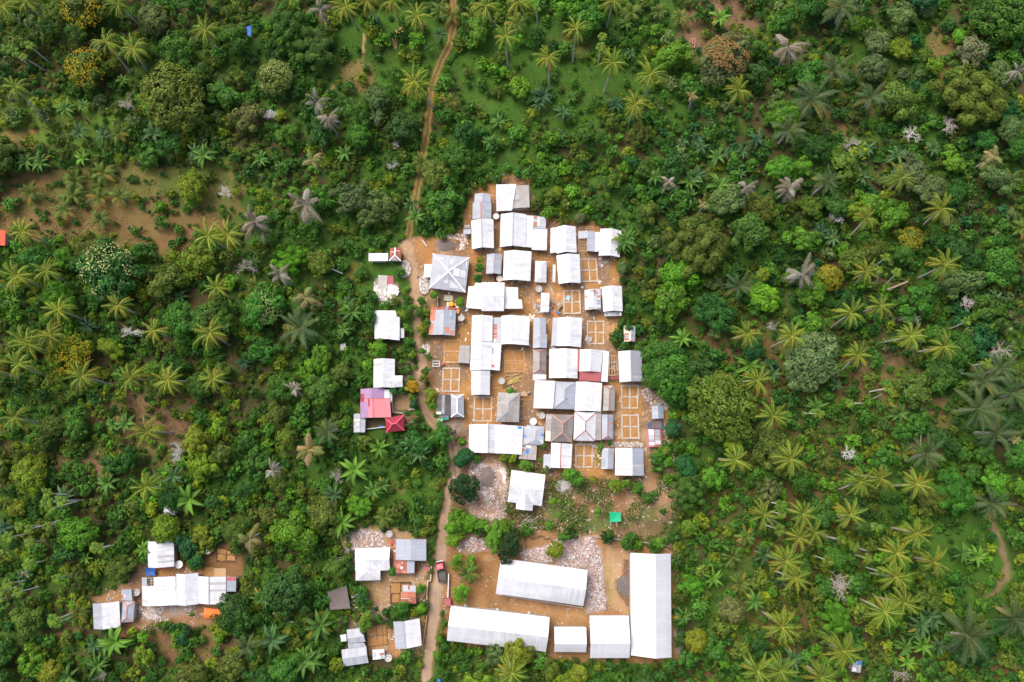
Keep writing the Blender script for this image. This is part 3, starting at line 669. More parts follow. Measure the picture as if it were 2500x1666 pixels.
def H(label, roofs, name='house', cat='house', group='village houses', wallm='plaster', door=True, extra=None):
    """roofs: list of dicts; each has fr (frame), q (TL,TR,BR,BL photo corners of the roof) and roof settings"""
    th = None; first = True
    RB, CB, WB, PB = MB(), MB(), MB(), []
    for r in roofs:
        fr = r.get('fr'); ze = r.get('ze', 2.7)
        q = [at(*fr(x, y), ze) for x, y in r['q']]
        typ = r.get('typ', 'gv'); rise = r.get('rise', 1.2)
        t = r.get('t', 0.5)
        if typ in ('gv', 'gh', 'hv', 'hh') and 'tp' in r:      # ridge given as a fraction in the photo
            tp = r['tp']
            e = [fr(x, y) for x, y in r['q']]
            if typ[1] == 'v': A = [(e[0][k] * (1 - tp) + e[1][k] * tp + e[3][k] * (1 - tp) + e[2][k] * tp) / 2 for k in (0, 1)]; L, Rr = lerp(q[0], q[3], .5), lerp(q[1], q[2], .5)
            else: A = [(e[0][k] * (1 - tp) + e[3][k] * tp + e[1][k] * (1 - tp) + e[2][k] * tp) / 2 for k in (0, 1)]; L, Rr = lerp(q[0], q[1], .5), lerp(q[3], q[2], .5)
            M = V3(at(A[0], A[1], ze + rise)); d = (Rr - L)[:2]
            t = float(np.clip(np.dot((M - L)[:2], d) / np.dot(d, d), 0.12, 0.88))
        if th is None:
            c = sum(V3(p) for p in q) / 4
            org = (float(c[0]), float(c[1]), 0.0)
            th = thing(name, org, label, cat, group)
        rb = RB
        pats = list(r.get('patch', ()))
        if r.get('m', 'white_sheet') in ('white_sheet', 'offwhite_sheet') and typ in ('gv', 'gh'):
            pr = random.Random(len(label) * 7 + int(q[0][0] * 13))
            for _ in range(pr.choice((1, 2, 2, 3))):        # sheets replaced with a slightly different batch
                a, c2 = pr.uniform(.03, .85), pr.uniform(.06, .13); m3 = pr.choice(('offwhite_sheet', 'offwhite_sheet', 'old_white', 'white_patch'))
                e0, e1 = pr.choice(((.01, t - .02), (t + .02, .99)))
                if e1 - e0 > .1: pats.append((e0, a, e1, min(a + c2, .98), m3) if typ == 'gv' else (a, e0, min(a + c2, .98), e1, m3))
            if pr.random() < .3: u0, v0 = pr.uniform(.1, .8), pr.uniform(.1, .8); pats.append((u0, v0, u0 + .05, v0 + .07, pr.choice(('rust_sheet', 'grey_patch', 'cream_sheet'))))
        P, lines = roof_build(rb, CB, q, typ, r.get('m', 'white_sheet'), t, rise, r.get('hip', (0.3, 0.3)), r.get('high'), r.get('cap'), pats, r.get('m2'))
        cc = sum(V3(p) for p in q) / 4
        FOOT.append([tuple(p[:2]) for p in q])
        if not r.get('open'):
            ins = r.get('ins', 0.45)
            w = []
            for p in q:
                d = cc - V3(p); d[2] = 0; L = np.linalg.norm(d)
                w.append(V3(p) + d / L * min(ins * 1.3, L * 0.3))
            wm = r.get('wall', wallm)
            lo = [V3((p[0], p[1], 0)) for p in w]; up = [V3((p[0], p[1], ze - 0.02)) for p in w]
            for i in range(4):
                j = (i + 1) % 4
                WB.face([lo[j], lo[i], up[i], up[j]], wm)
            if typ == 'gv':
                for a, c2 in ((0, 1), (3, 2)):
                    k = lerp(up[a], up[c2], t); k[2] += rise * 0.86; WB.face([up[a], up[c2], k], wm)
            if typ == 'gh':
                for a, c2 in ((0, 3), (1, 2)):
                    k = lerp(up[a], up[c2], t); k[2] += rise * 0.86; WB.face([up[a], up[c2], k], wm)
            if first and door:
                a, c2 = lo[3], lo[2]
                e = c2 - a; L = np.linalg.norm(e); e /= L; n = V3((e[1], -e[0], 0)); n = n if n[1] < 0 else -n
                if L > 3:
                    PB.append(('door', 'dark_wood', a + e * L * 0.42 + n * 0.02, e, n, 0.9, 0.0, 2.05))
                    PB.append(('window', 'glass_dark', a + e * L * 0.15 + n * 0.02, e, n, 1.1, 0.9, 1.1))
                    PB.append(('window', 'glass_dark', a + e * L * 0.70 + n * 0.02, e, n, 1.1, 0.9, 1.1))
        else:
            for p in q: WB.beam((p[0] * .97 + cc[0] * .03, p[1] * .97 + cc[1] * .03, 0), (p[0] * .97 + cc[0] * .03, p[1] * .97 + cc[1] * .03, ze - 0.05), 0.1, 0.1, 'wood')
        first = False
    ro = RB.put('roof', th, org)
    if CB.f: CB.put('ridge_cap', ro, org)
    allopen = all(r.get('open') for r in roofs)
    WB.put('post_frame' if allopen else 'wall', th, org)
    for nm, mm, p, e, n, w, z, h in PB:
        d = MB(); a = [p + V3((0, 0, z)), p + e * w + V3((0, 0, z)), p + e * w + n * 0.05 + V3((0, 0, z)), p + n * 0.05 + V3((0, 0, z))]
        d.hexa(a, [x + V3((0, 0, h)) for x in a], mm); d.put(nm, th, org)
    if extra: extra(th, org)
    return th
roofmat('old_white', (0.47, 0.47, 0.475), 0.05, 0.86, 0.2)
W, O, Bl, Z, PZ, FC, DC = 'white_sheet', 'offwhite_sheet', 'bluish_sheet', 'zinc_sheet', 'pale_zinc', 'fibre_cement', 'dark_cement'
def Q(fr, *p, **k):
    d = dict(fr=fr, q=[(p[i], p[i + 1]) for i in range(0, 8, 2)]); d.update(k); return d
def timber(th, org, fr, q, z, nu, nv, name='timber_frame', m='wood', post=True, w=0.11):
    b = MB(); p = [V3(at(*fr(x, y), z)) for x, y in q]
    bl = lambda u, v: (p[0] * (1 - u) + p[1] * u) * (1 - v) + (p[3] * (1 - u) + p[2] * u) * v
    for i in range(nu): u = i / (nu - 1); b.beam(bl(u, 0), bl(u, 1), w, w, m)
    for j in range(nv): v = j / (nv - 1); b.beam(bl(0, v) + V3((0, 0, w)), bl(1, v) + V3((0, 0, w)), w, w, m)
    if post:
        for u in (0, 1):
            for v in (0, 1): c = bl(u, v); b.beam((c[0], c[1], 0), c, w, w, m)
    return b.put(name, th, org)

# ---- north rows
def ex_terrace(th, org):
    b = MB(); q = [at(*fA(x, y), 3.0) for x, y in ((826, 252), (992, 245), (1003, 500), (782, 514))]
    lo = [(p[0], p[1], 2.82) for p in q]
    b.hexa([lo[3], lo[2], lo[1], lo[0]], [q[3], q[2], q[1], q[0]], 'terrace_concrete')
    o = b.put('roof_slab', th, org); o['label'] = 'stained grey flat concrete roof slab'
    b = MB(); c = sum(V3(p) for p in q) / 4; w = [V3(p) + (c - V3(p)) * 0.06 for p in q]
    lo = [(p[0], p[1], 0) for p in w]; up = [(p[0], p[1], 2.81) for p in w]
    for i in range(4): j = (i + 1) % 4; b.face([lo[j], lo[i], up[i], up[j]], 'plaster')
    b.put('wall', th, org)
    timber(th, org, fA, ((822, 368), (876, 368), (880, 410), (822, 410)), 3.5, 4, 3, 'drying_rack', 'white_patch', False, 0.07)
    FOOT.append([tuple(p[:2]) for p in q])
H('northernmost house, white sheet roof joined to a stained grey concrete slab', [Q(fA, 618, 240, 848, 234, 800, 540, 622, 546, typ='gh', t=.55, rise=.7, ze=2.9)], extra=ex_terrace)
H('grey zinc house with a stepped narrower north end, beside the northernmost house', [Q(fA, 348, 450, 565, 450, 562, 640, 345, 640, m=PZ, tp=.44, cap='cap_salmon', rise=.9), Q(fA, 372, 345, 553, 350, 556, 450, 366, 450, m=PZ, t=.5, rise=.7, ze=2.6)])
H('white gable house with a grey ridge line, touching the stepped zinc house', [Q(fA, 330, 655, 586, 640, 594, 970, 340, 982, tp=.46, cap='cap_grey', ze=3.0, rise=1.3)])
H('broad white house with rusty-red patches on its grey side roof', [Q(fA, 672, 580, 968, 582, 962, 960, 660, 957, tp=.48, cap='cap_grey', rise=1.5, ze=2.9),
   Q(fA, 968, 597, 1050, 600, 1032, 965, 962, 960, typ='s', high='l', rise=.3, ze=2.5), Q(fA, 1050, 600, 1190, 615, 1190, 748, 1048, 746, m=PZ, typ='s', high='l', rise=.3, ze=2.3, patch=[(.02, .05, .28, .22, 'rust_sheet'), (.02, .5, .28, .64, 'rust_sheet'), (.02, .68, .28, .84, 'rust_sheet'), (.3, .05, .5, .8, 'cream_sheet')]),
   Q(fA, 1046, 748, 1206, 752, 1200, 996, 1025, 992, m='offwhite_sheet', typ='s', high='l', rise=.3, ze=2.4)])
H('white house with a notched west eave, second roof from the banana clump', [Q(fA, 1325, 722, 1530, 722, 1545, 1020, 1310, 1034, tp=.45, rise=1.3, ze=2.9), Q(fA, 1245, 740, 1325, 735, 1310, 1026, 1240, 1026, typ='s', high='r', rise=.5, ze=2.6)])
def ex_a6(th, org):
    timber(th, org, fA, ((1565, 862), (1656, 862), (1652, 1010), (1562, 1005)), 2.4, 5, 5)
    timber(th, org, fA, ((1575, 728), (1738, 728), (1740, 770), (1575, 770)), 1.9, 3, 3)
H('half-roofed house with blue-grey sheets round an open timber frame', [Q(fA, 1562, 776, 1755, 778, 1753, 860, 1562, 860, m=Bl, typ='gv', t=.55, rise=.35, ze=2.5), Q(fA, 1660, 861, 1753, 861, 1750, 1010, 1660, 1006, m=Bl, typ='s', high='l', rise=.3, ze=2.5),
   Q(fA, 1756, 788, 1806, 790, 1792, 1012, 1752, 1010, typ='s', high='r', rise=.3, ze=2.6)], wallm='board_wall', extra=ex_a6)
H('white gable house half covered by the banana clump on its east side', [Q(fA, 1815, 748, 2060, 772, 2036, 1076, 1795, 1056, tp=.53, rise=1.2, ze=2.9)])
H('little grey lean-to west of the ridge-lined white house', [Q(fA, 240, 752, 326, 748, 328, 808, 242, 812, typ='s', high='r', rise=.2, ze=2.0, m='pale_zinc'), Q(fA, 250, 706, 318, 700, 322, 738, 252, 742, typ='s', high='r', rise=.2, ze=1.8, m='fibre_cement')], name='shed', cat='shed', group=None, door=False)
# ---- second row
H('large square zinc house with white diagonal hips and a white side annex', [Q(fB, 1020, 185, 1442, 230, 1394, 632, 978, 580, typ='hv', t=.5, hip=(.49, .49), m=PZ, cap='cap_white', rise=1.5, ze=3.0,
   patch=[(.5, .12, .95, .28, W), (.28, .3, .44, .62, 'zinc_sheet'), (.62, .38, .78, .6, W), (.15, .72, .5, .82, W), (.55, .74, .9, .93, O), (.1, .1, .3, .18, O), (.8, .4, .95, .6, O), (.5, .62, .7, .72, 'zinc_sheet')]),
   Q(fB, 925, 306, 1012, 310, 992, 462, 914, 458, typ='s', high='r', rise=.3, ze=2.4)], extra=None)
H('small dull zinc gable house standing against a larger white house', [Q(fA, 512, 1040, 685, 1042, 674, 1270, 500, 1266, m=PZ, tp=.5, rise=.8, ze=2.6, cap='cap_grey')])
H('plain white gable house above the joined three-roof white building', [Q(fA, 708, 1004, 1025, 1010, 1012, 1350, 696, 1342, tp=.38, rise=1.3, ze=3.0)])
H('narrow pale grey hip-roofed house with orange planks along its east wall', [Q(fA, 1068, 1116, 1200, 1120, 1195, 1368, 1060, 1362, typ='hv', m=O, hip=(.2, .24), rise=.7, ze=2.6)])
H('white gable house beside the northern concrete foundation grid', [Q(fA, 1310, 1054, 1576, 1042, 1591, 1372, 1335, 1382, tp=.52, rise=1.3, ze=2.9)])
H('long thin white shelter roof beside a white gable house', [Q(fA, 1268, 1160, 1302, 1160, 1296, 1362, 1265, 1362, typ='s', high='l', rise=.2, ze=2.2, open=1)], name='shelter', cat='shelter', group=None)
H('white building of three joined blocks, the middle one higher with an east-west ridge', [Q(fB, 1582, 515, 1843, 518, 1838, 847, 1578, 845, typ='gh', tp=.46, rise=1.3, ze=3.6), Q(fB, 1430, 562, 1582, 570, 1579, 828, 1402, 808, typ='s', high='r', rise=.4, ze=2.9),
   Q(fB, 1512, 522, 1580, 520, 1580, 572, 1490, 566, typ='s', high='b', rise=.2, ze=2.8), Q(fB, 1843, 573, 1998, 573, 2003, 716, 1841, 716, typ='s', high='l', rise=.4, ze=2.9), Q(fB, 1841, 716, 2040, 712, 2053, 818, 1840, 822, typ='s', high='l', rise=.4, ze=2.9)])
# ---- patchwork house and its neighbours
H('patchwork house with grey-blue sheets edged in rusty red', [Q(fB, 1000, 804, 1288, 808, 1273, 1130, 972, 1118, m=Bl, tp=.53, rise=1.0, ze=2.6,
   patch=[(0, .0, .58, .1, 'rust_sheet'), (.68, .0, 1, .1, 'rust_sheet'), (0, .1, .2, .5, 'orange_rust'), (0, .52, .17, .6, 'zinc_sheet'), (0, .6, .16, .98, 'orange_rust'), (.24, .12, .42, .35, 'zinc_sheet'), (.44, .12, .56, .22, 'steel_blue'), (.56, .12, .78, .4, 'zinc_sheet'),
          (.78, .1, .82, .32, W), (.62, .72, .78, .9, 'orange_rust'), (.82, .82, .98, .9, 'orange_rust'), (.8, .92, .94, .99, 'orange_rust'), (.2, .66, .42, .95, 'steel_blue'), (.8, .12, 1, .42, 'steel_blue'), (.26, .26, .4, .33, 'steel_blue')])], wallm='board_wall')
H('white gable house, north part of the long white row in the middle', [Q(fB, 1470, 898, 1708, 902, 1705, 1200, 1461, 1197, tp=.48, rise=1.1, ze=2.9, cap='cap_white')])
H('white house with a small red patch, middle of the long white row', [Q(fB, 1460, 1197, 1700, 1205, 1690, 1524, 1445, 1527, tp=.47, rise=1.1, ze=3.0), Q(fB, 1702, 1210, 1808, 1216, 1788, 1530, 1692, 1524, typ='s', high='l', rise=.4, ze=2.6, patch=[(.03, .2, .18, .42, 'grey_patch'), (.05, .8, .32, .9, 'red_patch')])])
H('white gable house, south end of the long white row', [Q(fD, 1462, 401, 1678, 404, 1675, 682, 1462, 680, t=.5, rise=.9, ze=2.8, m=O)])
H('narrow grey lean-to with a ladder of rusty red sheets', [Q(fB, 1714, 920, 1806, 922, 1800, 1214, 1710, 1210, m=Bl, typ='s', high='r', rise=.4, ze=2.4, patch=[(.05, .28, .5, .36, 'rust_sheet'), (.03, .39, .52, .47, 'rust_sheet'), (.03, .5, .52, .58, 'orange_rust'), (.03, .61, .52, .69, 'rust_sheet'), (.03, .72, .5, .82, 'orange_rust'), (.1, .86, .4, .97, 'cream_sheet')])], name='shed', cat='shed', group=None, door=False)
H('white gable house next to the ladder-patched lean-to', [Q(fB, 1808, 900, 2137, 908, 2122, 1240, 1800, 1228, tp=.355, rise=1.3, ze=3.0, cap='cap_white')])
H('long grey house of two stepped zinc roofs, north of the red-ridged one', [Q(fC, 482, 548, 625, 548, 628, 735, 478, 735, m=Bl, t=.5, rise=.6, ze=2.6), Q(fC, 478, 736, 642, 736, 636, 895, 475, 895, m=PZ, t=.5, rise=.7, ze=2.8, patch=[(.32, .18, .46, .5, 'grey_patch')])])
H('weathered narrow house with a thin red ridge and a white strip at its south end', [Q(fC, 478, 907, 632, 907, 628, 1194, 475, 1192, typ='hv', m=FC, m2='dark_cement', hip=(.12, .16), cap='cap_red', rise=.8, ze=2.6), Q(fC, 475, 1193, 628, 1198, 626, 1258, 475, 1262, typ='s', high='t', rise=.2, ze=2.4)])
H('small whitish hut with cross seams beside the debris heap', [Q(fC, 568, 258, 665, 262, 660, 480, 562, 486, typ='gh', t=.55, m=O, rise=.3, ze=2.3, patch=[(.05, .28, .95, .31, 'grey_patch'), (.05, .4, .95, .42, 'grey_patch'), (.0, .66, 1, .685, 'cap_salmon')])], name='hut', cat='hut', group=None)
H('white house with grey and rusty patches, west of a plain white one', [Q(fC, 1068, 230, 1253, 216, 1258, 450, 1073, 458, tp=.53, m=O, rise=.8, ze=2.6, patch=[(.33, .04, .55, .14, 'grey_patch'), (.54, .04, .68, .16, 'rust_sheet'), (.68, .14, .84, .2, 'rust_sheet'), (.56, .16, .68, .34, 'grey_patch'), (.74, .32, .97, .42, 'orange_rust'), (.04, .28, .13, .4, 'rust_sheet'), (.74, .56, .98, .66, 'grey_patch'), (.72, .7, .98, .76, 'grey_patch'), (.16, .88, .5, .97, 'grey_patch'), (.74, .9, .98, .98, 'grey_patch')])])
H('plain white gable house with a small patchy porch, at the east edge of the forest', [Q(fC, 1270, 194, 1496, 182, 1507, 472, 1283, 478, tp=.5, rise=1.2, ze=2.9), Q(fC, 1296, 479, 1492, 476, 1492, 524, 1298, 528, typ='s', high='t', rise=.2, ze=2.3, m=O, patch=[(.05, .2, .2, .8, 'grey_patch'), (.4, .1, .6, .6, 'cream_sheet'), (.7, .2, .9, .9, 'grey_patch')])])
H('white gable house with a pale blue-grey lean-to on its west side', [Q(fC, 762, 546, 1045, 548, 1029, 888, 748, 872, tp=.5, rise=1.3, ze=2.9), Q(fC, 705, 545, 761, 546, 747, 870, 685, 866, typ='s', high='r', rise=.3, ze=2.5, m=Bl)])
H('tiny hut of cream and rust-patched sheets at the east edge', [Q(fC, 1520, 641, 1655, 646, 1648, 825, 1522, 820, tp=.62, m='cream_sheet', m2=Bl, rise=.6, ze=2.2, patch=[(.4, .02, .58, .12, 'rust_sheet'), (.05, .48, .42, .6, 'rust_sheet'), (.05, .8, .42, .92, 'rust_sheet'), (.04, .62, .4, .78, 'grey_patch'), (.66, .2, .95, .32, 'grey_patch'), (.66, .55, .95, .64, 'steel_blue'), (.45, .94, .98, .99, 'rust_sheet')])], name='hut', cat='hut', group=None)
# ---- third row
H('white gable house directly west of the red-bordered one', [Q(fC, 665, 905, 993, 907, 988, 1245, 660, 1240, tp=.59, rise=1.3, ze=2.9)])
H('white house bordered by pinkish red sheets along its west and south eaves', [Q(fC, 1018, 910, 1282, 920, 1257, 1170, 1010, 1163, tp=.48, rise=1.1, ze=2.9, m2=O), Q(fC, 993, 906, 1018, 908, 1008, 1166, 988, 1168, m='red_sheet', typ='s', high='r', rise=.2, ze=2.6),
   Q(fC, 1010, 1165, 1256, 1172, 1253, 1280, 1005, 1268, m='red_sheet', typ='s', high='t', rise=.4, ze=2.5), Q(fC, 1282, 922, 1350, 935, 1335, 1285, 1256, 1280, typ='s', high='l', rise=.3, ze=2.5)])
t_ = thing('timber_frame', at(*fC(1400, 1100)), 'open timber house frame standing between two white roofs', 'timber frame')
o_ = tuple(t_.location)
timber(t_, o_, fC, ((1356, 985), (1440, 985), (1448, 1205), (1350, 1210)), 2.4, 4, 4, 'beam_grid', 'wood', True, 0.16)
timber(t_, o_, fC, ((1375, 1060), (1430, 1050), (1440, 1150), (1380, 1160)), 1.2, 3, 3, 'rafter_set', 'pale_wood', False, 0.1)
H('low red sheet lean-to at the foot of the open timber frame', [Q(fC, 1356, 1214, 1462, 1218, 1462, 1252, 1352, 1250, m='red_sheet', typ='s', high='t', rise=.2, ze=1.6, open=1)], name='shelter', cat='shelter', group=None)
H('white house whose east slope is blue-grey, touched by a big green tree', [Q(fC, 1455, 932, 1728, 930, 1732, 1280, 1469, 1288, tp=.52, rise=1.5, ze=2.9, m=O, m2=Bl, cap='cap_grey')])  # blue-grey east sheets paint in the shade on the slope facing away from the sun
# ---- fourth row
H('flat-looking bright white house at the west end of the joined three', [Q(fE, 498, 418, 728, 430, 706, 746, 480, 738, typ='s', high='r', rise=.7, ze=2.8)])
H('grey zinc hip-roofed house joined between two white roofs', [Q(fE, 728, 430, 970, 440, 952, 752, 706, 746, typ='hv', m=Bl, hip=(.28, .32), rise=1.0, ze=2.9, cap='cap_grey', patch=[(.58, .62, .63, .68, 'black_sheet')])])
H('white gable house at the east end of the joined three', [Q(fE, 972, 434, 1272, 450, 1258, 778, 954, 768, tp=.42, rise=1.2, ze=3.0)])
H('narrow brownish fibre-cement house with a dark red ridge beside foundation grids', [Q(fE, 1290, 478, 1422, 478, 1412, 771, 1278, 768, typ='hv', m=FC, hip=(.16, 0), cap='cap_red', rise=.8, ze=2.6)])
H('weathered grey-brown hip roof with dark hip lines, near the bamboo stack', [Q(fE, 75, 558, 326, 562, 316, 900, 52, 895, typ='hv', m=FC, hip=(.36, .36), cap='cap_grey', rise=1.4, ze=2.8, patch=[(.08, .26, .12, .3, 'black_sheet'), (.4, .92, .44, .96, 'black_sheet')])])
H('white double-gabled house with a blue patch at its north-east corner', [Q(fD, 1437, 1020, 1735, 1018, 1730, 1350, 1433, 1340, tp=.74, rise=1.1, ze=2.9, cap='cap_grey'), Q(fD, 1735, 1020, 2060, 1040, 2040, 1366, 1730, 1350, tp=.38, rise=1.1, ze=2.9, patch=[(.8, .02, .95, .1, 'blue_patch')])])
H('pale grey hip roof dotted with small blue patches', [Q(fD, 2100, 1024, 2300, 1046, 2290, 1262, 2090, 1245, typ='hv', m=PZ, hip=(.3, .3), rise=.7, ze=2.7, patch=[(.85, .38, .99, .5, 'blue_patch'), (.7, .7, .98, .95, O)]), Q(fD, 2062, 1042, 2100, 1042, 2092, 1245, 2050, 1245, typ='s', high='r', rise=.2, ze=2.4, m=PZ, patch=[(.3, .5, .9, .62, 'blue_patch')])])
H('low brownish roof with a blue sheet and red streak on it', [Q(fD, 2045, 1246, 2215, 1264, 2205, 1430, 2006, 1416, typ='s', high='t', rise=.5, ze=2.3, m=FC, patch=[(.34, .28, .52, .62, 'blue_patch'), (.46, .66, .52, .95, 'red_patch'), (.05, .3, .25, .5, 'rust_sheet'), (.06, .05, .25, .16, 'black_sheet'), (.1, .55, .3, .8, 'grey_patch'), (.3, .06, .6, .2, W)])])
H('dark grey-brown hip roof with hips dashed in red and white', [Q(fE, 690, 808, 946, 815, 926, 1132, 680, 1122, typ='hv', m=DC, hip=(.33, .33), cap='cap_salmon', rise=1.3, ze=2.8), Q(fE, 626, 805, 690, 808, 680, 1122, 614, 1116, typ='s', high='r', rise=.3, ze=2.6, m=FC, patch=[(.05, .62, .9, .98, 'cream_sheet')])])
H('white hip roof with dark red hip lines and a grey strip on its east side', [Q(fE, 955, 776, 1205, 785, 1190, 1118, 940, 1110, typ='hv', hip=(.35, .35), cap='cap_red', rise=1.5, ze=2.9), Q(fE, 1205, 786, 1262, 788, 1258, 1106, 1192, 1106, typ='s', high='l', rise=.3, ze=2.5, m=FC)])
H('narrow blue-grey house with rusty ridge and patched sheets', [Q(fE, 1268, 812, 1398, 815, 1398, 1098, 1265, 1102, typ='hv', m=Bl, hip=(0, .12), cap='cap_red', rise=.7, ze=2.5, patch=[(.62, .32, .98, .4, 'orange_rust'), (.02, .75, .4, .9, FC), (.6, .12, .98, .3, 'steel_blue'), (.02, .04, .4, .1, 'steel_blue'), (.6, .45, .98, .95, 'grey_patch')])])
H('tiny shed with one light and one steel-blue slope at the village edge', [Q(fE, 1838, 716, 1970, 710, 1980, 858, 1846, 862, m=PZ, m2='steel_blue', tp=.55, rise=.7, ze=2.2)], name='shed', cat='shed', group=None)
H('small shack with bright red borders round grey sheets', [Q(fE, 1775, 980, 1952, 980, 1962, 1184, 1786, 1186, m='red_sheet', tp=.5, rise=.6, ze=2.1, patch=[(.14, .02, .48, .32, O), (.14, .33, .48, .6, Bl), (.14, .62, .48, .72, 'grey_patch'), (.14, .74, .48, .9, O), (.52, .02, .88, .4, Bl), (.52, .42, .88, .6, PZ), (.52, .62, .9, .86, O)])], name='shack', cat='shack', group=None)
# ---- fifth row
H('white house with a single dark red ridge line and a ragged pale annex', [Q(fE, 686, 1136, 930, 1150, 916, 1432, 680, 1420, tp=.46, cap='cap_red', rise=1.1, ze=2.8), Q(fE, 600, 1268, 682, 1266, 680, 1434, 592, 1426, typ='s', high='r', rise=.3, ze=2.3, m=PZ)])
H('white house with a bluish east slope, southernmost of the village grid', [Q(fE, 1422, 1196, 1745, 1202, 1752, 1515, 1418, 1510, tp=.6, rise=1.4, ze=2.9, m2=Bl)])  # second slope: shaded side of a white roof, put into its sheet colour
H('small striped grey gable house beside the southernmost white one', [Q(fE, 1270, 1196, 1410, 1202, 1400, 1440, 1258, 1436, m=PZ, t=.5, rise=.7, ze=2.5, patch=[(.02, .5, .3, .9, 'grey_patch'), (.4, .1, .6, .95, Bl), (.8, .2, .97, .6, FC)])])
H('white house with a pointed porch gable, alone beside the rubble field', [Q(fF, 820, 500, 1142, 546, 1106, 846, 780, 806, typ='gh', tp=.5, rise=1.7, ze=3.1), Q(fF, 868, 690, 1036, 712, 1020, 892, 860, 874, typ='gv', t=.5, rise=1.45, ze=3.1)])
# ---- west side of the lane
H('small plain white shelter roof west of the lane head', [Q(fB, 285, 185, 508, 185, 505, 270, 282, 273, typ='s', high='t', rise=.3, ze=2.4)], name='shelter', cat='shelter', group=None, door=False)
H('little rust-red hut with a grey hip at the lane head', [Q(fB, 528, 123, 655, 126, 653, 272, 518, 270, typ='hv', m='rust_sheet', hip=(0, .4), cap='cap_white', rise=.7, ze=2.3, patch=[(.25, .72, .75, .98, Bl), (.05, .3, .4, .36, 'cream_sheet'), (.55, .2, .9, .26, 'cream_sheet'), (.1, .1, .16, .6, 'orange_rust')])], name='hut', cat='hut', group=None)
H('white house west of the lane with a crooked northern flap', [Q(fB, 350, 915, 640, 915, 640, 1183, 350, 1166, tp=.48, rise=1.1, ze=2.8, m=O, m2=W), Q(fB, 358, 838, 590, 842, 606, 912, 350, 914, typ='s', high='b', rise=.3, ze=2.6), Q(fB, 650, 1045, 692, 1045, 690, 1156, 648, 1156, typ='s', high='l', rise=.2, ze=2.1, m=O)])
H('white L-shaped house west of the lane', [Q(fD, 340, 268, 583, 268, 583, 597, 336, 598, tp=.43, rise=1.4, ze=2.9), Q(fD, 470, 456, 672, 458, 677, 588, 470, 597, typ='gh', t=.5, rise=.8, ze=2.9)])
H('purple sheet roof with darker red west edge, north of the pink one', [Q(fD, 190, 612, 458, 600, 460, 716, 190, 726, typ='gv', t=.48, m='purple_sheet', rise=.7, ze=2.7, patch=[(0, .5, .16, .98, 'crimson_sheet')])])
H('bright pink house with a purple western slope', [Q(fD, 186, 730, 526, 720, 541, 940, 190, 946, tp=.42, m='pink_sheet', rise=1.2, ze=2.9, cap='cap_pink', patch=[(0, .14, .28, .99, 'purple_sheet'), (0, .0, .14, .14, 'crimson_sheet'), (.28, .02, .34, .42, 'crimson_sheet')])])
H('small white lean-to with a pale ledge, east of the purple roof', [Q(fD, 461, 620, 518, 618, 526, 716, 461, 718, typ='s', high='l', rise=.2, ze=2.4), Q(fD, 522, 640, 552, 640, 554, 760, 534, 760, typ='s', high='l', rise=.15, ze=2.0, m=O)], name='shed', cat='shed', group=None, door=False)
H('pale zinc lean-to on the south-west corner of the pink house', [Q(fD, 112, 895, 188, 896, 188, 1110, 110, 1112, typ='s', high='r', rise=.3, ze=2.4, m=PZ, patch=[(.0, .3, .9, .38, 'cream_sheet'), (.4, .5, .8, .62, W)]), Q(fD, 188, 946, 246, 948, 239, 1112, 188, 1110, typ='s', high='l', rise=.2, ze=2.4, m=PZ)], name='shed', cat='shed', group=None)
H('crimson hip-roofed house with pinker hip lines', [Q(fD, 472, 952, 690, 905, 693, 1088, 486, 1112, typ='hh', m='crimson_sheet', hip=(.4, .4), cap='cap_pink', rise=1.5, ze=2.7)])
H('nearly black sheet roof with one pale strip, beside a pale hip roof', [Q(fD, 1056, 680, 1226, 678, 1222, 910, 1048, 906, t=.45, m='black_sheet', rise=.8, ze=2.7, patch=[(.42, .02, .62, .98, FC), (.62, .76, .74, .86, 'black_sheet'), (.05, .86, .4, .99, 'cream_sheet')]), Q(fD, 1066, 911, 1206, 912, 1204, 940, 1066, 938, typ='s', high='t', rise=.15, ze=2.2, m=PZ), Q(fD, 1078, 948, 1136, 948, 1134, 986, 1076, 988, typ='s', high='t', rise=.1, ze=1.9, m='pale_green'), Q(fD, 1140, 934, 1204, 934, 1202, 966, 1140, 968, typ='s', high='t', rise=.1, ze=1.9, m='teal_green')]) if (plain('pale_green', (0.28, 0.48, 0.26)) and plain('teal_green', (0.03, 0.34, 0.30))) else None
H('pale bluish hip-roofed house beside the nearly black roof', [Q(fD, 1228, 676, 1375, 673, 1379, 935, 1226, 936, typ='hv', m=PZ, hip=(.18, .18), cap='cap_white', rise=1.0, ze=2.7)])
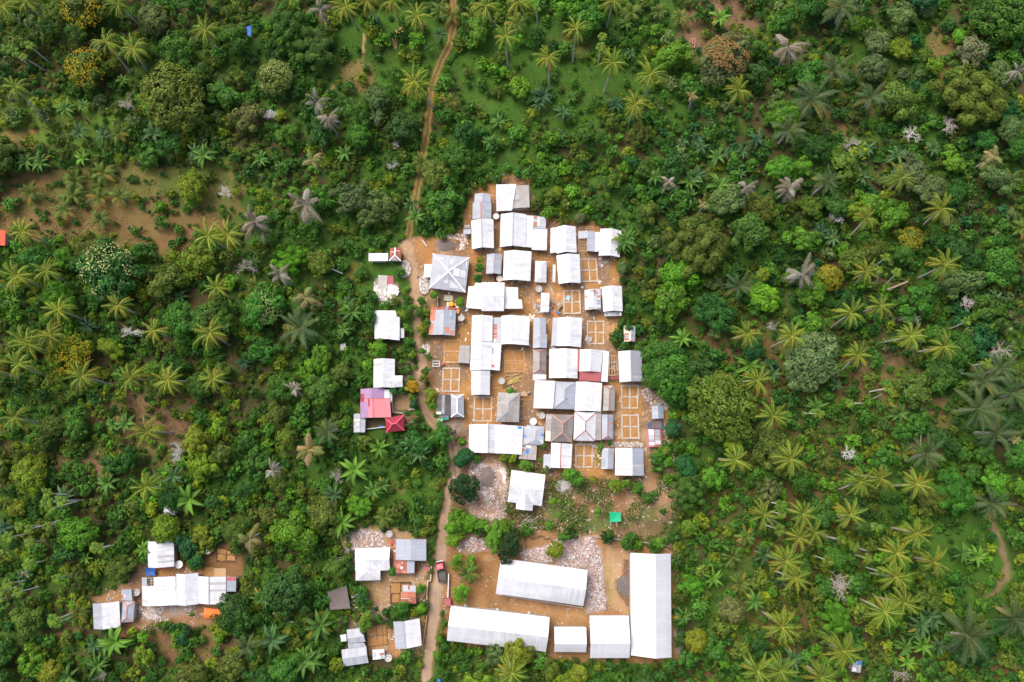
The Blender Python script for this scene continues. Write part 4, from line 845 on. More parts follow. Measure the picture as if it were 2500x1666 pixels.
# ---- south-west of the lane
H('white L-shaped hip roof beside pinkish rubble', [Q(fH, 432, 240, 781, 230, 781, 460, 434, 464, typ='hh', t=.5, hip=(.34, 0), rise=1.3, ze=2.9), Q(fH, 434, 262, 684, 262, 684, 556, 441, 561, typ='hv', t=.5, hip=(.42, .32), rise=1.28, ze=2.9)])
H('grey sheet house with ragged dark red sheets at its west and south', [Q(fH, 838, 148, 1140, 150, 1140, 363, 838, 352, m=Bl, typ='gv', t=.5, rise=.8, ze=2.7), Q(fH, 812, 142, 838, 142, 838, 352, 818, 352, m='rust_sheet', typ='s', high='r', rise=.2, ze=2.5, patch=[(.1, .3, .9, .4, 'orange_rust'), (.1, .55, .9, .62, W)]),
   Q(fH, 820, 353, 948, 347, 948, 489, 820, 488, m='rust_sheet', typ='s', high='t', rise=.3, ze=2.5, patch=[(.2, .3, .5, .6, 'orange_rust'), (.5, .5, .7, .7, O), (.02, .82, .2, .95, O), (.62, .8, .98, .97, 'orange_rust'), (.6, .2, .7, .3, O)]), Q(fH, 950, 366, 1026, 366, 1022, 486, 948, 488, m=Bl, typ='s', high='t', rise=.3, ze=2.5),
   Q(fH, 1082, 340, 1140, 335, 1140, 362, 1080, 364, m='rust_sheet', typ='s', high='t', rise=.1, ze=2.4)])
H('small rusty shed with a grey strip at its north end', [Q(fH, 908, 606, 1034, 610, 1038, 670, 908, 668, m=PZ, typ='s', high='b', rise=.2, ze=2.2, patch=[(.4, .0, .54, .7, 'rust_sheet')]), Q(fH, 890, 669, 1036, 671, 1040, 729, 890, 727, m='orange_rust', typ='s', high='t', rise=.3, ze=2.3), Q(fH, 890, 728, 1040, 730, 1040, 790, 890, 786, m='rust_sheet', typ='s', high='t', rise=.3, ze=2.1, patch=[(.0, .05, .6, .2, 'cream_sheet'), (.5, .3, .7, .6, 'orange_rust')])], name='shed', cat='shed', group=None, door=False)
H('white house with a bluish west slope, by the foundation with dark lines', [Q(fH, 812, 966, 1074, 935, 1096, 1204, 834, 1236, tp=.385, rise=1.5, ze=2.9, m=Bl, m2=W, cap='cap_grey')])
H('stepped house of two pale zinc roofs at the south end', [Q(fH, 350, 1046, 504, 1030, 538, 1166, 366, 1186, typ='gh', t=.6, m=PZ, rise=.5, ze=2.6), Q(fH, 364, 1186, 520, 1172, 545, 1216, 372, 1240, typ='s', high='t', rise=.2, ze=2.5, m=PZ), Q(fH, 300, 1246, 545, 1216, 568, 1376, 325, 1412, typ='gh', t=.5, m=PZ, rise=.6, ze=2.7), Q(fH, 286, 1100, 346, 1090, 350, 1160, 296, 1166, typ='s', high='r', rise=.15, ze=2.0, m=W)])
H('small battered tin shed beside the southern foundation', [Q(fH, 605, 1246, 725, 1236, 729, 1332, 610, 1346, typ='gv', t=.5, m=O, rise=.25, ze=2.0, patch=[(.6, .4, .95, .6, 'rust_sheet'), (.1, .2, .3, .9, PZ), (.4, .1, .5, .9, 'cream_sheet'), (.7, .65, .9, .95, PZ)])], name='shed', cat='shed', group=None, door=False)
# ---- hamlet
H('white house at the north of the south-west hamlet', [Q(fG, 752, 200, 1056, 182, 1061, 488, 760, 500, tp=.36, rise=1.5, ze=2.9, m=O, m2=W)])
def ex_g2(th, org): timber(th, org, fG, ((760, 622), (832, 615), (835, 705), (757, 708)), 2.3, 3, 4, 'roof_frame', 'pale_wood', False, 0.1)
H('white hamlet house with an open timber notch in its roof', [Q(fG, 690, 709, 1078, 705, 1081, 931, 693, 938, tp=.18, rise=1.1, ze=2.8, m=O, m2=W), Q(fG, 838, 606, 1075, 600, 1078, 705, 836, 706, typ='s', high='l', rise=.6, ze=2.8), Q(fG, 687, 612, 756, 612, 757, 708, 690, 709, typ='s', high='r', rise=.5, ze=2.7, m=Bl)], extra=ex_g2)
H('white hamlet house with a narrow bluish west slope, middle of the row', [Q(fG, 1083, 571, 1335, 560, 1335, 921, 1083, 931, tp=.39, rise=1.5, ze=2.9, m=O, m2=W)])
H('white hamlet house with a cross seam, east end of the row', [Q(fG, 1336, 596, 1655, 603, 1655, 918, 1336, 911, tp=.39, rise=1.3, ze=2.9, m=O, m2=W, cap='cap_grey')])
H('grey lean-to with a pink strip at the east end of the hamlet row', [Q(fG, 1657, 603, 1771, 604, 1770, 775, 1655, 774, typ='s', high='l', rise=.3, ze=2.4, m='steel_blue', patch=[(.02, .02, .98, .28, 'red_sheet'), (.02, .78, .98, .84, PZ), (.45, .3, .52, .98, PZ)])], name='shed', cat='shed', group=None, door=False)
H('westernmost hamlet house, white with a gridded grey west slope', [Q(fG, 123, 912, 428, 886, 444, 1185, 136, 1206, tp=.34, rise=1.5, ze=2.9, m=PZ, m2=W)])
H('blue-grey hut with salmon hip lines beside the westernmost hamlet house', [Q(fG, 470, 890, 608, 890, 591, 1122, 446, 1134, typ='hv', m=Bl, hip=(.2, .25), cap='cap_salmon', rise=.8, ze=2.4, patch=[(.05, .4, .4, .7, 'steel_blue'), (.6, .3, .95, .6, PZ)])], name='hut', cat='hut', group=None)
H('small grey shed with an orange-red corner in the hamlet', [Q(fG, 462, 750, 576, 745, 581, 886, 456, 872, typ='s', high='t', rise=.4, ze=2.3, m=Bl, patch=[(.0, .5, .2, .8, 'red_patch'), (.2, .5, .36, .75, W), (.4, .1, .7, .4, 'zinc_sheet')])], name='shed', cat='shed', group=None)
H('lone ribbed grey hut in the trees north of the hamlet', [Q(fL, 1893, 172, 2022, 178, 2015, 274, 1885, 273, typ='gh', t=.62, m=PZ, rise=.5, ze=2.2)], name='hut', cat='hut', group=None)
H('orange-red roof cut by the west edge of the picture', [Q(fS, -32, 564, 13, 564, 12, 600, -34, 602, typ='gv', t=.5, m='roof_orange', rise=.9, ze=2.7)]) if plain('roof_orange', (0.80, 0.10, 0.045), 0.5, 0.12) else None
H('small hut with white and blue roof sheets in the south-east palms', [Q(fS, 2082, 1617, 2103, 1612, 2101, 1643, 2078, 1640, typ='s', high='t', rise=.3, ze=2.3, m='pale_zinc', patch=[(.5, .02, .98, .35, 'blue_patch'), (.1, .5, .5, .9, W)])], name='hut', cat='hut', group=None)
# ---- school
sg = 'long school blocks'
H('long white school block tilted across the middle of the yard', [Q(fI, 620, 240, 1422, 350, 1381, 683, 570, 568, typ='gh', tp=.545, m='school_sheet', rise=1.9, ze=3.2)], 'school_block', 'school building', sg)
H('long white school block with a streaked grey south slope by the lane', [Q(fI, 155, 680, 1072, 785, 1035, 1108, 118, 1003, typ='gh', tp=.575, m='school_sheet', rise=2.1, ze=3.2)], 'school_block', 'school building', sg)
H('smallest white school block, between the long one and the square one', [Q(fI, 1113, 876, 1408, 878, 1408, 1112, 1112, 1108, typ='gh', tp=.68, m='hall_sheet', rise=1.5, ze=3.0)], 'school_block', 'school building', sg)
H('square white school block touching the north-south hall', [Q(fI, 1440, 772, 1803, 772, 1809, 1165, 1443, 1165, typ='gh', tp=.655, m='hall_sheet', rise=2.0, ze=3.3)], 'school_block', 'school building', sg)
H('longest roof of all, white hall running north-south at the east edge of the school', [Q(fI, 1817, 190, 2192, 196, 2199, 1160, 1822, 1140, typ='gv', tp=.62, m='hall_sheet', rise=2.0, ze=3.4)], 'school_block', 'school building', sg)

# ================================================================ foundations, dishes, truck, tarps
def foundation(label, fr, q, m='footing_concrete', us=(0, .5, 1), vs=(0, .5, 1), w=0.36, h=0.28, soil='infill_soil', skip=()):
    p = [V3(at(*fr(x, y), 0)) for x, y in q]
    c = sum(p) / 4; org = (float(c[0]), float(c[1]), 0)
    th = thing('house_foundation', org, label, 'house foundation', 'house foundations')
    bl = lambda u, v: (p[0] * (1 - u) + p[1] * u) * (1 - v) + (p[3] * (1 - u) + p[2] * u) * v
    b = MB()
    lu = np.linalg.norm(bl(1, 0) - bl(0, 0)); lv = np.linalg.norm(bl(0, 1) - bl(0, 0))
    def strip(p0, p1, hh):
        n = 4; d = (p1 - p0) / n; nn = V3((-d[1], d[0], 0)); nn /= np.linalg.norm(nn) + 1e-9; k = [p0 + d * i + nn * (random.uniform(-.05, .05) if 0 < i < n else 0) for i in range(n + 1)]
        for i in range(n):
            hj = hh * random.uniform(.7, 1.1) * (.45 if random.random() < .08 else 1); b.beam(k[i] + V3((0, 0, hj / 2)), k[i + 1] + V3((0, 0, hj / 2)), w * random.uniform(.7, 1.2), hj, m)
    for i, u in enumerate(us):
        strip(bl(u, -w / 2 / lv), bl(u, 1 + w / 2 / lv), h)
    for j, v in enumerate(vs):
        e = w * 0.5 / lu
        for i in range(len(us) - 1): strip(bl(us[i] + e, v), bl(us[i + 1] - e, v), h * .97)
    b.put('footing', th, org)
    b = MB()
    for i in range(len(us) - 1):
        for j in range(len(vs) - 1):
            N = 9; du, dv = (us[i + 1] - us[i]), (vs[j + 1] - vs[j]); a = 0.02
            z0 = random.uniform(.05, .16)
            g = [[None] * N for _ in range(N)]
            for y in range(N):
                for x in range(N):
                    fu, fv = x / (N - 1), y / (N - 1)
                    k = bl(us[i] + du * (a + (1 - 2 * a) * fu), vs[j] + dv * (a + (1 - 2 * a) * fv))
                    mound = 0.16 * (1 - min(1, 2.2 * hypot(fu - .5, fv - .5))) + random.uniform(-.03, .03)
                    g[y][x] = (k[0], k[1], z0 + max(mound, -.05))
            for y in range(N - 1):
                for x in range(N - 1):
                    b.face([g[y + 1][x], g[y + 1][x + 1], g[y][x + 1], g[y][x]], soil)
    b.put('soil_infill', th, org, True)
    FOOT.append([tuple(k[:2]) for k in p])
foundation('pale concrete grid of four bays, northernmost of the foundations', fA, ((1590, 1102), (1764, 1096), (1783, 1350), (1605, 1356)))
foundation('four-bay concrete grid with a pale blue sheet lying in it', fC, ((828, 240), (1012, 236), (1020, 496), (834, 500)))
foundation('concrete grid with a heap of stones on its south-west bay', fC, ((1104, 590), (1288, 590), (1286, 845), (1100, 846)))
foundation('muddy two-bay foundation beside a brown concrete porch roof', fD, ((1156, 56), (1346, 56), (1330, 306), (1150, 310)), 'footing_mud', (0, 1), (0, .5, 1), .35, .22)
foundation('pale concrete grid at the west side, near the white frame and red tank', fD, ((1138, 376), (1330, 376), (1320, 640), (1130, 638)))
foundation('brown string-lined foundation with round soil heaps in each bay', fD, ((1850, 175), (2075, 175), (2070, 415), (1846, 418)), 'footing_mud', (0, .38, .48, 1), (0, .46, .55, 1), .26, .2)
foundation('worn concrete foundation north of the white double-gabled house', fD, ((1500, 706), (1696, 706), (1690, 978), (1496, 980)), 'footing_concrete', (0, .5, 1), (0, .5, 1), .36, .2)
foundation('concrete grid with a wooden pallet on its west side', fE, ((1494, 480), (1682, 480), (1674, 738), (1496, 738)))
foundation('bright white concrete grid, south of the one with the pallet', fE, ((1496, 820), (1684, 818), (1692, 1082), (1500, 1084)))
foundation('concrete grid beside the white house with the single red ridge', fE, ((968, 1155), (1158, 1155), (1152, 1415), (966, 1415)))
foundation('dark trench foundation behind the hamlet under the trees', fG, ((1555, 270), (1780, 320), (1770, 430), (1550, 425)), 'dark_soil', (0, .48, 1), (0, .4, 1), .45, .12, 'infill_soil')
foundation('trench foundation half covered by a rusty shed', fH, ((790, 585), (985, 582), (985, 785), (790, 785)), 'dark_soil', (0, .48, 1), (0, .5, 1), .5, .1)
foundation('foundation with thin dark lines between two southern houses', fH, ((550, 1010), (740, 990), (762, 1192), (560, 1215)), 'dark_wood', (0, .5, .8, 1), (0, .52, 1), .16, .2)

def dish(label, fr, x, y, rpx, m='dish_white', tilt=0.22, az=0.0, z=1.5):
    P = at(*fr(x, y), z); r = rpx / fr.a[2] / 9.6
    th = thing('satellite_dish', (P[0], P[1], 0), label, 'satellite dish', 'satellite dishes')
    b = MB(); n = 8; D = 0.22 * r
    prof = [(r * i / n, D * (i / n) ** 2) for i in range(n + 1)]
    b.lathe(prof, m, 28); b.lathe([(r, D), (r + .03, D + .015), (r + .03, D - .02), (r, D - .03)], 'metal_grey', 28)
    b.lathe([(k, h - .02) for k, h in reversed(prof)], 'metal_grey', 28)
    d = put('dish', b.mesh('dish'), th, (0, 0, z), rot=(tilt * cos(az), tilt * sin(az), 0))
    b = MB(); fz = r * .95
    for k in range(3):
        a = 2 * pi * k / 3 + .4; b.beam((r * .95 * cos(a), r * .95 * sin(a), D), (.04 * cos(a), .04 * sin(a), fz), .035, .035, 'metal_grey')
    b.put('feed_strut', d)
    b = MB(); b.lathe([(0, fz + .10), (.10, fz + .08), (.10, fz - .05), (0, fz - .08)], 'dish_white', 10); b.put('receiver', d)
    b = MB(); b.lathe([(.06, 0), (.06, z - .02), (0, z)], 'metal_grey', 8); b.put('mast', th)
dish('white dish with rusty stains beside the stepped zinc house', fA, 616, 605, 35, 'dish_white', .1, .5)
dish('cream dish behind the small dull zinc gable house', fA, 657, 1322, 37, 'dish_cream', .12, 1)
dish('grey dish in the middle street, north of the whitish hut', fA, 1108, 1440, 39, 'dish_mesh', .1, 2)
dish('pale mesh dish east of the patchwork house', fB, 1346, 928, 38, 'dish_mesh', .14, 3)
dish('greyish dish at the south-west corner of a white gable house with lean-to', fC, 712, 872, 34, 'dish_mesh', .1, 1)
dish('grey dish near the bamboo stack', fE, 115, 425, 38, 'dish_mesh', .1, 0)
dish('bright white dish north of the pale blue-patched roof', fE, 478, 890, 40, 'dish_white', .08, .7)
dish('grey mesh dish beside the dark dashed hip roof', fE, 577, 825, 37, 'dish_mesh', .1, 2.5)
dish('white dish in the south-west hamlet', fG, 1116, 462, 41, 'dish_white', .1, 1)
dish('grey dish beside the orange-cornered hamlet shed', fG, 628, 784, 38, 'dish_mesh', .12, 2)
dish('grey dish on the dark dug plot behind the hamlet', fG, 1452, 305, 36, 'dish_mesh', .12, 4)
dish('mesh dish at the edge of pink rubble west of the lane', fH, 772, 97, 32, 'dish_mesh', .1, 1)
dish('mesh dish beside the battered tin shed', fH, 765, 1326, 34, 'dish_mesh', .1, 3)

def truck():
    c0, c1 = at(*fH(1272, 372), 1.0), at(*fH(1307, 572), 1.0)       # nose, tail
    d = V3(c0) - V3(c1); L = float(np.linalg.norm(d)); rz = atan2(d[1], d[0])
    m = (V3(c0) + V3(c1)) / 2
    th = thing('truck', (m[0], m[1], 0), 'red-cabbed truck with a dark open load bed on the earth lane', 'truck', None, rz)
    hw = 0.98; x0 = -L / 2; xc = L / 2 - 1.75
    b = MB(); b.box((-.2, 0, .55), (L - .7, .8, .22), 'truck_bed'); b.put('chassis', th)
    b = MB()                                                        # load bed: floor and four boards
    b.box(((x0 + xc - .25) / 2, 0, .85), (xc - .25 - x0, 2 * hw, .12), 'truck_bed')
    for s in (-1, 1): b.box(((x0 + xc - .25) / 2, s * (hw - .04), .972), (xc - .25 - x0, .08, .58), 'truck_bed')
    b.box((xc - .29, 0, .972), (.08, 2 * hw - .17, .85), 'truck_bed'); b.box((x0 + .04, 0, .972), (.08, 2 * hw - .17, .5), 'truck_bed')
    for k in range(5):
        xx = x0 + .3 + k * (xc - .7 - x0) / 4
        for s in (-1, 1): b.box((xx, s * (hw + .03), .8), (.07, .05, .78), 'metal_grey')
    bed = b.put('load_bed', th)
    b = MB(); N = 9; xs = np.linspace(x0 + .12, xc - .38, N); ys = np.linspace(-hw + .1, hw - .1, 6)
    hz = [[.99 + .12 * random.random() + .22 * (1 - abs(2 * i / (N - 1) - .9)) for j in range(6)] for i in range(N)]
    for i in range(N - 1):
        for j in range(5): b.face([(xs[i], ys[j], hz[i][j]), (xs[i + 1], ys[j], hz[i + 1][j]), (xs[i + 1], ys[j + 1], hz[i + 1][j + 1]), (xs[i], ys[j + 1], hz[i][j + 1])], 'truck_load')
    b.put('load', bed, smooth=True)
    b = MB(); lo = [(xc, -.92, .6), (L / 2 - .05, -.92, .6), (L / 2 - .05, .92, .6), (xc, .92, .6)]
    mid = [(xc, -.94, 1.35), (L / 2, -.93, 1.35), (L / 2, .93, 1.35), (xc, .94, 1.35)]
    up = [(xc + .05, -.80, 2.05), (L / 2 - .42, -.78, 2.05), (L / 2 - .42, .78, 2.05), (xc + .05, .80, 2.05)]
    b.hexa(lo, mid, 'truck_red'); b.hexa([(p[0], p[1], p[2] + .001) for p in mid], up, 'truck_red')
    cab = b.put('cab', th)
    b = MB(); b.hexa([(xc + .12, -.72, 2.055), (L / 2 - .5, -.7, 2.055), (L / 2 - .5, .7, 2.055), (xc + .12, .72, 2.055)], [(xc + .2, -.6, 2.13), (L / 2 - .6, -.58, 2.13), (L / 2 - .6, .58, 2.13), (xc + .2, .6, 2.13)], 'truck_pink'); o = b.put('roof_panel', cab); o['label'] = 'faded pink cab roof'
    b = MB(); f = lambda t, y: (L / 2 - .42 * t + .02 + .005, y * (1 - .16 * t), 1.38 + .64 * t)
    b.face([f(.05, -.86), f(.05, .86), f(.9, .86), f(.9, -.86)], 'glass_dark'); b.put('windscreen', cab)
    for s in (-1, 1):
        b = MB(); b.face([(xc + .2, s * .935, 1.42), (L / 2 - .25, s * .925, 1.42), (L / 2 - .55, s * .822, 1.95), (xc + .25, s * .83, 1.95)], 'glass_dark'); b.put('side_window', cab)
        b = MB(); b.box((L / 2 + .0, s * .66, .78), (.08, .3, .2), 'lamp_glass'); b.put('headlight', cab)
        b = MB(); b.beam((L / 2 - .1, s * .9, 1.6), (L / 2 + .1, s * 1.15, 1.65), .04, .04, 'metal_grey'); b.box((L / 2 + .1, s * 1.17, 1.5), (.05, .16, .3), 'metal_grey'); b.put('mirror', cab)
    b = MB(); b.box((L / 2 + .05, 0, .45), (.14, 1.86, .25), 'dish_white'); b.put('bumper', th)
    for x in (L / 2 - .95, x0 + .95):
        for s in (-1, 1):
            b = MB(); r = .42
            for k in range(16):
                a0, a1 = 2 * pi * k / 16, 2 * pi * (k + 1) / 16
                P = lambda a, y, q: (x + q * cos(a), s * y, r + q * sin(a))
                b.face([P(a0, .62, r), P(a1, .62, r), P(a1, .90, r), P(a0, .90, r)], 'rubber'); b.face([P(a0, .90, r), P(a1, .90, r), P(a1, .90, .24), P(a0, .90, .24)], 'rubber'); b.face([P(a0, .62, r), P(a1, .62, r), P(a1, .62, .1), P(a0, .62, .1)], 'rubber')
            w = b.put('wheel', th)
            b = MB()
            for k in range(12):
                a0, a1 = 2 * pi * k / 12, 2 * pi * (k + 1) / 12
                b.face([(x, s * .86, r), (x + .24 * cos(a0), s * .89, r + .24 * sin(a0)), (x + .24 * cos(a1), s * .89, r + .24 * sin(a1))], 'metal_grey')
            b.put('rim', w)
truck()
def motorbike(label, fr, x, y, rz, m):
    P = at(*fr(x, y), 0); th = thing('motorcycle', P, label, 'motorcycle', None, rz)
    for xx in (-.62, .62):
        b = MB(); n = 14
        for k in range(n):
            a0, a1 = 2 * pi * k / n, 2 * pi * (k + 1) / n
            q = lambda a, r, yy: (xx + r * cos(a), yy, .29 + r * sin(a))
            b.face([q(a0, .29, -.05), q(a1, .29, -.05), q(a1, .29, .05), q(a0, .29, .05)], 'rubber')
            for sd in (-.05, .05): b.face([q(a0, .29, sd), q(a1, .29, sd), q(a1, .1, sd), q(a0, .1, sd)], 'rubber')
        b.put('wheel', th)
    b = MB(); b.hexa([(-.6, -.12, .4), (.3, -.14, .35), (.3, .14, .35), (-.6, .12, .4)], [(-.75, -.1, .75), (.2, -.16, .62), (.2, .16, .62), (-.75, .1, .75)], m); b.hexa([(.35, -.2, .3), (.5, -.2, .3), (.5, .2, .3), (.35, .2, .3)], [(.38, -.16, .95), (.48, -.16, .95), (.48, .16, .95), (.38, .16, .95)], m); b.put('body', th)
    b = MB(); b.hexa([(-.7, -.13, .76), (.1, -.15, .7), (.1, .15, .7), (-.7, .13, .76)], [(-.68, -.11, .84), (.06, -.13, .78), (.06, .13, .78), (-.68, .11, .84)], 'rubber'); b.put('seat', th)
    b = MB(); b.beam((.42, -.33, 1.0), (.42, .33, 1.0), .04, .04, 'metal_grey'); b.beam((.62, 0, .3), (.42, 0, 1.0), .07, .07, 'metal_grey'); b.put('handlebar', th)
motorbike('dark motorcycle parked by the four-bay foundation with the blue sheet', fK, 895, 1225, 1.0, 'truck_bed')
motorbike('dark motorcycle parked behind the small dull zinc gable house', fA, 606, 1322, 1.6, 'tarp_blue')

def sheet(b, P, z, m, sag=0.25, ridge=None, n=10, wr=0.06, th=0.012):
    """cloth over four corner points"""
    P = [V3(p) for p in P]
    def pt(u, v):
        k = (P[0] * (1 - u) + P[1] * u) * (1 - v) + (P[3] * (1 - u) + P[2] * u) * v
        zz = k[2] - sag * 16 * u * (1 - u) * v * (1 - v) + wr * (random.random() - .5)
        if ridge: zz = k[2] + ridge[1] * (1 - abs(v - ridge[0]) / max(ridge[0], 1 - ridge[0])) + wr * (random.random() - .5) - 0.1 * sin(pi * u)
        return (k[0], k[1], zz)
    g = [[pt(i / n, j / n) for i in range(n + 1)] for j in range(n + 1)]
    for j in range(n):
        for i in range(n):
            q = [g[j + 1][i], g[j + 1][i + 1], g[j][i + 1], g[j][i]]
            b.face(q, m); b.face([(x, y, zz - th) for x, y, zz in reversed(q)], m)
def tarp(label, fr, q, m, z=1.9, sag=.25, ridge=None, name='tarp_shelter', posts=True, cat='tarp shelter', poles=()):
    P = [at(*fr(x, y), z) for x, y in q]; c = sum(V3(p) for p in P) / 4; org = (float(c[0]), float(c[1]), 0)
    th = thing(name, org, label, cat)
    b = MB(); sheet(b, P, z, m, sag, ridge); b.put('tarp', th, org, True)
    if posts:
        for p in P: b = MB(); b.beam((p[0], p[1], 0), (p[0], p[1], z + .15), .07, .07, 'pale_wood'); b.put('pole', th, org)
    if poles:
        for a, c2 in poles: b = MB(); b.beam(at(*fr(*a), z + .1), at(*fr(*c2), z + .1), .08, .08, 'pale_wood'); b.put('cross_pole', th, org)
    FOOT.append([tuple(p[:2]) for p in P])
tarp('bright green tarp on poles in the weedy field', fF, ((1757, 906), (1862, 905), (1866, 994), (1760, 1000)), 'tarp_green', 1.7, .2, None, poles=[((1808, 885), (1812, 906)), ((1818, 996), (1830, 1045))])
tarp('bright orange tarp shelter at the edge of the hamlet', fG, ((1412, 963), (1610, 982), (1612, 1086), (1394, 1064)), 'tarp_orange', 1.6, .2, (.72, .55), poles=[((1362, 1032), (1400, 1038)), ((1405, 950), (1412, 1000))])
tarp('brown-grey tarp roof among plants west of the lane', fH, ((163, 678), (348, 612), (388, 836), (186, 852)), 'tarp_brown', 2.2, .35)
tarp('brown tarp with blue edges beside the red-bordered shack', fE, ((1836, 868), (1950, 870), (1955, 972), (1808, 974)), 'tarp_brown', 1.7, .2)
tarp('strip of blue tarp beneath the brown one by the red-bordered shack', fE, ((1800, 905), (1965, 900), (1968, 978), (1798, 978)), 'tarp_blue', 1.2, .1, posts=False, name='tarp', cat='tarp')
tarp('crumpled dark blue tarp south of the northern hamlet house', fG, ((722, 506), (838, 502), (840, 590), (735, 592)), 'tarp_blue', 1.2, .25)
tarp('pale blue sheet lying in a foundation bay', fK, ((1100, 800), (1222, 815), (1160, 985), (1045, 915)), 'tarp_pale_blue', .34, .02, None, 'tarp', False, 'tarp')
tarp('crumpled orange tarp below the whitish hut', fK, ((620, 1345), (700, 1340), (790, 1470), (740, 1490)), 'tarp_orange', .5, .1, None, 'tarp', False, 'tarp')
tarp('small blue tarp beside the crumpled orange one', fK, ((770, 1310), (890, 1320), (885, 1395), (765, 1390)), 'blue_patch', .6, .15, None, 'tarp', False, 'tarp')
tarp('peach cloth at the east wall of the patchwork house', fM, ((1180, 860), (1270, 870), (1285, 1000), (1190, 1050)), 'cloth_peach', .7, .15, None, 'tarp', False, 'tarp') if plain('cloth_peach', (0.78, 0.33, 0.12), 0.7, 0.2) else None
tarp('blue tarp in the yard between pink house and crimson roof', fD, ((396, 1035), (458, 1035), (460, 1052), (396, 1054)), 'blue_patch', .7, .05, None, 'tarp', False, 'tarp')
tarp('tiny blue tarp at the lane edge in the far south', fI, ((25, 1352), (60, 1356), (58, 1385), (22, 1380)), 'blue_patch', .8, .1, None, 'tarp', False, 'tarp')
tarp('blue sheet deep in the north-western trees', fS, ((601, 65), (613, 63), (612, 90), (604, 86)), 'tarp_blue', 6.0, .1, None, 'tarp', False, 'tarp')

def tank(label, x, y, r, m, z=0.9, fr=fM):
    P = at(*fr(x, y), z); th = thing('water_tank', (P[0], P[1], 0), label, 'water tank')
    b = MB(); b.lathe([(0, 0), (r * .96, .01), (r, .12), (r, z * .8), (r * .93, z * .95), (r * .5, z), (r * .22, z)], m, 22); b.put('body', th, smooth=True)
    b = MB(); b.lathe([(r * .22, z), (r * .22, z + .05), (0, z + .06)], 'tank_dark', 14); b.put('lid', th)
tank('round yellow-orange tank north of the patchwork house', 966, 662, .62, 'tank_yellow', .95)
tank('smaller pale orange tank touching the big yellow one', 1112, 690, .33, 'cloth_peach', .6)
tank('small red tank beside a white frame in the west of the village', 1131, 326, .42, 'red_patch', .9, fD)
tank('small red tank between L-shaped white roof and grey sheet house', 792, 186, .5, 'red_patch', .9, fH)
tank('small dark round tank east of the weathered grey-brown hip roof', 428, 556, .32, 'grey_patch', .8, fE)

def pond():
    q = [V3(at(*fM(x, y), 0)) for x, y in ((705, 330), (1045, 340), (1030, 560), (690, 555))]; c = sum(q) / 4; org = (float(c[0]), float(c[1]), 0)
    th = thing('water_basin', org, 'greenish concrete water basin south of the square zinc house', 'basin')
    b = MB()
    for i in range(4):
        a, d = q[i], q[(i + 1) % 4]; e = (d - a) / np.linalg.norm(d - a) * .1
        b.beam(a + e + V3((0, 0, .2)), d - e * .0 + V3((0, 0, .2)), .16, .4, 'stone_wall')
    b.put('rim', th, org)
    b = MB(); z = V3((0, 0, .3)); b.face([q[3] + z, q[2] + z, q[1] + z, q[0] + z], 'pond_green'); b.put('water_surface', th, org)
pond()
def wall(label, fr, pts, m='stone_wall', w=.25, h=.9, name='low_wall', cat='wall'):
    P = [V3(at(*fr(x, y), 0)) for x, y in pts]; c = sum(P) / len(P); org = (float(c[0]), float(c[1]), 0)
    b = MB()
    for i in range(len(P) - 1): b.beam(P[i] + V3((0, 0, h / 2 + .01 * (i % 2))), P[i + 1] + V3((0, 0, h / 2 + .01 * (i % 2))), w, h, m)
    o = put(name, b.mesh(name, org), None, org); tag(o, label, cat)
wall('straight white wall along the east of the lane beside the truck', fH, ((1366, 490), (1364, 560), (1358, 725)), 'white_wall', .22, 1.1)
wall('short dull red gate pillar at the end of the white lane wall', fH, ((1357, 732), (1359, 800)), 'gate_red', 1.4, 1.5, 'gate_pillar', 'pillar')
wall('small pinkish wall block west of the lane by the truck', fH, ((1142, 440), (1180, 440)), 'gate_red', 1.0, 1.2, 'gate_pillar', 'pillar')
wall('low bamboo rail fence along the west of the lane', fH, ((1195, 412), (1185, 560), (1160, 560), (1148, 700), (1150, 780)), 'pale_wood', .18, .8, 'fence', 'fence')
wall('thin dark plank fence along the lane by the southern white house', fH, ((1150, 900), (1135, 1020), (1120, 1110), (1105, 1230)), 'wood', .16, .8, 'fence', 'fence')
wall('low wall between patchwork house and green basin', fM, ((455, 430), (460, 770)), 'concrete', .18, .9)
wall('concrete step path leading to the patchwork house', fM, ((835, 590), (830, 880)), 'white_wall', .45, .12, 'step_path', 'path')
wall('L-shaped low stone wall round the bare yard east of the pink house', fD, ((556, 760), (562, 880), (700, 892), (760, 850), (815, 848)), 'stone_wall', .35, .5)
wall('curved stone edging at the corner below the crimson roof', fD, ((702, 1045), (740, 1010), (790, 990), (830, 992)), 'stone_wall', .3, .4)
wall('dark hollow brick wall curling round a puddle yard', fD, ((1395, 1155), (1310, 1160), (1275, 1200), (1290, 1250)), 'dark_wood', .35, .6)
wall('dark low wall along the grey puddle yard', fD, ((1095, 1060), (1150, 1090), (1240, 1110), (1280, 1085)), 'dark_wood', .45, .5)
wall('white courtyard wall south of the pink house', fD, ((250, 1075), (478, 1052)), 'white_wall', .18, .9)
wall('fine white pipe running into the forest west of the pink house', fD, ((0, 985), (25, 1018), (110, 1034)), 'white_patch', .12, .1, 'water_pipe', 'pipe')
wall('squiggly low wall ruin north of the tilted school block', fF, ((945, 1180), (960, 1140), (935, 1120), (960, 1105), (985, 1130), (1010, 1155), (1060, 1150), (1085, 1130), (1120, 1135), (1140, 1160), (1180, 1150), (1205, 1170), (1195, 1195)), 'dark_wood', .22, .4)
wall('squiggly ruin leg running south towards the dark round tree', fF, ((945, 1180), (965, 1220), (950, 1265)), 'dark_wood', .2, .4)
wall('long thin kerb south of the tilted school block', fI, ((585, 575), (1380, 700)), 'concrete', .22, .18, 'kerb', 'kerb')
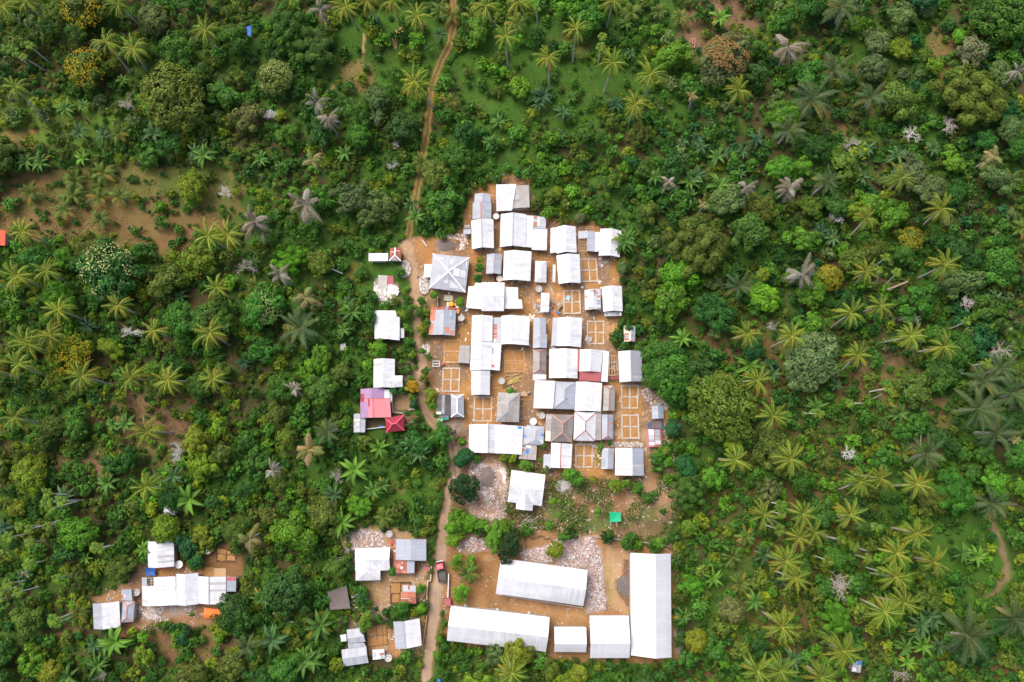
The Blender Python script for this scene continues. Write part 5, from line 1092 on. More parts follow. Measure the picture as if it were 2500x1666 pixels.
wall('low wall on the north side of the small square block', fI, ((1110, 868), (1405, 868)), 'stone_wall', .2, .5)
wall('long low wall between the rubble field and school yard', fF, ((1600, 1140), (1800, 1160), (2100, 1195), (2340, 1230)), 'stone_wall', .22, .5)
wall('plank edging along the school wall', fF, ((880, 1030), (960, 1045), (1070, 1058)), 'pale_wood', .15, .3)
def vents(n):
    for (x, y, l) in ((288, 682, 'westernmost'), (586, 716, 'middle'), (878, 748, 'easternmost')):
        P = at(*fI(x, y), 0); th = thing('water_drum', (P[0], P[1], 0), l + ' of three pale drums along the streaked school block', 'drum', 'drums by the school block')
        b = MB(); b.lathe([(0, 0), (.33, 0), (.35, .3), (.33, .31), (.33, .6), (.35, .61), (.33, .9), (0, .9)], 'dish_white', 16); b.put('body', th)
        b = MB(); b.lathe([(.34, .9), (.34, .95), (.2, .96), (0, .96)], 'bluish_lid', 16); b.put('lid', th)
plain('bluish_lid', (0.40, 0.55, 0.62), 0.5, 0.1)
vents(3)
def slab(label, fr, q, m, h=.3, name='concrete_slab', cat='slab'):
    P = [V3(at(*fr(x, y), 0)) for x, y in q]; c = sum(P) / len(P); org = (float(c[0]), float(c[1]), 0)
    b = MB(); n = len(P); up = [p + V3((0, 0, h)) for p in P]
    b.face(list(reversed(up)), m)
    for i in range(n): j = (i + 1) % n; b.face([P[i], P[j], up[j], up[i]], m)
    o = put(name, b.mesh(name, org), None, org); tag(o, label, cat)
slab('bare pale floor slab of a collapsed house west of the lane', fB, ((395, 436), (502, 441), (492, 600), (470, 690), (376, 708)), 'concrete', .3)
slab('reddish tiled corner of the collapsed house floor', fB, ((504, 444), (568, 446), (575, 565), (540, 580), (502, 560)), 'gate_red', .31)
slab('brown concrete porch roof against the long white row', fD, ((1338, 126), (1452, 130), (1446, 330), (1315, 322)), 'terrace_concrete', 2.3, 'porch_roof', 'porch')
slab('square tan wooden platform beside the foundation grid', fE, ((1462, 608), (1508, 610), (1506, 684), (1460, 682)), 'wood', .35, 'pallet', 'pallet')
slab('tan soil bed by the dark trench foundation', fG, ((1412, 492), (1515, 496), (1512, 600), (1408, 596)), 'infill_soil', .12, 'soil_bed', 'soil bed')
slab('paler soil bed right behind the hamlet houses', fG, ((1520, 506), (1658, 508), (1658, 602), (1516, 602)), 'wood', .14, 'soil_bed', 'soil bed')
slab('wooden platform behind the weathered hip roof', fE, ((336, 560), (412, 562), (412, 606), (334, 602)), 'wood', .5, 'platform', 'platform')
slab('small plaster tank roof beside the collapsed floor slab', fS, ((833, 843), (846, 840), (848, 856), (834, 858)), 'concrete', 1.2, 'cistern', 'cistern')
slab('dark rectangular pen of black bits beside the L-shaped white roof', fH, ((380, 256), (428, 256), (428, 320), (380, 320)), 'truck_bed', .8, 'pen', 'pen')
def frame_box(label, fr, q, z, m, nu, nv, name='open_frame', cat='frame', w=.14):
    P = [at(*fr(x, y), z) for x, y in q]; c = sum(V3(p) for p in P) / 4; org = (float(c[0]), float(c[1]), 0)
    th = thing(name, org, label, cat); timber(th, org, fr, q, z, nu, nv, 'beam_grid', m, True, w)
frame_box('white open frame of beams beside the small red tank', fD, ((1020, 290), (1100, 294), (1098, 352), (1020, 352)), 1.6, 'white_patch', 2, 3)
frame_box('reddish ladder-like bamboo frame on the brown clearing to the north', fS, ((1685, 97), (1697, 97), (1696, 116), (1685, 117)), .5, 'cap_salmon', 3, 3, w=.2)
frame_box('narrow wooden walkway frame beside the weathered hip roof', fE, ((326, 640), (376, 640), (372, 860), (330, 860)), .5, 'wood', 2, 4)
frame_box('white angular pipe frame near the brown-grey tarp', fH, ((395, 680), (440, 655), (460, 690), (405, 730)), .5, 'white_patch', 2, 2)
def pile(label, fr, x, y, L, n, ang, m, spread=.5, name='plank_pile', cat='timber pile', r=.06):
    P = at(*fr(x, y), 0); th = thing(name, P, label, cat); mm = MB()
    for i in range(n):
        a = ang + random.gauss(0, spread * .25); l = L * random.uniform(.6, 1.05); ox, oy = random.gauss(0, spread), random.gauss(0, spread); z = .08 + .05 * (i // 4)
        b = MB(); b.beam((ox - cos(a) * l / 2, oy - sin(a) * l / 2, z), (ox + cos(a) * l / 2, oy + sin(a) * l / 2, z + random.uniform(0, .08)), r * random.uniform(1, 2), r, m); b.put({'bamboo': 'bamboo_pole'}.get(m, 'plank'), th)
pile('fan of yellow bamboo poles near the grey dish', fE, 255, 425, 3.6, 26, .35, 'bamboo', .7, 'bamboo_pile', 'bamboo pile', .07)
pile('long pale planks scattered by the grey street dish', fK, 560, 600, 2.6, 7, -.95, 'pale_wood', .5)
pile('peach boards beside the four-bay foundation', fK, 800, 860, 1.8, 9, 1.2, 'cloth_peach', .45, r=.09)
pile('heap of weathered sticks in the weedy field', fF, 975, 1005, 3.2, 22, .6, 'stick_grey', .9, 'stick_pile', 'stick pile') if plain('stick_grey', (0.42, 0.36, 0.32), 0.9, 0.3) else None
pile('stack of blue and white boards by pink rubble', fH, 245, 350, 3.0, 14, .15, 'white_patch', .8)
pile('orange planks standing along the narrow pale hip roof', fA, 1216, 1330, 3.0, 6, 1.57, 'orange_rust', .12, r=.1)
pile('bamboo lying east of the red-bordered shack', fE, 2010, 1060, 5.0, 16, -1.1, 'pale_wood', .8, 'bamboo_pile', 'bamboo pile')
pile('old planks beside the southernmost white village house', fE, 1780, 1300, 5.0, 5, 1.5, 'wood', .15)
pile('pale bamboo leaning by the cream rust-patched hut', fC, 1465, 800, 5.0, 6, 1.5, 'pale_wood', .3, 'bamboo_pile', 'bamboo pile')
pile('broken wood behind the northernmost house', fA, 720, 190, 2.2, 12, .4, 'dark_wood', .9)
pile('scrap sheets at the north-west of the north-east houses', fA, 1340, 690, 2.0, 8, .2, 'orange_rust', .6, r=.2)
pile('pile of boards east of the northern concrete foundation', fA, 1880, 1160, 2.6, 16, .9, 'stick_grey', 1.1)
def log(label, fr, a, b_, r=.2, m='pale_bark', z=.35):
    A, B = V3(at(*fr(*a), z)), V3(at(*fr(*b_), z)); c = (A + B) / 2; org = (float(c[0]), float(c[1]), 0)
    b = MB(); b.tube([A, lerp(A, B, .5) + V3((0, 0, .08)), B], [r, r * .9, r * .75], m); tag(put('fallen_trunk', b.mesh('fallen_trunk', org), None, org), label, 'fallen trunk')
log('pale fallen trunk beside the two-rutted track', fS, (1016, 300), (1028, 320), .2, z=1.0)
log('pale leaning pole at the lane head north of the square zinc house', fB, (902, 35), (950, 105), .18)
log('pale log west of the small white shelter roof', Fr(500, 417, 3.76), (1160, 900), (1265, 945), .22, z=1.2)
log('thick pink-barked log in the eastern forest', Fr(1875, 417, 3.76), (1095, 1095), (1280, 1020), .3, 'log_pink', 3.0) if plain('log_pink', (0.33, 0.24, 0.19), 0.9, 0.25) else None
log('thin white trunk on bare soil in the eastern palms', Fr(1960, 833, 4.356), (700, 545), (865, 503), .10, 'palm_bark', 2)
log('long thin pale trunk across soil in the eastern palms', Fr(1960, 833, 4.356), (640, 668), (840, 565), .09, 'palm_bark', 2)
log('long slender white trunk running north to south in the east', Fr(1960, 833, 4.356), (1275, 655), (1250, 1110), .11, 'palm_bark', 3)
log('dead grey log on the hamlet path', Fr(0, 1400, 2.94), (1960, 285), (2160, 375), .3, 'stick_grey', .6)

# ---------------------------------------------------------------- rubble and litter
def boxes(name, pts, size, cols, label, flat=0.6, lo=0.25, hi=1.9, group=None, z=0.0):
    n = len(pts)
    u = np.array([(-1, -1, -1), (1, -1, -1), (1, 1, -1), (-1, 1, -1), (-1, -1, 1), (1, -1, 1), (1, 1, 1), (-1, 1, 1)], float) * .5
    s = size * rng.uniform(lo, hi, (n, 1, 1)) * np.concatenate([np.ones((n, 1, 1)), rng.uniform(.4, 1, (n, 1, 1)), rng.uniform(.2, 1, (n, 1, 1)) * flat], 2)
    p = u[None] * s
    a = rng.uniform(0, 2 * pi, (n, 1)); t = rng.normal(0, .3, (n, 1))
    y = p[:, :, 1] * np.cos(t) - p[:, :, 2] * np.sin(t); zz = p[:, :, 1] * np.sin(t) + p[:, :, 2] * np.cos(t)
    X = p[:, :, 0] * np.cos(a) - y * np.sin(a); Y = p[:, :, 0] * np.sin(a) + y * np.cos(a)
    V = np.stack([X + pts[:, 0:1], Y + pts[:, 1:2], zz + pts[:, 2:3] + s[:, :, 2] * .4], -1).reshape(-1, 3)
    f = np.array([(0, 3, 2, 1), (4, 5, 6, 7), (0, 1, 5, 4), (1, 2, 6, 5), (2, 3, 7, 6), (3, 0, 4, 7)])
    Qd = (f[None] + 8 * np.arange(n)[:, None, None]).reshape(-1, 4)
    C = np.array(cols)[rng.integers(0, len(cols), n)] * rng.uniform(.7, 1.15, (n, 1))
    o = put(name, mesh_np(name, V, Qd, ['chips'], np.repeat(C, 8, 0)))
    return tag(o, label, name.replace('_', ' '), group, 'stuff')
def scatter_in(P, n, zamp=0.0, dens=None):
    P = np.array([p[:2] for p in P]); mn, mx = P.min(0), P.max(0); out = []
    while sum(len(o) for o in out) < n:
        q = rng.uniform(mn, mx, (n * 2, 2)); ok = poly_sd(q[:, 0], q[:, 1], P) > 0
        nn = vnoise(q[:, 0], q[:, 1], 1.7, 5); ok &= nn > rng.uniform(0.15, .75, len(q))
        out.append(q[ok])
        if len(out) > 60: break
    q = np.concatenate(out)[:n]
    z = zamp * fbm(q[:, 0], q[:, 1], 1.5, 9, 3) if zamp else np.zeros(len(q))
    return np.column_stack([q, z])
PK = [(0.46, 0.33, 0.28), (0.55, 0.51, 0.50), (0.37, 0.33, 0.31), (0.40, 0.21, 0.15), (0.66, 0.63, 0.62), (0.30, 0.25, 0.22)]
GYC = [(0.42, 0.38, 0.34), (0.56, 0.51, 0.46), (0.30, 0.27, 0.24), (0.66, 0.62, 0.58)]
MIXC = [(0.62, 0.60, 0.57), (0.5, 0.33, 0.2), (0.35, 0.26, 0.2), (0.6, 0.5, 0.42), (0.2, 0.15, 0.12), (0.3, 0.45, 0.6)]
boxes('rubble', scatter_in(G([(1148, 1128), (1218, 1132), (1236, 1160), (1238, 1250), (1228, 1272), (1168, 1266), (1132, 1228), (1160, 1190), (1142, 1160)]), 2000, .10), .17, PK, 'pink and white brick rubble spread west of the porch-gabled house')
boxes('rubble', scatter_in(G([(1268, 1352), (1345, 1330), (1392, 1305), (1450, 1310), (1470, 1375), (1480, 1488), (1442, 1494), (1428, 1468), (1432, 1392), (1285, 1368)]), 6000, .2), .19, PK + [(0.56, 0.54, 0.56), (0.50, 0.33, 0.27)], 'broad pale rubble heap wrapped round the tilted school block')
boxes('rubble', scatter_in(G([(1112, 1335), (1150, 1312), (1205, 1318), (1195, 1345), (1125, 1350)]), 900, .1), .22, PK, 'brown-pink rubble strip west of the dark round tree')
boxes('rubble', scatter_in(G([(852, 1288), (930, 1300), (945, 1338), (868, 1350), (862, 1420), (852, 1395), (845, 1330)]), 2200, .12), .22, PK, 'pinkish rubble round the white L-shaped hip roof')
boxes('rubble', scatter_in(blob(988, 658, 15, 21), 900, .6), .24, GYC, 'grey stone heap on the west verge of the lane head')
boxes('rubble', scatter_in(blob(1037, 695, 13, 25), 1000, .5), .24, GYC, 'grey stone heap beside the square zinc house')
boxes('rubble', scatter_in(G([(915, 690), (945, 730), (960, 745), (930, 742), (912, 716)]), 500, .2), .3, [(0.7, 0.66, 0.62), (0.5, 0.44, 0.4), (0.8, 0.77, 0.74)], 'white rubble along the west of the collapsed house floor')
boxes('rubble', scatter_in(blob(956, 714, 17, 15), 420, .7), .48, [(0.74, 0.70, 0.67), (0.62, 0.57, 0.53), (0.8, 0.77, 0.75)], 'white broken masonry on the collapsed house floor')
boxes('rubble', scatter_in(G([(1062, 575), (1142, 570), (1142, 610), (1120, 612), (1128, 588)]), 600, .1), .22, [(0.7, 0.62, 0.55), (0.55, 0.33, 0.22), (0.8, 0.76, 0.72)], 'brick scraps west of the northern white gable house')
boxes('rubble', scatter_in(blob(1436, 830, 8, 8), 350, .6), .2, GYC, 'grey stone pile on a foundation bay')
boxes('rubble', scatter_in(G([(1300, 735), (1340, 742), (1350, 768), (1305, 765)]), 700, .15), .2, MIXC, 'dark mixed debris round the whitish hut')
boxes('rubble', scatter_in(blob(1040, 852, 9, 16), 400, .3), .2, GYC, 'grey stones by the bushes west of the muddy foundation')
boxes('rubble', scatter_in(G([(330, 1482), (430, 1472), (480, 1482), (440, 1506), (360, 1515)]), 1500, .12), .22, GYC + PK, 'grey and pink rubble in front of the hamlet row')
boxes('rubble', scatter_in(G([(1560, 950), (1620, 945), (1640, 1000), (1600, 1010)]), 500, .15), .22, PK + MIXC, 'litter and rubble north of the steel-blue shed')
boxes('rubble', scatter_in(G([(1590, 1075), (1650, 1070), (1660, 1150), (1620, 1200), (1600, 1150)]), 700, .1), .18, PK + MIXC, 'litter and rubble at the south-east village corner')
boxes('rubble', scatter_in(G([(1440, 1080), (1560, 1080), (1576, 1092), (1450, 1094)]), 500, .1), .2, GYC, 'grey stones behind the southernmost white house')
boxes('litter', scatter_in(YARD, 8500), .2, MIXC + [(0.42, 0.24, 0.11), (0.3, 0.16, 0.07)], 'bits of brick, wood and litter strewn over the village earth', hi=1.3)
boxes('litter', scatter_in(FIELD, 1700), .16, MIXC + [(0.5, 0.4, 0.25)], 'pale litter strewn over the weedy field')
boxes('litter', scatter_in(SCHOOL, 1800), .15, MIXC + [(0.42, 0.24, 0.11)], 'small stones and litter on the school yard earth')
boxes('litter', scatter_in(G([(225, 1455), (330, 1400), (345, 1360), (430, 1380), (560, 1400), (580, 1480), (470, 1530), (320, 1545), (235, 1500)]), 1300), .18, MIXC, 'litter strewn round the south-west hamlet')
boxes('litter', scatter_in(G([(850, 1290), (1035, 1300), (1040, 1600), (880, 1600), (840, 1400)]), 1500), .18, MIXC, 'litter strewn between the plots west of the lane')
boxes('litter', scatter_in(YARD, 900) * np.array([1, 1, 1]), .5, [(0.5, 0.36, 0.2), (0.3, 0.2, 0.12), (0.62, 0.52, 0.4), (0.2, 0.13, 0.09), (0.55, 0.3, 0.16), (0.7, 0.7, 0.7)], 'scraps of board and sheet lying on the village earth', .12, .3, 1.8)
boxes('litter', scatter_in(FIELD, 160), .4, [(0.6, 0.5, 0.4), (0.4, 0.3, 0.2)], 'scraps of board lying in the weedy field', .12, .3, 1.6)
# sand heap in the rubble field
def heap(label, x, y, rx, ry, hgt, m, name='sand_heap'):
    c = at(x, y); b = MB(); n, k = 24, 7
    ring = lambda i, a: (c[0] + rx * (i / k) * (1 + .12 * sin(3 * a + 1) + .06 * sin(7 * a)) * cos(a), c[1] + ry * (i / k) * (1 + .1 * sin(2 * a)) * sin(a), .01 + hgt * (1 - (i / k)) ** .8 + random.uniform(-.02, .02) * (i < k))
    R = [[ring(i, 2 * pi * j / n) for j in range(n)] for i in range(k + 1)]
    for i in range(k):
        for j in range(n):
            l = (j + 1) % n
            b.face([R[i][j], R[i + 1][j], R[i + 1][l], R[i][l]] if i else [R[0][0], R[1][j], R[1][l]], m)
    tag(put(name, b.mesh(name, c), None, c, ), label, name.replace('_', ' '))
plain('grey_sand', (0.165, 0.135, 0.12), 0.95, 0.2, 1.2); plain('dark_sand', (0.15, 0.14, 0.13), 0.95, 0.2, 1.2)
heap('round heap of dark grey sand on the pink rubble', 1189, 1165, 2.0, 2.6, .8, 'grey_sand')
heap('grey gravel heap at the lane head', 1089, 601, 2.4, 1.5, .6, 'grey_sand', 'gravel_heap')
heap('low ash-grey heap in the weedy field', 1374, 1186, 1.7, 1.5, .35, 'concrete', 'ash_heap')
heap('orange soil heap in the hamlet yard', 402, 1400, 1.7, 1.0, .3, 'infill_soil', 'soil_heap')
heap('tan soil heap west of the muddy foundation', 1068, 836, 1.0, .7, .4, 'infill_soil', 'soil_heap')

# ================================================================ vegetation
def leaf_quads(P, Nn, size, asp=1.6, jit=0.5):
    """diamond leaf clumps at points P facing Nn; returns verts, quads"""
    n = len(P)
    Nn = Nn + rng.normal(0, jit, (n, 3)); Nn /= np.linalg.norm(Nn, axis=1, keepdims=True) + 1e-9
    r = rng.normal(0, 1, (n, 3)); T = np.cross(Nn, r); T /= np.linalg.norm(T, axis=1, keepdims=True) + 1e-9
    B = np.cross(Nn, T)
    s = (size * rng.uniform(.6, 1.35, n))[:, None]
    k = rng.uniform(-.25, .25, (n, 1))
    V = np.stack([P - T * s * asp * .5, P + B * s * .5 + T * s * k + Nn * s * .12, P + T * s * asp * .5, P - B * s * .5 + T * s * k + Nn * s * .12], 1)
    return V.reshape(-1, 3), np.arange(4 * n).reshape(n, 4)
def crown_pts(ncl, cr, nleaf, flat=.75, inner=.55, low=-.25, rag=.18, seed=0):
    """unit crown: leaves sit on many small billows spread over a dome"""
    P, Nn, T = [], [], []
    g = 2.399963
    for i in range(ncl):
        zf = 1 - (1 - low) * (i + .5) / ncl
        rr = sqrt(max(0, 1 - zf * zf)); a = i * g + rng.uniform(-.4, .4)
        d = np.array([rr * cos(a), rr * sin(a), zf])
        rad = (1 - cr * .8) * rng.uniform(inner, 1.0 + rag)
        c = d * rad * np.array([1, 1, flat])
        k = cr * rng.uniform(.7, 1.25)
        m = int(nleaf * rng.uniform(.8, 1.2))
        q = rng.normal(0, 1, (m, 3)); q[:, 2] = np.abs(q[:, 2]) * .9 - .25; q /= np.linalg.norm(q, axis=1, keepdims=True)
        P.append(c + q * k * rng.uniform(.7, 1.05, (m, 1)) * np.array([1, 1, .85]))
        Nn.append(q * .95 + d * .35 + np.array([0, 0, .35]))
        T.append(np.full(m, rng.uniform(.72, 1.28)) * rng.uniform(.72, 1.3, m))
    return np.concatenate(P), np.concatenate(Nn), np.concatenate(T)
def crown_mesh(name, ncl, cr, nleaf, lsize, flat=.75, inner=.55, low=-.25, rag=.18, asp=1.6, jit=.34, mat='leaf', warm=.12, up=0.0):
    P, Nn, T = crown_pts(ncl, cr, nleaf, flat, inner, low, rag)
    P[:, 2] += up
    V, Qd = leaf_quads(P, Nn, lsize, asp, jit)
    hue = rng.normal(-.02, warm, len(P))
    C = np.stack([T * (1 + hue), T, T * (1 - hue * .5)], -1)
    return mesh_np(name, V, Qd, [mat], np.repeat(np.clip(C, .1, 3), 4, 0))
KINDS = {}
KINDS['billow'] = [crown_mesh('crown_billow', 34, .28, 110, .10, .8, .45, -.25, .35) for _ in range(5)]
KINDS['dome'] = [crown_mesh('crown_dome', 60, .19, 70, .085, .78, .85, -.1, .05) for _ in range(3)]
KINDS['loose'] = [crown_mesh('crown_loose', 20, .27, 90, .11, .7, .35, -.3, .35) for _ in range(4)]
KINDS['airy'] = [crown_mesh('crown_airy', 26, .24, 70, .075, .6, .3, -.3, .35, 2.2) for _ in range(3)]
KINDS['bamboo'] = [crown_mesh('crown_bamboo', 60, .20, 240, .036, .6, .3, -.2, .35, 3.0, .4) for _ in range(2)]
KINDS['spread'] = [crown_mesh('crown_spread', 42, .24, 95, .085, .5, .4, -.1, .4) for _ in range(3)]
KINDS['bush'] = [crown_mesh('crown_bush', 12, .40, 60, .19, .75, .45, -.2, .25) for _ in range(5)]
KINDS['big'] = [crown_mesh('crown_big', 74, .21, 95, .062, .6, .5, -.1, .3) for _ in range(3)]

def trunk_mesh(h, r, limbs=4, spread=.5, mat='bark', seed=0):
    b = MB(); b.tube([(0, 0, -.1), (.05 * h * random.uniform(-1, 1), .05 * h * random.uniform(-1, 1), h * .5), (0, 0, h)], [r, r * .75, r * .5], mat, 6)
    for i in range(limbs):
        a = 2 * pi * i / limbs + random.uniform(-.5, .5); z = h * random.uniform(.45, .8)
        b.tube([(0, 0, z), (spread * .5 * cos(a), spread * .5 * sin(a), z + .22 * h), (spread * cos(a), spread * sin(a), z + .5 * h)], [r * .5, r * .35, r * .12], mat, 5)
    return b.mesh('trunk')
TRUNKS = [trunk_mesh(1.0, .06, 5, .5) for _ in range(4)]

# ---- fronds
def frond(V, F, C, base, az, el, L, droop, lw, nl, col, rib, wid=.14, fold=.35, ribw=.07):
    pts = [np.array(base, float)]; e = el; n = 9; step = L / (n - 1); dirs = []
    for i in range(n - 1):
        d = np.array([cos(e) * cos(az), cos(e) * sin(az), sin(e)]); dirs.append(d)
        pts.append(pts[-1] + d * step); e -= droop * (0.5 + 1.1 * i / n) / (n - 1) * 2
    dirs.append(dirs[-1]); pts = np.array(pts); dirs = np.array(dirs)
    side = np.array([-sin(az), cos(az), 0.0])
    def quad(a, b, c, d, k):
        i = len(V); V.extend([a, b, c, d]); F.append((i, i + 1, i + 2, i + 3)); C.extend([k] * 4)
    for i in range(n - 1):
        w0, w1 = ribw * (1 - i / n) + .015, ribw * (1 - (i + 1) / n) + .015
        up = np.cross(dirs[i], side) * -1
        o = up * .03
        quad(pts[i] - side * w0 + o, pts[i + 1] - side * w1 + o, pts[i + 1] + side * w1 + o, pts[i] + side * w0 + o, rib)
    for j in range(nl):
        f = .10 + .9 * (j + random.uniform(.1, .9)) / nl; x = f * (n - 1); i = min(int(x), n - 2); t = x - i
        p = pts[i] * (1 - t) + pts[i + 1] * t; d = dirs[i]
        ll = lw * (sin(pi * min(1, .18 + .80 * f)) ** .7) * random.uniform(.85, 1.12)
        for s in (-1, 1):
            q = side * s * .85 + d * .55 + np.array([0, 0, -fold * random.uniform(.6, 1.5)])
            q /= np.linalg.norm(q); tip = p + q * ll
            wv = d * wid * .5
            k = col * random.uniform(.75, 1.25)
            mid = p + q * ll * .5
            quad(p - wv * .6, mid - wv, tip, mid + wv, k)
def palm_crown(name, nf, L, lw, cols, rib, els=(75, -35), droop=1.0, nl=22, wid=.14, fold=.35, mat='leaf', yellow=.12, yel=(0.36, 0.24, 0.03), nuts=True, spread=1.0, ribw=.07, rag=.32):
    V, F, C = [], [], []
    for i in range(nf):
        f = (i + .5) / nf; az = i * 2.399963 + random.uniform(-rag, rag)
        el = radians(els[0] + (els[1] - els[0]) * f + random.uniform(-28, 28) * rag)
        c = V3(cols[random.randrange(len(cols))]) * random.uniform(.8, 1.2); r = V3(rib)
        if f > .55 and random.random() < yellow * 2.2: c = V3(yel) * random.uniform(.7, 1.1)
        frond(V, F, C, (0, 0, 0), az, el, L * random.uniform(1 - .65 * rag, 1.06), droop * random.uniform(1 - .6 * rag, 1 + .9 * rag), lw, nl, c, r, wid, fold, ribw)
    if nuts:
        for k in range(7):
            a = random.uniform(0, 2 * pi); p = np.array([.32 * cos(a), .32 * sin(a), -.28]); s = .14
            for ax in ((1, 0, 0), (0, 1, 0)):
                ax = np.array(ax, float); i = len(V); V.extend([p - ax * s, p + np.array([0, 0, -s]), p + ax * s, p + np.array([0, 0, s])]); F.append((i, i + 1, i + 2, i + 3)); C.extend([V3((.35, .20, .06))] * 4)
    return mesh_np(name, V, F, [mat], np.array(C))
OLV = [(0.155, 0.228, 0.016), (0.105, 0.182, 0.016), (0.195, 0.250, 0.018), (0.12, 0.20, 0.022)]
COCO = [palm_crown('palm_crown', random.randint(18, 23), 5.2, .84, OLV, (0.33, 0.36, 0.055), (72, -30), 1.05, 32, .09, .8, yellow=.04 + .035 * k) for k in range(6)]
GRN = [(0.075, 0.150, 0.022), (0.060, 0.125, 0.022), (0.11, 0.18, 0.026)]
YOUNG = [palm_crown('palm_crown', random.randint(13, 17), 4.2, .75, GRN, (0.24, 0.25, 0.05), (78, 12), 1.05, 24, .13, .4, yellow=.16, nuts=False) for k in range(4)]
SUG = [(0.045, 0.095, 0.032), (0.036, 0.078, 0.026), (0.065, 0.115, 0.040), (0.09, 0.13, 0.04)]
SUGAR = [palm_crown('palm_crown', random.randint(15, 19), 6.6, .95, SUG, (0.14, 0.18, 0.06), (75, -5), .8, 34, .12, .15, yellow=.10, nuts=False, ribw=.09, yel=(.26, .22, .05)) for k in range(4)]
DED = [(0.27, 0.245, 0.19), (0.19, 0.17, 0.11), (0.34, 0.315, 0.265), (0.12, 0.125, 0.06), (0.23, 0.20, 0.14)]
TANF = [(0.27, 0.21, 0.085), (0.20, 0.19, 0.06), (0.32, 0.25, 0.11), (0.13, 0.17, 0.04)]
DEAD = [palm_crown('palm_crown', random.randint(12, 15), 5.0, .85, DED, (0.33, 0.30, 0.245), (78, -55), 1.15, 40, .13, .5, 'dry_leaf', 0, nuts=False, rag=.6) for k in range(3)]
DEADT = [palm_crown('palm_crown', random.randint(11, 14), 4.4, 1.0, TANF, (0.34, 0.27, 0.11), (70, -60), 1.25, 36, .13, .6, 'dry_leaf', 0, nuts=False, rag=.6) for k in range(2)]
ARE = [(0.100, 0.200, 0.016), (0.135, 0.22, 0.018), (0.075, 0.165, 0.016)]
ARECA = [palm_crown('palm_crown', 10, 1.9, .55, ARE, (0.20, 0.26, 0.03), (66, 5), 1.2, 15, .13, .25, yellow=.06, nuts=False) for k in range(3)]
def banana_mesh(nf, L, wl):
    V, F, C = [], [], []
    for i in range(nf):
        az = i * 2.399963 + random.uniform(-.3, .3); f = (i + .5) / nf
        e = radians(62 - 48 * f + random.uniform(-8, 8)); n = 7; p = np.zeros(3); l = L * random.uniform(.75, 1.1)
        c = V3((1, 1, 1)) * random.uniform(.75, 1.25)
        if f > .75 and random.random() < .3: c = V3((3.2, 1.3, .5))
        side = np.array([-sin(az), cos(az), 0.0]); rows = []
        for j in range(n):
            t = j / (n - 1); w = wl * sin(pi * min(1, .07 + .93 * t) ** .8) ** .75 * .5 if 0 < j < n - 1 else .03
            rows.append((p.copy(), w)); p = p + np.array([cos(e) * cos(az), cos(e) * sin(az), sin(e)]) * l / (n - 1); e -= .26
        for j in range(n - 1):
            (a, w0), (b, w1) = rows[j], rows[j + 1]
            for s in (-1, 1):
                u0, u1 = side * s * w0 + np.array([0, 0, .30 * w0]), side * s * w1 + np.array([0, 0, .30 * w1])
                k = len(V); q = [a, b, b + u1, a + u0] if s < 0 else [a, a + u0, b + u1, b]
                V.extend(q); F.append((k, k + 1, k + 2, k + 3)); C.extend([c * (1.0 if s < 0 else .9)] * 4)
            m0 = side * .035; k = len(V); z = np.array([0, 0, .025]); V.extend([a - m0 + z, b - m0 + z, b + m0 + z, a + m0 + z]); F.append((k, k + 1, k + 2, k + 3)); C.extend([c * V3((1.9, 1.6, 1.4))] * 4)
    return mesh_np('leaf_rosette', V, F, ['leaf'], np.array(C))
BANANA = [banana_mesh(random.randint(9, 13), 2.7, .62) for _ in range(6)]
b_ = MB(); b_.tube([(0, 0, -.1), (.03, .02, .5), (0, 0, 1)], [.5, .42, .3], 'banana_stem', 7); BSTEM = b_.mesh('stem')

# ---- where plants may stand
def nogo(x, y):
    X, Y = np.array([x]), np.array([y])
    return X, Y
class Occ:
    """coarse raster of the world: distance to roofs, lanes and yards"""
    def __init__(s):
        s.c = 0.5; s.x = np.arange(-178, 178, s.c); s.y = np.arange(-82, 168, s.c)
        X, Y = np.meshgrid(s.x, s.y); s.X, s.Y = X, Y
        s.roof = np.full(X.shape, -99.0); s.yard = np.full(X.shape, -99.0); s.lane = np.full(X.shape, -99.0)
        for P in FOOT: s.acc(s.roof, poly_sd, P)
        for P in (YARD, FIELD, SCHOOL, HAMLET, PLOTS, PLOTS_S, PINKYARD, RUIN): s.acc(s.yard, poly_sd, P)
        for P in (TRACK, LANE, PATH_E): s.acc(s.lane, line_sd, P)
    def acc(s, A, fn, P):
        xs, ys = [p[0] for p in P], [p[1] for p in P]
        i0, i1 = np.searchsorted(s.x, min(xs) - 9), np.searchsorted(s.x, max(xs) + 9); j0, j1 = np.searchsorted(s.y, min(ys) - 9), np.searchsorted(s.y, max(ys) + 9)
        sl = (slice(j0, j1), slice(i0, i1)); A[sl] = np.maximum(A[sl], fn(s.X[sl], s.Y[sl], P))
    def get(s, A, x, y):
        i = np.clip(np.round((np.asarray(x) + 178) / s.c).astype(int), 0, len(s.x) - 1); j = np.clip(np.round((np.asarray(y) + 82) / s.c).astype(int), 0, len(s.y) - 1)
        return A[j, i]
OCC = Occ()
VEG = []           # every plant that is a thing: (object, kind phrase, px, py)
PLACED = []        # (x, y, r)
def reg(o, phrase, px, py, x, y, r, own=None):
    VEG.append((o, phrase, px, py, own)); PLACED.append((x, y, r))
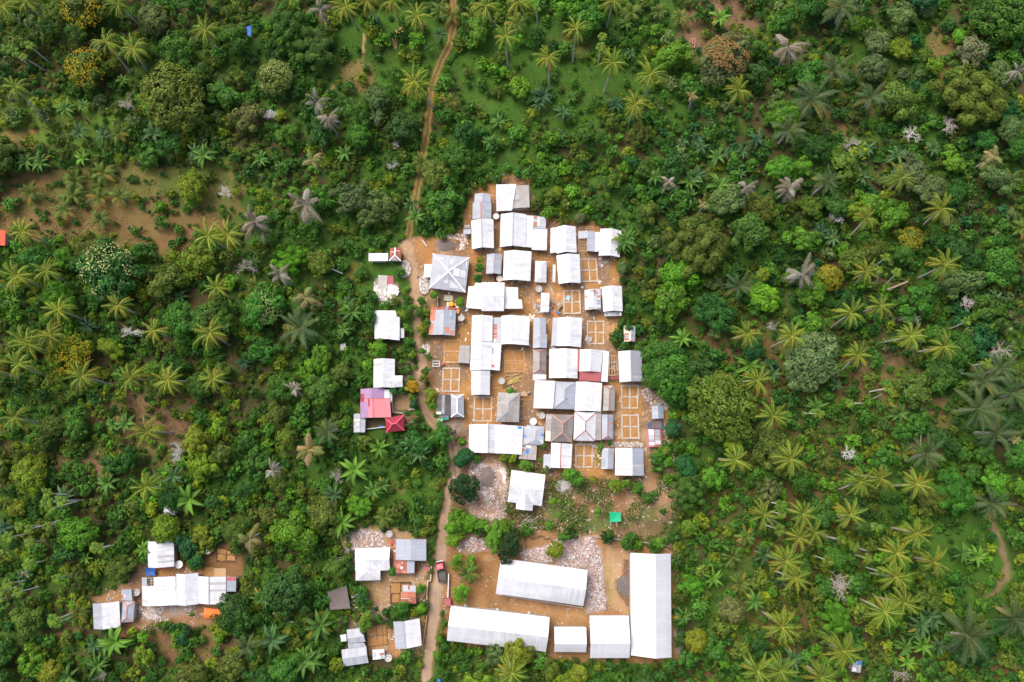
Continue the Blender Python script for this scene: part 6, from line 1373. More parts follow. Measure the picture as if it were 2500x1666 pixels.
HUE = {
    'deep': ((0.034, 0.112, 0.015), 'deep green'), 'mid': ((0.058, 0.158, 0.017), 'mid green'), 'bright': ((0.095, 0.232, 0.015), 'bright green'), 'yg': ((0.165, 0.235, 0.015), 'yellow-green'),
    'olive': ((0.098, 0.150, 0.018), 'olive green'), 'blue': ((0.026, 0.110, 0.028), 'bluish green'), 'grey': ((0.155, 0.190, 0.075), 'grey-green'), 'dark': ((0.020, 0.066, 0.013), 'very dark green'),
    'spring': ((0.115, 0.190, 0.020), 'soft yellow-green'),
    'lime': ((0.125, 0.285, 0.015), 'lime green'), 'gold': ((0.34, 0.27, 0.010), 'golden'), 'tan': ((0.150, 0.165, 0.042), 'dull olive-tan'), 'sage': ((0.108, 0.165, 0.046), 'sage green')}
def blossoms(name, n, size, col, cap=.25, thr=.42):
    d = rng.normal(0, 1, (n, 3)); d[:, 2] = np.abs(d[:, 2]) + cap; d /= np.linalg.norm(d, axis=1, keepdims=True)
    cl = vnoise(d[:, 0] + 3, d[:, 1] + 3, .23, 79); d = d[cl > thr]
    P = d * rng.uniform(.9, 1.06, (len(d), 1)) * np.array([1, 1, .74])
    V, Qd = leaf_quads(P, d + np.array([0, 0, .6]), size, 1.1, .4)
    C = np.array(col) * rng.uniform(.75, 1.2, (len(P), 1))
    return mesh_np(name, V, Qd, ['petal'], np.repeat(C, 4, 0))
BLOS = {'white': blossoms('blossoms', 800, .042, (0.40, 0.42, 0.16)), 'yellow': blossoms('blossoms', 1150, .048, (0.40, 0.31, 0.014), .25, .38), 'rust': blossoms('young_leaves', 1900, .06, (0.26, 0.16, 0.05), .7), 'few': blossoms('blossoms', 420, .04, (0.25, 0.28, 0.04))}
def tree(px, py, rpx, hue, kind='billow', h=None, flower=None, own=None, word='tree', sx=1.0, group='broadleaf trees of the forest', ph=None):
    r = rpx / 9.8
    h = h or (1.1 * r + 2.0)
    zc = h - r * .55
    x, y, _ = at(px, py, zc)
    th = thing(word, (x, y, 0), None, 'tree' if word == 'tree' else word.replace('_', ' '), group, random.uniform(0, 6.28))
    c = HUE[hue][0]; j = [random.uniform(.86, 1.16) for _ in range(3)]
    me = random.choice(KINDS[kind])
    cr = put('crown', me, th, (0, 0, zc), random.uniform(0, 6.28), (r * (ax := random.uniform(.84, 1.2)), r / ax, r * random.uniform(.95, 1.1)), (c[0] * j[0], c[1] * j[1], c[2] * j[2]))
    if flower: put(BLOS[flower].name.split('.')[0], BLOS[flower], th, (0, 0, zc), random.uniform(0, 6.28), (r * 1.0, r * 1.0, r * 1.06), (1, 1, 1))
    put('trunk', random.choice(TRUNKS), th, (0, 0, 0), random.uniform(0, 6.28), (r * 1.1, r * 1.1, zc))
    reg(th, ph or f"{HUE[hue][1]} leafy {word.replace('_', ' ')}", px, py, x, y, r, own)
    return th
def palm(px, py, kind='coco', base=None, h=None, sc=1.0, own=None):
    protos, hh, phr, word, grp = {'coco': (COCO, 12.5, 'tall coconut palm', 'coconut_palm', 'coconut palms'), 'young': (YOUNG, 2.2, 'young bushy palm', 'coconut_palm', 'young palms'),
        'sugar': (SUGAR, 7.5, 'large feathery palm', 'feather_palm', 'feathery palms'), 'dead': (DEAD, 10.0, 'dead grey palm', 'dead_palm', 'dead palms'), 'tan': (DEADT, 9.0, 'dying tan palm', 'dead_palm', 'dead palms'),
        'areca': (ARECA, 11.0, 'small slender palm', 'slender_palm', 'slender palms')}[kind]
    h = h or hh * random.uniform(.92, 1.08)
    X, Y, _ = at(px, py, h)
    if base: bx, by, _ = at(base[0], base[1], 0)
    else: bx, by = X + random.uniform(-1.2, 1.2) * (kind != 'young'), Y + random.uniform(-1.2, 1.2) * (kind != 'young')
    th = thing(word, (bx, by, 0), None, 'palm', grp)
    dx, dy = X - bx, Y - by; b = MB()
    r0 = {'coco': .22, 'young': .3, 'sugar': .34, 'dead': .26, 'tan': .26, 'areca': .145}[kind]
    cv = random.uniform(-.35, .35)
    pts = []
    for k in range(6):
        t = k / 5; s = t + cv * t * (1 - t)
        pts.append((dx * s, dy * s, h * t - .1 * (k == 0)))
    b.tube(pts, [r0 * 1.35] + [r0] * 3 + [r0 * .85, r0 * .8], 'palm_bark' if kind != 'areca' else 'pale_bark', 7)
    b.put('trunk', th)
    c = 1 + random.uniform(-.16, .18)
    s = sc * random.uniform(.86, 1.14)
    put('crown', random.choice(protos), th, (dx, dy, h), random.uniform(0, 6.28), (s, s, s), (c * random.uniform(.92, 1.1), c, c))
    reg(th, phr, px, py, bx, by, 1.6, own)
    return th
def banana(px, py, sc=1.0, bright=0, own=None):
    h = random.uniform(2.2, 3.2) * sc
    x, y, _ = at(px, py, h)
    th = thing('banana_plant', (x, y, 0), None, 'banana plant', 'banana plants', random.uniform(0, 6.28))
    put('stem', BSTEM, th, (0, 0, 0), 0, (.32 * sc, .32 * sc, h))
    c = [(0.050, 0.120, 0.035), (0.065, 0.160, 0.022), (0.095, 0.225, 0.02), (0.03, 0.085, 0.034)][bright] ; j = random.uniform(.85, 1.2)
    put('leaf_rosette', random.choice(BANANA), th, (0, 0, h * .97), random.uniform(0, 6.28), (sc * random.uniform(.8, 1.05),) * 3, tuple(k * j for k in c))
    reg(th, ('dull green', 'green', 'bright green', 'dark green')[bright] + ' banana plant', px, py, x, y, 1.5 * sc, own)
def bare(px, py, rpx, m='pale_bark', h=None, own=None, flat=0):
    r = rpx / 9.8; h = h or 3 + r
    x, y, _ = at(px, py, h * .75); th = thing('bare_tree', (x, y, 0), None, 'tree', 'bare trees', 0)
    b = MB()
    def br(p, d, l, w, k):
        q = p + d * l; mid = (p + q) / 2 + V3([random.uniform(-.1, .1) * l for _ in range(3)])
        b.tube([p, mid, q], [w, w * .8, w * .55], m, 4 if k > 1 else 5)
        if k >= 5: return
        for _ in range(random.choice((2, 3, 3)) if k else 5):
            e = d + V3([random.gauss(0, .8), random.gauss(0, .8), random.uniform(-.15, .4)]); e /= np.linalg.norm(e)
            br(q if random.random() < .6 else mid, e, l * random.uniform(.6, .92), w * .62, k + 1)
    b.tube([(0, 0, -.1), (0, 0, h * .45)], [.16 + r * .03, .12 + r * .02], m, 6)
    br(V3((0, 0, h * .4)), V3((0, 0, 1)), h * .2, .075 + r * .012, 0)
    V = np.array(b.v); rr = np.percentile(np.hypot(V[:, 0], V[:, 1]), 97); s = r / max(rr, .1)
    b.v = [(p[0] * s, p[1] * s, p[2]) for p in b.v]
    b.put('branches', th)
    reg(th, 'bare pale branched tree', px, py, x, y, r * .5, own)

# ---- palms seen in the photo: (crown x, crown y, trunk foot or None)
for p in [(9, 16, (60, 64)), (65, 5, (115, 58)), (290, 13, None), (261, 104, (322, 183)), (327, 120, (365, 182)), (503, 74, (533, 132)), (40, 215, (121, 303)), (843, 19, (873, 71)), (896, 3, (928, 65)), (955, 3, (977, 55)),
          (1019, 41, (1035, 82)), (1024, 210, (1065, 279)), (1010, 200, (1020, 250)), (1186, 16, (1208, 64)), (1234, 90, (1241, 168)), (1266, 5, (1282, 45)), (1407, 72, (1398, 152)), (1338, 141, (1341, 222)), (1497, 3, (1480, 70)), (1497, 154, (1475, 226)),
          (1588, 183, None), (1803, 221, (1778, 262)), (1550, 255, None), (2199, 436, (2162, 473)), (2116, 534, (2065, 587)), (2298, 510, (2243, 560)), (2114, 664, (2085, 698)), (2306, 648, None), (2077, 765, (2026, 803)), (2149, 747, None),
          (1933, 821, None), (1824, 816, None), (2223, 821, None), (2304, 847, None), (2094, 867, (2041, 922)), (1849, 929, None), (1887, 1016, None), (1796, 1124, None), (1930, 1120, None), (2100, 1177, (2046, 1196)), (2150, 1168, None), (2238, 1182, None),
          (1865, 1258, (1905, 1284)), (1960, 1255, None), (1952, 1313, (1912, 1300)), (1989, 1300, (2050, 1322)), (2075, 1258, (2036, 1264)), (1919, 1370, None), (1941, 1411, None), (1909, 1530, None), (2059, 1590, (2012, 1568)), (2005, 1654, None), (1849, 1638, None), (1906, 1638, None),
          (2188, 1351, None), (2281, 1373, None), (2185, 1408, None), (2159, 1494, None), (2207, 1472, None), (2236, 1303, None), (47, 889, (131, 927)), (202, 918, (273, 940)), (319, 923, None), (412, 929, None), (521, 926, None), (72, 841, (125, 858)), (37, 1019, (112, 1037)), (359, 1054, None), (358, 1189, None),
          (42, 675, (110, 705)), (117, 662, None), (144, 757, (212, 784)), (290, 747, (342, 769)), (529, 702, None), (378, 808, None), (513, 813, None), (122, 818, None), (58, 829, None), (508, 577, None), (558, 574, None), (57, 566, None), (1250, 1643, None), (-20, 905, (64, 927)), (-30, 690, (34, 703)), (-25, 1060, (22, 1053))]:
    palm(p[0], p[1], 'coco', p[2])
for p in [(290, 330), (1101, 250), (1074, 30), (1032, 400), (1263, 60), (1463, 40), (1540, 32), (1609, 30), (80, 470), (186, 445), (181, 478), (245, 486), (295, 481), (157, 515), (247, 537), (253, 425), (1788, 1360), (1820, 1310), (1807, 1427), (2010, 1122), (2230, 1191), (2201, 1104), (191, 1497), (940, 1264), (830, 1290), (625, 699), (1145, 1397), (130, 200), (2462, 440), (2495, 560), (1660, 45), (1100, 40), (1155, 45)]:
    palm(p[0], p[1], 'young')
for p in [(2056, 20, 1), (2035, 175, 1), (1981, 245, 1.1), (1923, 320, 1), (2125, 240, .9), (2385, 1000, 1.15), (2430, 1058, 1.1), (2258, 1108, 1), (800, 1054, .7), (734, 803, 1), (2421, 1230, .9), (2357, 1549, 1.15), (2475, 1510, .9), (2018, 446, .8), (2470, 960, 1), (2440, 900, .8), (2400, 930, .8), (604, 1577, .6), (920, 345 - 60, .4), (640, 570, .5), (1803, 700, .7)]:
    palm(p[0], p[1], 'sugar', None, None, p[2])
own = {(745, 500): 'largest grey dead palm, alone west of the earth lane', (620, 542): 'grey dead palm at the east end of the brown clearing', (1920, 115): 'pale dead palm beside the brown slope in the north-east', (1957, 672): 'grey dead palm touching a yellow-leaved tree', (665, 1150): 'small nearly white dead palm in the western forest', (720, 950): 'pale fluffy dead palm west of the pink house'}
for p in [(745, 500, 1.35), (620, 542, 1.2), (1920, 115, 1.25), (800, 292, .95), (774, 250, .95), (782, 24, .9), (1822, 457, .7), (1928, 460, 1.1), (1957, 672, 1.15), (665, 1150, .65), (720, 950, .65), (2484, 175, .7), (1633, 444, .7), (683, 670, .8)]:
    palm(p[0], p[1], 'dead', None, None, p[2], own.get((p[0], p[1])))
own = {(755, 1099): 'yellowing dying palm south-west of the crimson roof', (610, 1318): 'dying tan palm north-east of the hamlet', (747, 728): 'tan dying palm in the trees west of the collapsed house', (2425, 383): 'orange-tan dead palm in the far north-east'}
for p in [(755, 1099, 1.25), (610, 1318, 1.2), (747, 728, .95), (763, 391, .8), (2425, 383, .85), (1690, 235, .6), (1715, 500, .45), (2480, 1075, .5)]:
    palm(p[0], p[1], 'tan', None, None, p[2], own.get((p[0], p[1])))
for p in [(72, 112, (124, 156)), (20, 122, (83, 168)), (36, 128, (80, 168)), (57, 140, (110, 172)), (1311, 22, (1312, 70)), (1471, 90, (1460, 155)), (1467, 115, (1462, 150)), (115, 1205, (195, 1210)), (115, 1225, (190, 1219)), (122, 1243, (205, 1219)), (150, 1225, (204, 1221)), (46, 1285, (105, 1283)), (70, 1293, (150, 1270)), (115, 1285, (163, 1272)), (72, 1325, (117, 1318)), (20, 1312, (75, 1303)), (242, 1340, (292, 1327)), (232, 1338, (290, 1330)),
          (18, 1425, (76, 1415)), (138, 1412, (170, 1404)), (42, 1447, (105, 1430)), (0, 1445, (50, 1430)), (130, 1515, (188, 1493)), (140, 1520, (186, 1503)), (-5, 1465, (28, 1456)), (70, 1378, (115, 1368)), (2086, 1335, (2128, 1350)), (2022, 1370, (1986, 1356)), (2118, 1364, (2084, 1354)), (2150, 1396, (2112, 1385)), (2140, 1287, (2116, 1279)), (2055, 1318, None), (2170, 949, (2123, 956)), (2075, 985, (2107, 986)), (2410, 888, (2355, 894)), (2000, 1010, None), (2163, 629, None), (2190, 665, (2155, 702)),
          (1903, 1232, None), (1910, 1256, None), (1902, 1295, None), (2360, 785, (2320, 803)), (2145, 660, (2135, 700))]:
    palm(p[0], p[1], 'areca', p[2], 10.0)
# ---- bananas
for p in [(160, 266, 1.5, 1), (205, 258, 1, 1), (375, 327, 1.5, 0), (300, 197, .9, 1), (356, 255, .7, 2), (338, 240, .6, 2), (64, 394, 1.4, 1), (98, 399, 1.4, 1), (202, 388, 1.1, 2), (497, 380, 1.5, 1), (476, 372, 1.3, 0), (439, 330, .9, 0), (194, 324, 1.2, 0), (253, 332, 1, 0), (636, 391, 1.2, 1), (843, 375, 1.3, 1), (1074, 85, 1.2, 0), (1050, 117, .9, 1),
          (1218, 300, 1.1, 1), (1194, 348, 1.1, 1), (1210, 345, .8, 1), (1324, 237, 1.4, 3), (1315, 255, 1, 0), (1375, 277, 1.2, 0), (1394, 239, 1, 1), (1503, 255, 1.3, 3), (1540, 133, 1.1, 0), (1529, 58, 1, 1), (1758, 45, 1.5, 2), (1702, 340, 1.2, 3), (1712, 362, 1.1, 0), (1750, 383, 1.3, 1), (1765, 375, 1, 0), (1811, 372, 1.2, 0), (1846, 343, 1.2, 3), (1667, 348, .9, 0),
          (1598, 433, 1.4, 1), (1683, 444, 1.4, 1), (1683, 481, 1.1, 1), (1755, 454, 1.5, 1), (1644, 457, 1, 0), (1806, 425, 1, 0), (1700, 430, 1.2, 0), (1524, 590, 1.7, 1), (1530, 580, 1.4, 1), (1518, 604, 1.2, 1), (1665, 828, 1.4, 2), (2005, 566, 1.2, 3), (2032, 582, 1.1, 0), (1830, 892, 1.5, 2), (1887, 912, 1.2, 0), (1993, 994, 1.3, 1), (2194, 1010, 1.4, 1), (2334, 909, 1.2, 0),
          (2428, 728, 1.2, 0), (2101, 433, 1.1, 0), (2112, 364, 1.3, 0), (2189, 380, 1.4, 0), (2277, 364, 1.3, 0), (277, 1038, 1.2, 1), (308, 1035, 1.4, 1), (263, 1179, 1.4, 1), (425, 1163, 1.4, 0), (463, 1219, 1.7, 2), (596, 886, 1, 3), (175, 960, .8, 2), (160, 1213, 1.3, 0), (926, 1094, 1.3, 2), (1003, 1083, 1.4, 0), (1024, 1107, 1.4, 0), (867, 1147, 1.7, 2), (910, 1197, 1.3, 1), (816, 1208, 1.4, 0), (935, 1185, .9, 1),
          (351, 1340, 1.1, 2), (281, 1567, 1.7, 2), (262, 1575, 1.2, 1), (232, 1577, 1.3, 0), (650, 1455, 1.2, 1), (665, 1562, 1.7, 0), (640, 1460, 1.2, 1), (782, 1526, 1.9, 1), (767, 1610, 1.6, 1), (744, 1613, 1.5, 1), (745, 1595, 1, 2), (167, 1652, 1.3, 1), (238, 1625, 1.3, 1), (250, 1612, 1, 1), (2348, 1351, 1.2, 1), (2383, 1360, 1.3, 2), (2249, 1526, 1.4, 0), (2265, 1504, 1.4, 0), (2280, 1515, 1.2, 0), (2235, 1545, 1.2, 0), (2210, 1580, 1.3, 1), (2252, 1577, 1.3, 2), (2290, 1580, 1.2, 0),
          (2214, 1616, 1.2, 2), (1842, 1469, 1.5, 1), (1865, 1354, 1.3, 0), (1740, 1411, 1.3, 2), (1712, 1466, .9, 2), (1670, 1504, 1.2, 1), (1935, 1609, 1.3, 0), (1908, 1420, 1.1, 3), (1663, 1508, 1, 1), (860, 762, 1.4, 1), (850, 740, 1, 0), (835, 1276, 1.5, 2), (1148, 1385, .9, 2), (210, 1362, 1, 2), (245, 1380, .9, 1), (1015, 530, 1.3, 1), (1002, 500, 1.2, 0), (620, 640, 1, 1), (840, 805, 1.1, 1), (2040, 940, 1, 0), (12, 1290, 1.2, 3), (440, 725, 1, 0), (215, 795, 1.1, 3), (30, 735, 1, 2), (1370, 330, 1, 0)]:
    banana(*p)
# ---- single trees one can tell apart
own_trees = [
    (213, 22, 62, 'olive', 'loose', 'yellow', 'large yellow-flowering tree at the north-west edge'), (215, 170, 54, 'olive', 'loose', 'yellow', 'yellow-flowering tree below the larger one in the north-west'), (2223, 585, 32, 'olive', 'loose', 'yellow', 'golden-flowering tree in the eastern forest'),
    (2125, 615, 32, 'olive', 'loose', 'few', 'dull yellowish tree west of the golden-flowering one'), (2024, 680, 34, 'yg', 'loose', 'yellow', 'yellow tree touching the grey dead palm'), (173, 865, 55, 'yg', 'loose', 'yellow', 'yellow-flecked tree in the western palms'),
    (405, 690, 46, 'olive', 'loose', 'few', 'olive tree with orange tips south of the clearing'), (487, 640, 50, 'yg', 'airy', 'few', 'yellowish feathery tree at the clearing edge'), (2199, 120, 32, 'yg', 'airy', 'few', 'thin yellow-flecked tree in the north-east'),
    (375, 50, 42, 'sage', 'dome', None, 'pale grey-green dome tree at the north edge'), (920, 245, 36, 'sage', 'dome', None, 'round grey-green tree west of the two-rutted track'), (2141, 106, 32, 'sage', 'dome', None, 'bluish grey-green tree in the north-east'), (2202, 40, 35, 'sage', 'billow', None, 'soft grey-green tree at the north-east top'),
    (2372, 128, 38, 'grey', 'billow', None, 'palest grey-green tree in the north-east'), (2441, 180, 32, 'sage', 'dome', None, 'grey-green tree near the east edge, under the huge dark dome'), (2130, 165, 38, 'sage', 'dome', None, 'brighter mint-green dome tree in the north-east'), (2343, 690, 46, 'sage', 'billow', None, 'grey-green tree east of the coconut palms'), (1979, 880, 66, 'grey', 'big', None, 'broad pale grey-green tree in the eastern palms'),
    (2435, 38, 68, 'mid', 'big', None, 'huge green dome at the north-east corner'), (1769, 146, 64, 'sage', 'big', 'rust', 'huge rounded tree with orange young leaves on top'), (1269, 213, 30, 'lime', 'dome', None, 'lime green dome tree in the northern grass'), (2085, 58, 22, 'lime', 'dome', None, 'lime green round tree in the north-east'), (2340, 90, 20, 'lime', 'dome', None, 'small vivid lime tree east of the grey-green ones'),
    (2284, 162, 24, 'lime', 'loose', 'few', 'yellowish lime shrub tree on brown soil in the north-east'), (2194, 247, 44, 'spring', 'billow', None, 'yellow-green tree leaning over the feathery palm'), (2061, 399, 42, 'spring', 'loose', None, 'yellow-green crown in the north-east wood'), (2330, 400, 23, 'lime', 'billow', None, 'small lime tree near the orange-tan dead palm'), (1864, 728, 38, 'lime', 'dome', None, 'vivid green dome tree east of the village'), (1862, 672, 20, 'yg', 'dome', None, 'little yellow-green dome north of the vivid dome'),
    (1957, 585, 38, 'bright', 'loose', None, 'bright green loose tree north of the grey dead palm'), (2178, 529, 38, 'bright', 'billow', None, 'bright green tree beside the golden-flowering one'), (471, 455, 40, 'yg', 'dome', None, 'single yellow-green dome tree in the brown clearing'), (266, 665, 74, 'deep', 'big', 'white', 'wide dark tree covered in cream blossoms'), (673, 194, 48, 'olive', 'dome', 'white', 'round tree with cream blossoms on its north-west side'), (646, 750, 48, 'mid', 'billow', 'white', 'tree with a few cream blossoms west of the lane'),
    (782, 643, 30, 'olive', 'billow', 'few', 'olive tree with yellow flecks west of the small white shelter'), (425, 240, 82, 'olive', 'big', 'few', 'widest olive canopy in the north-west'), (572, 98, 40, 'mid', 'billow', None, 'green tree east of the north-west coconut palm'), (601, 290, 42, 'tan', 'airy', None, 'yellowish-grey airy tree in the north-west'), (774, 117, 52, 'mid', 'bamboo', None, 'soft green bamboo clump in the north'), (700, 60, 50, 'mid', 'bamboo', None, 'green bamboo clump at the north edge'),
    (2367, 240, 76, 'spring', 'bamboo', None, 'large yellowish bamboo clump in the north-east'), (1700, 605, 72, 'olive', 'bamboo', None, 'large olive bamboo clump east of the village'), (712, 637, 36, 'lime', 'bamboo', None, 'bright feathery clump west of the small white shelter'), (860, 480, 46, 'sage', 'airy', None, 'pale airy tree west of the track end'), (935, 500, 44, 'sage', 'airy', None, 'pale airy tree closest to the track end'), (900, 530, 36, 'sage', 'airy', None, 'pale airy tree north of the small white shelter'),
    (1625, 905, 62, 'mid', 'big', None, 'big green tree overhanging the bluish-shaded white house'), (1660, 940, 45, 'deep', 'big', None, 'deep green tree behind the overhanging one'), (1762, 992, 80, 'olive', 'big', 'few', 'widest yellow-green canopy east of the village'), (1890, 1100, 52, 'olive', 'big', 'few', 'yellow-flecked tree south of the eastern palms'), (1675, 1143, 29, 'blue', 'dome', None, 'bluish green dome at the south-east village edge'), (1642, 1045, 20, 'blue', 'billow', None, 'narrow bluish tree behind the red-bordered shack'),
    (1660, 670, 42, 'bright', 'billow', None, 'bright green tree south-west of the olive bamboo'), (1640, 740, 50, 'bright', 'loose', None, 'bright green spreading tree east of the cream rust-patched hut'), (1134, 1193, 35, 'dark', 'big', None, 'very dark round tree east of the lane bend'), (1131, 1118, 23, 'blue', 'dome', None, 'bluish round tree beside the white double-gabled house'), (1244, 1334, 31, 'dark', 'big', None, 'very dark round tree over the corner of the tilted school block'), (1206, 1311, 28, 'bright', 'billow', None, 'bright tree touching the dark round one by the school'),
    (1226, 1287, 18, 'bright', 'billow', None, 'small bright tree north of the dark round one by the school'), (1106, 1286, 23, 'lime', 'billow', None, 'lime tree at the lane side north of the truck'), (1108, 1317, 17, 'lime', 'billow', None, 'small lime tree south of the lane-side one'), (1146, 1276, 18, 'bright', 'billow', None, 'middle of the three bright trees on the rubble edge'), (1175, 1281, 15, 'bright', 'billow', None, 'easternmost of the three bright trees on the rubble edge'), (1355, 1343, 21, 'yg', 'dome', None, 'yellow-green round tree standing in the rubble'),
    (1374, 1312, 16, 'mid', 'loose', None, 'green bush tree north of the yellow-green one in rubble'), (1116, 1371, 19, 'lime', 'loose', None, 'lime bush east of the truck'), (1152, 1364, 10, 'lime', 'bush', None, 'tiny lime bush on the school yard'), (1127, 1448, 23, 'lime', 'loose', None, 'lime tree north of the streaked school block'), (1008, 944, 15, 'gold', 'billow', None, 'small golden bush tree beside the lane'), (578, 1503, 46, 'deep', 'big', None, 'deep green tree beside the orange tarp'),
    (1415, 534, 15, 'sage', 'dome', None, 'small grey-green dome tree north of the white village roofs'), (1520, 655, 15, 'sage', 'dome', None, 'small grey-green dome tree at the east edge of the village'), (1060, 720, 10, 'bright', 'dome', None, 'round green bush south-west of the square zinc house'), (1124, 738, 12, 'bright', 'dome', None, 'round green bush east of the yellow tank'), (1360, 470, 17, 'yg', 'dome', None, 'yellow-green round tree north of the village'), (1465, 500, 20, 'mid', 'loose', None, 'green tree by the timber half-roofed house'),
    (785, 1085, 25, 'deep', 'billow', None, 'deep green tree behind the yellowing dying palm'), (1260, 1595, 34, 'yg', 'billow', None, 'yellow-green tree against the streaked school block'), (1212, 1602, 28, 'sage', 'airy', None, 'pale tree at the south wall of the streaked school block'), (1345, 1640, 24, 'olive', 'billow', None, 'olive tree south of the smallest school block'), (1412, 1645, 22, 'yg', 'dome', None, 'yellow-green tree south of the square school block'),
    (900, 770, 26, 'mid', 'loose', None, 'green tree north of the crooked-flap white house'), (925, 850, 26, 'lime', 'loose', None, 'lime tree between two white roofs west of the lane'), (1025, 760, 16, 'mid', 'loose', None, 'green roadside tree west of the patchwork house'), (1030, 805, 14, 'yg', 'loose', None, 'yellowish roadside tree south-west of the patchwork house'), (1052, 970, 18, 'yg', 'loose', None, 'yellow-green tree west of the nearly black roof'), (1022, 1082, 28, 'deep', 'spread', None, 'deep green tree south of the crimson roof'),
    (1080, 1060, 26, 'mid', 'billow', None, 'round tree in the lane bend'), (2290, 910, 40, 'mid', 'billow', None, 'green tree by the eastern earth strip'), (2330, 1200, 48, 'mid', 'bamboo', None, 'soft green clump east of the southern palms'), (1875, 1205, 34, 'sage', 'airy', None, 'pale airy tree north of the south-eastern palms'), (2042, 1507, 36, 'bright', 'bamboo', None, 'bright feathery tree south of the bare white tree'), (1785, 1490, 32, 'tan', 'dome', None, 'dull olive dome tree east of the long hall'),
    (1700, 1565, 28, 'yg', 'dome', None, 'yellowish tree near the south end of the long hall'), (1680, 1200, 42, 'mid', 'bamboo', None, 'soft green tree at the field edge'), (2280, 1215, 35, 'olive', 'big', None, 'olive tree west of the curving footpath'), (75, 1160, 45, 'yg', 'dome', None, 'yellow-green dome tree on the west edge'), (190, 1300, 45, 'bright', 'dome', None, 'broad bright green tree amid the slender palms'), (405, 1290, 34, 'yg', 'dome', None, 'yellow-green dome north of the hamlet'), (240, 970, 3, 'mid', 'bush', None, None)]
for (px, py, r, hue, kind, fl, lab) in own_trees[:-1]:
    tree(px, py, r, hue, kind, None, fl, lab, {'bamboo': 'bamboo_clump'}.get(kind, 'tree') if lab and 'bamboo' in lab else 'tree')
for i, (px, py, r) in enumerate([(1384, 1160, 13), (1410, 1173, 14), (1448, 1172, 11), (1502, 1186, 18), (1530, 1181, 13), (1558, 1193, 14)]):
    tree(px, py, r, ('lime', 'bright', 'yg', 'yg', 'bright', 'mid')[i], 'bush', None, None, None, 'bush', 1, 'bushes by the field')
for (px, py, r, hue) in [(1348, 1225, 9, 'lime'), (1365, 1225, 5, 'lime'), (1392, 1231, 5, 'lime'), (1460, 1250, 10, 'bright'), (1365, 1258, 5, 'bright'), (1340, 1285, 12, 'bright'), (1610, 1325, 14, 'bright'), (1628, 1320, 11, 'mid'), (1600, 1125, 16, 'mid'), (1616, 1108, 13, 'mid'), (1632, 1130, 12, 'bright'), (1282, 1137, 16, 'bright'), (1336, 1147, 8, 'sage'), (1232, 1115, 12, 'yg'), (1253, 1120, 11, 'yg'), (1326, 1090, 8, 'mid'), (1488, 1082, 7, 'deep'), (1466, 1090, 9, 'bright'), (1320, 1125, 6, 'bright'),
                        (1237, 1247, 6, 'mid'), (1620, 1250, 9, 'deep'), (1580, 1215, 13, 'mid'), (1598, 1205, 10, 'mid'), (1490, 1300, 10, 'mid'), (1545, 1310, 12, 'mid'), (1246, 955, 9, 'bright'), (1258, 960, 7, 'bright'), (1170, 655, 13, 'mid'), (1172, 635, 9, 'yg'), (1168, 680, 12, 'deep'), (1250, 1060, 5, 'mid'), (1515, 790, 9, 'mid'), (1535, 800, 10, 'deep'), (1525, 845, 14, 'deep'), (1560, 850, 12, 'mid'), (1500, 830, 8, 'mid'), (960, 955, 10, 'blue'), (980, 955, 9, 'blue'), (1010, 985, 11, 'blue'), (1005, 970, 9, 'bright'), (1018, 1010, 8, 'mid'), (995, 1010, 9, 'mid'),
                        (958, 1395, 11, 'mid'), (985, 1487, 16, 'mid'), (965, 1500, 13, 'mid'), (895, 1520, 20, 'bright'), (925, 1510, 12, 'mid'), (1028, 1440, 13, 'bright'), (1030, 1485, 12, 'lime'), (885, 1460, 15, 'blue'), (870, 1440, 9, 'mid'), (1055, 1320, 7, 'mid'), (1050, 1350, 6, 'blue'), (1035, 1300, 10, 'yg'), (1085, 1520, 9, 'mid'), (1080, 1500, 7, 'deep'), (1073, 1560, 9, 'bright'), (1068, 1600, 12, 'bright'), (1085, 1580, 10, 'deep'), (445, 1560, 16, 'blue'), (455, 1540, 12, 'blue'), (420, 1535, 8, 'blue'), (535, 1560, 14, 'bright'), (350, 1555, 14, 'lime'), (460, 1340, 22, 'blue'), (480, 1370, 18, 'blue'), (440, 1320, 16, 'blue'), (470, 1500, 7, 'bright'), (1028, 735, 12, 'mid'), (1036, 762, 12, 'yg'), (1043, 788, 11, 'mid'), (1030, 858, 9, 'mid'), (1047, 872, 9, 'olive'), (1040, 906, 11, 'mid'), (1035, 926, 12, 'olive'), (1050, 962, 13, 'yg'), (1058, 990, 12, 'bright'), (1064, 1014, 8, 'mid'), (1001, 758, 13, 'mid'), (984, 768, 13, 'yg'), (996, 802, 12, 'bright'), (1000, 836, 12, 'mid'), (1006, 868, 10, 'yg'), (990, 750, 10, 'mid'), (1012, 700 + 50, 8, 'yg')]:
    tree(px, py, r, hue, 'bush', None, None, None, 'bush', 1, 'bushes')
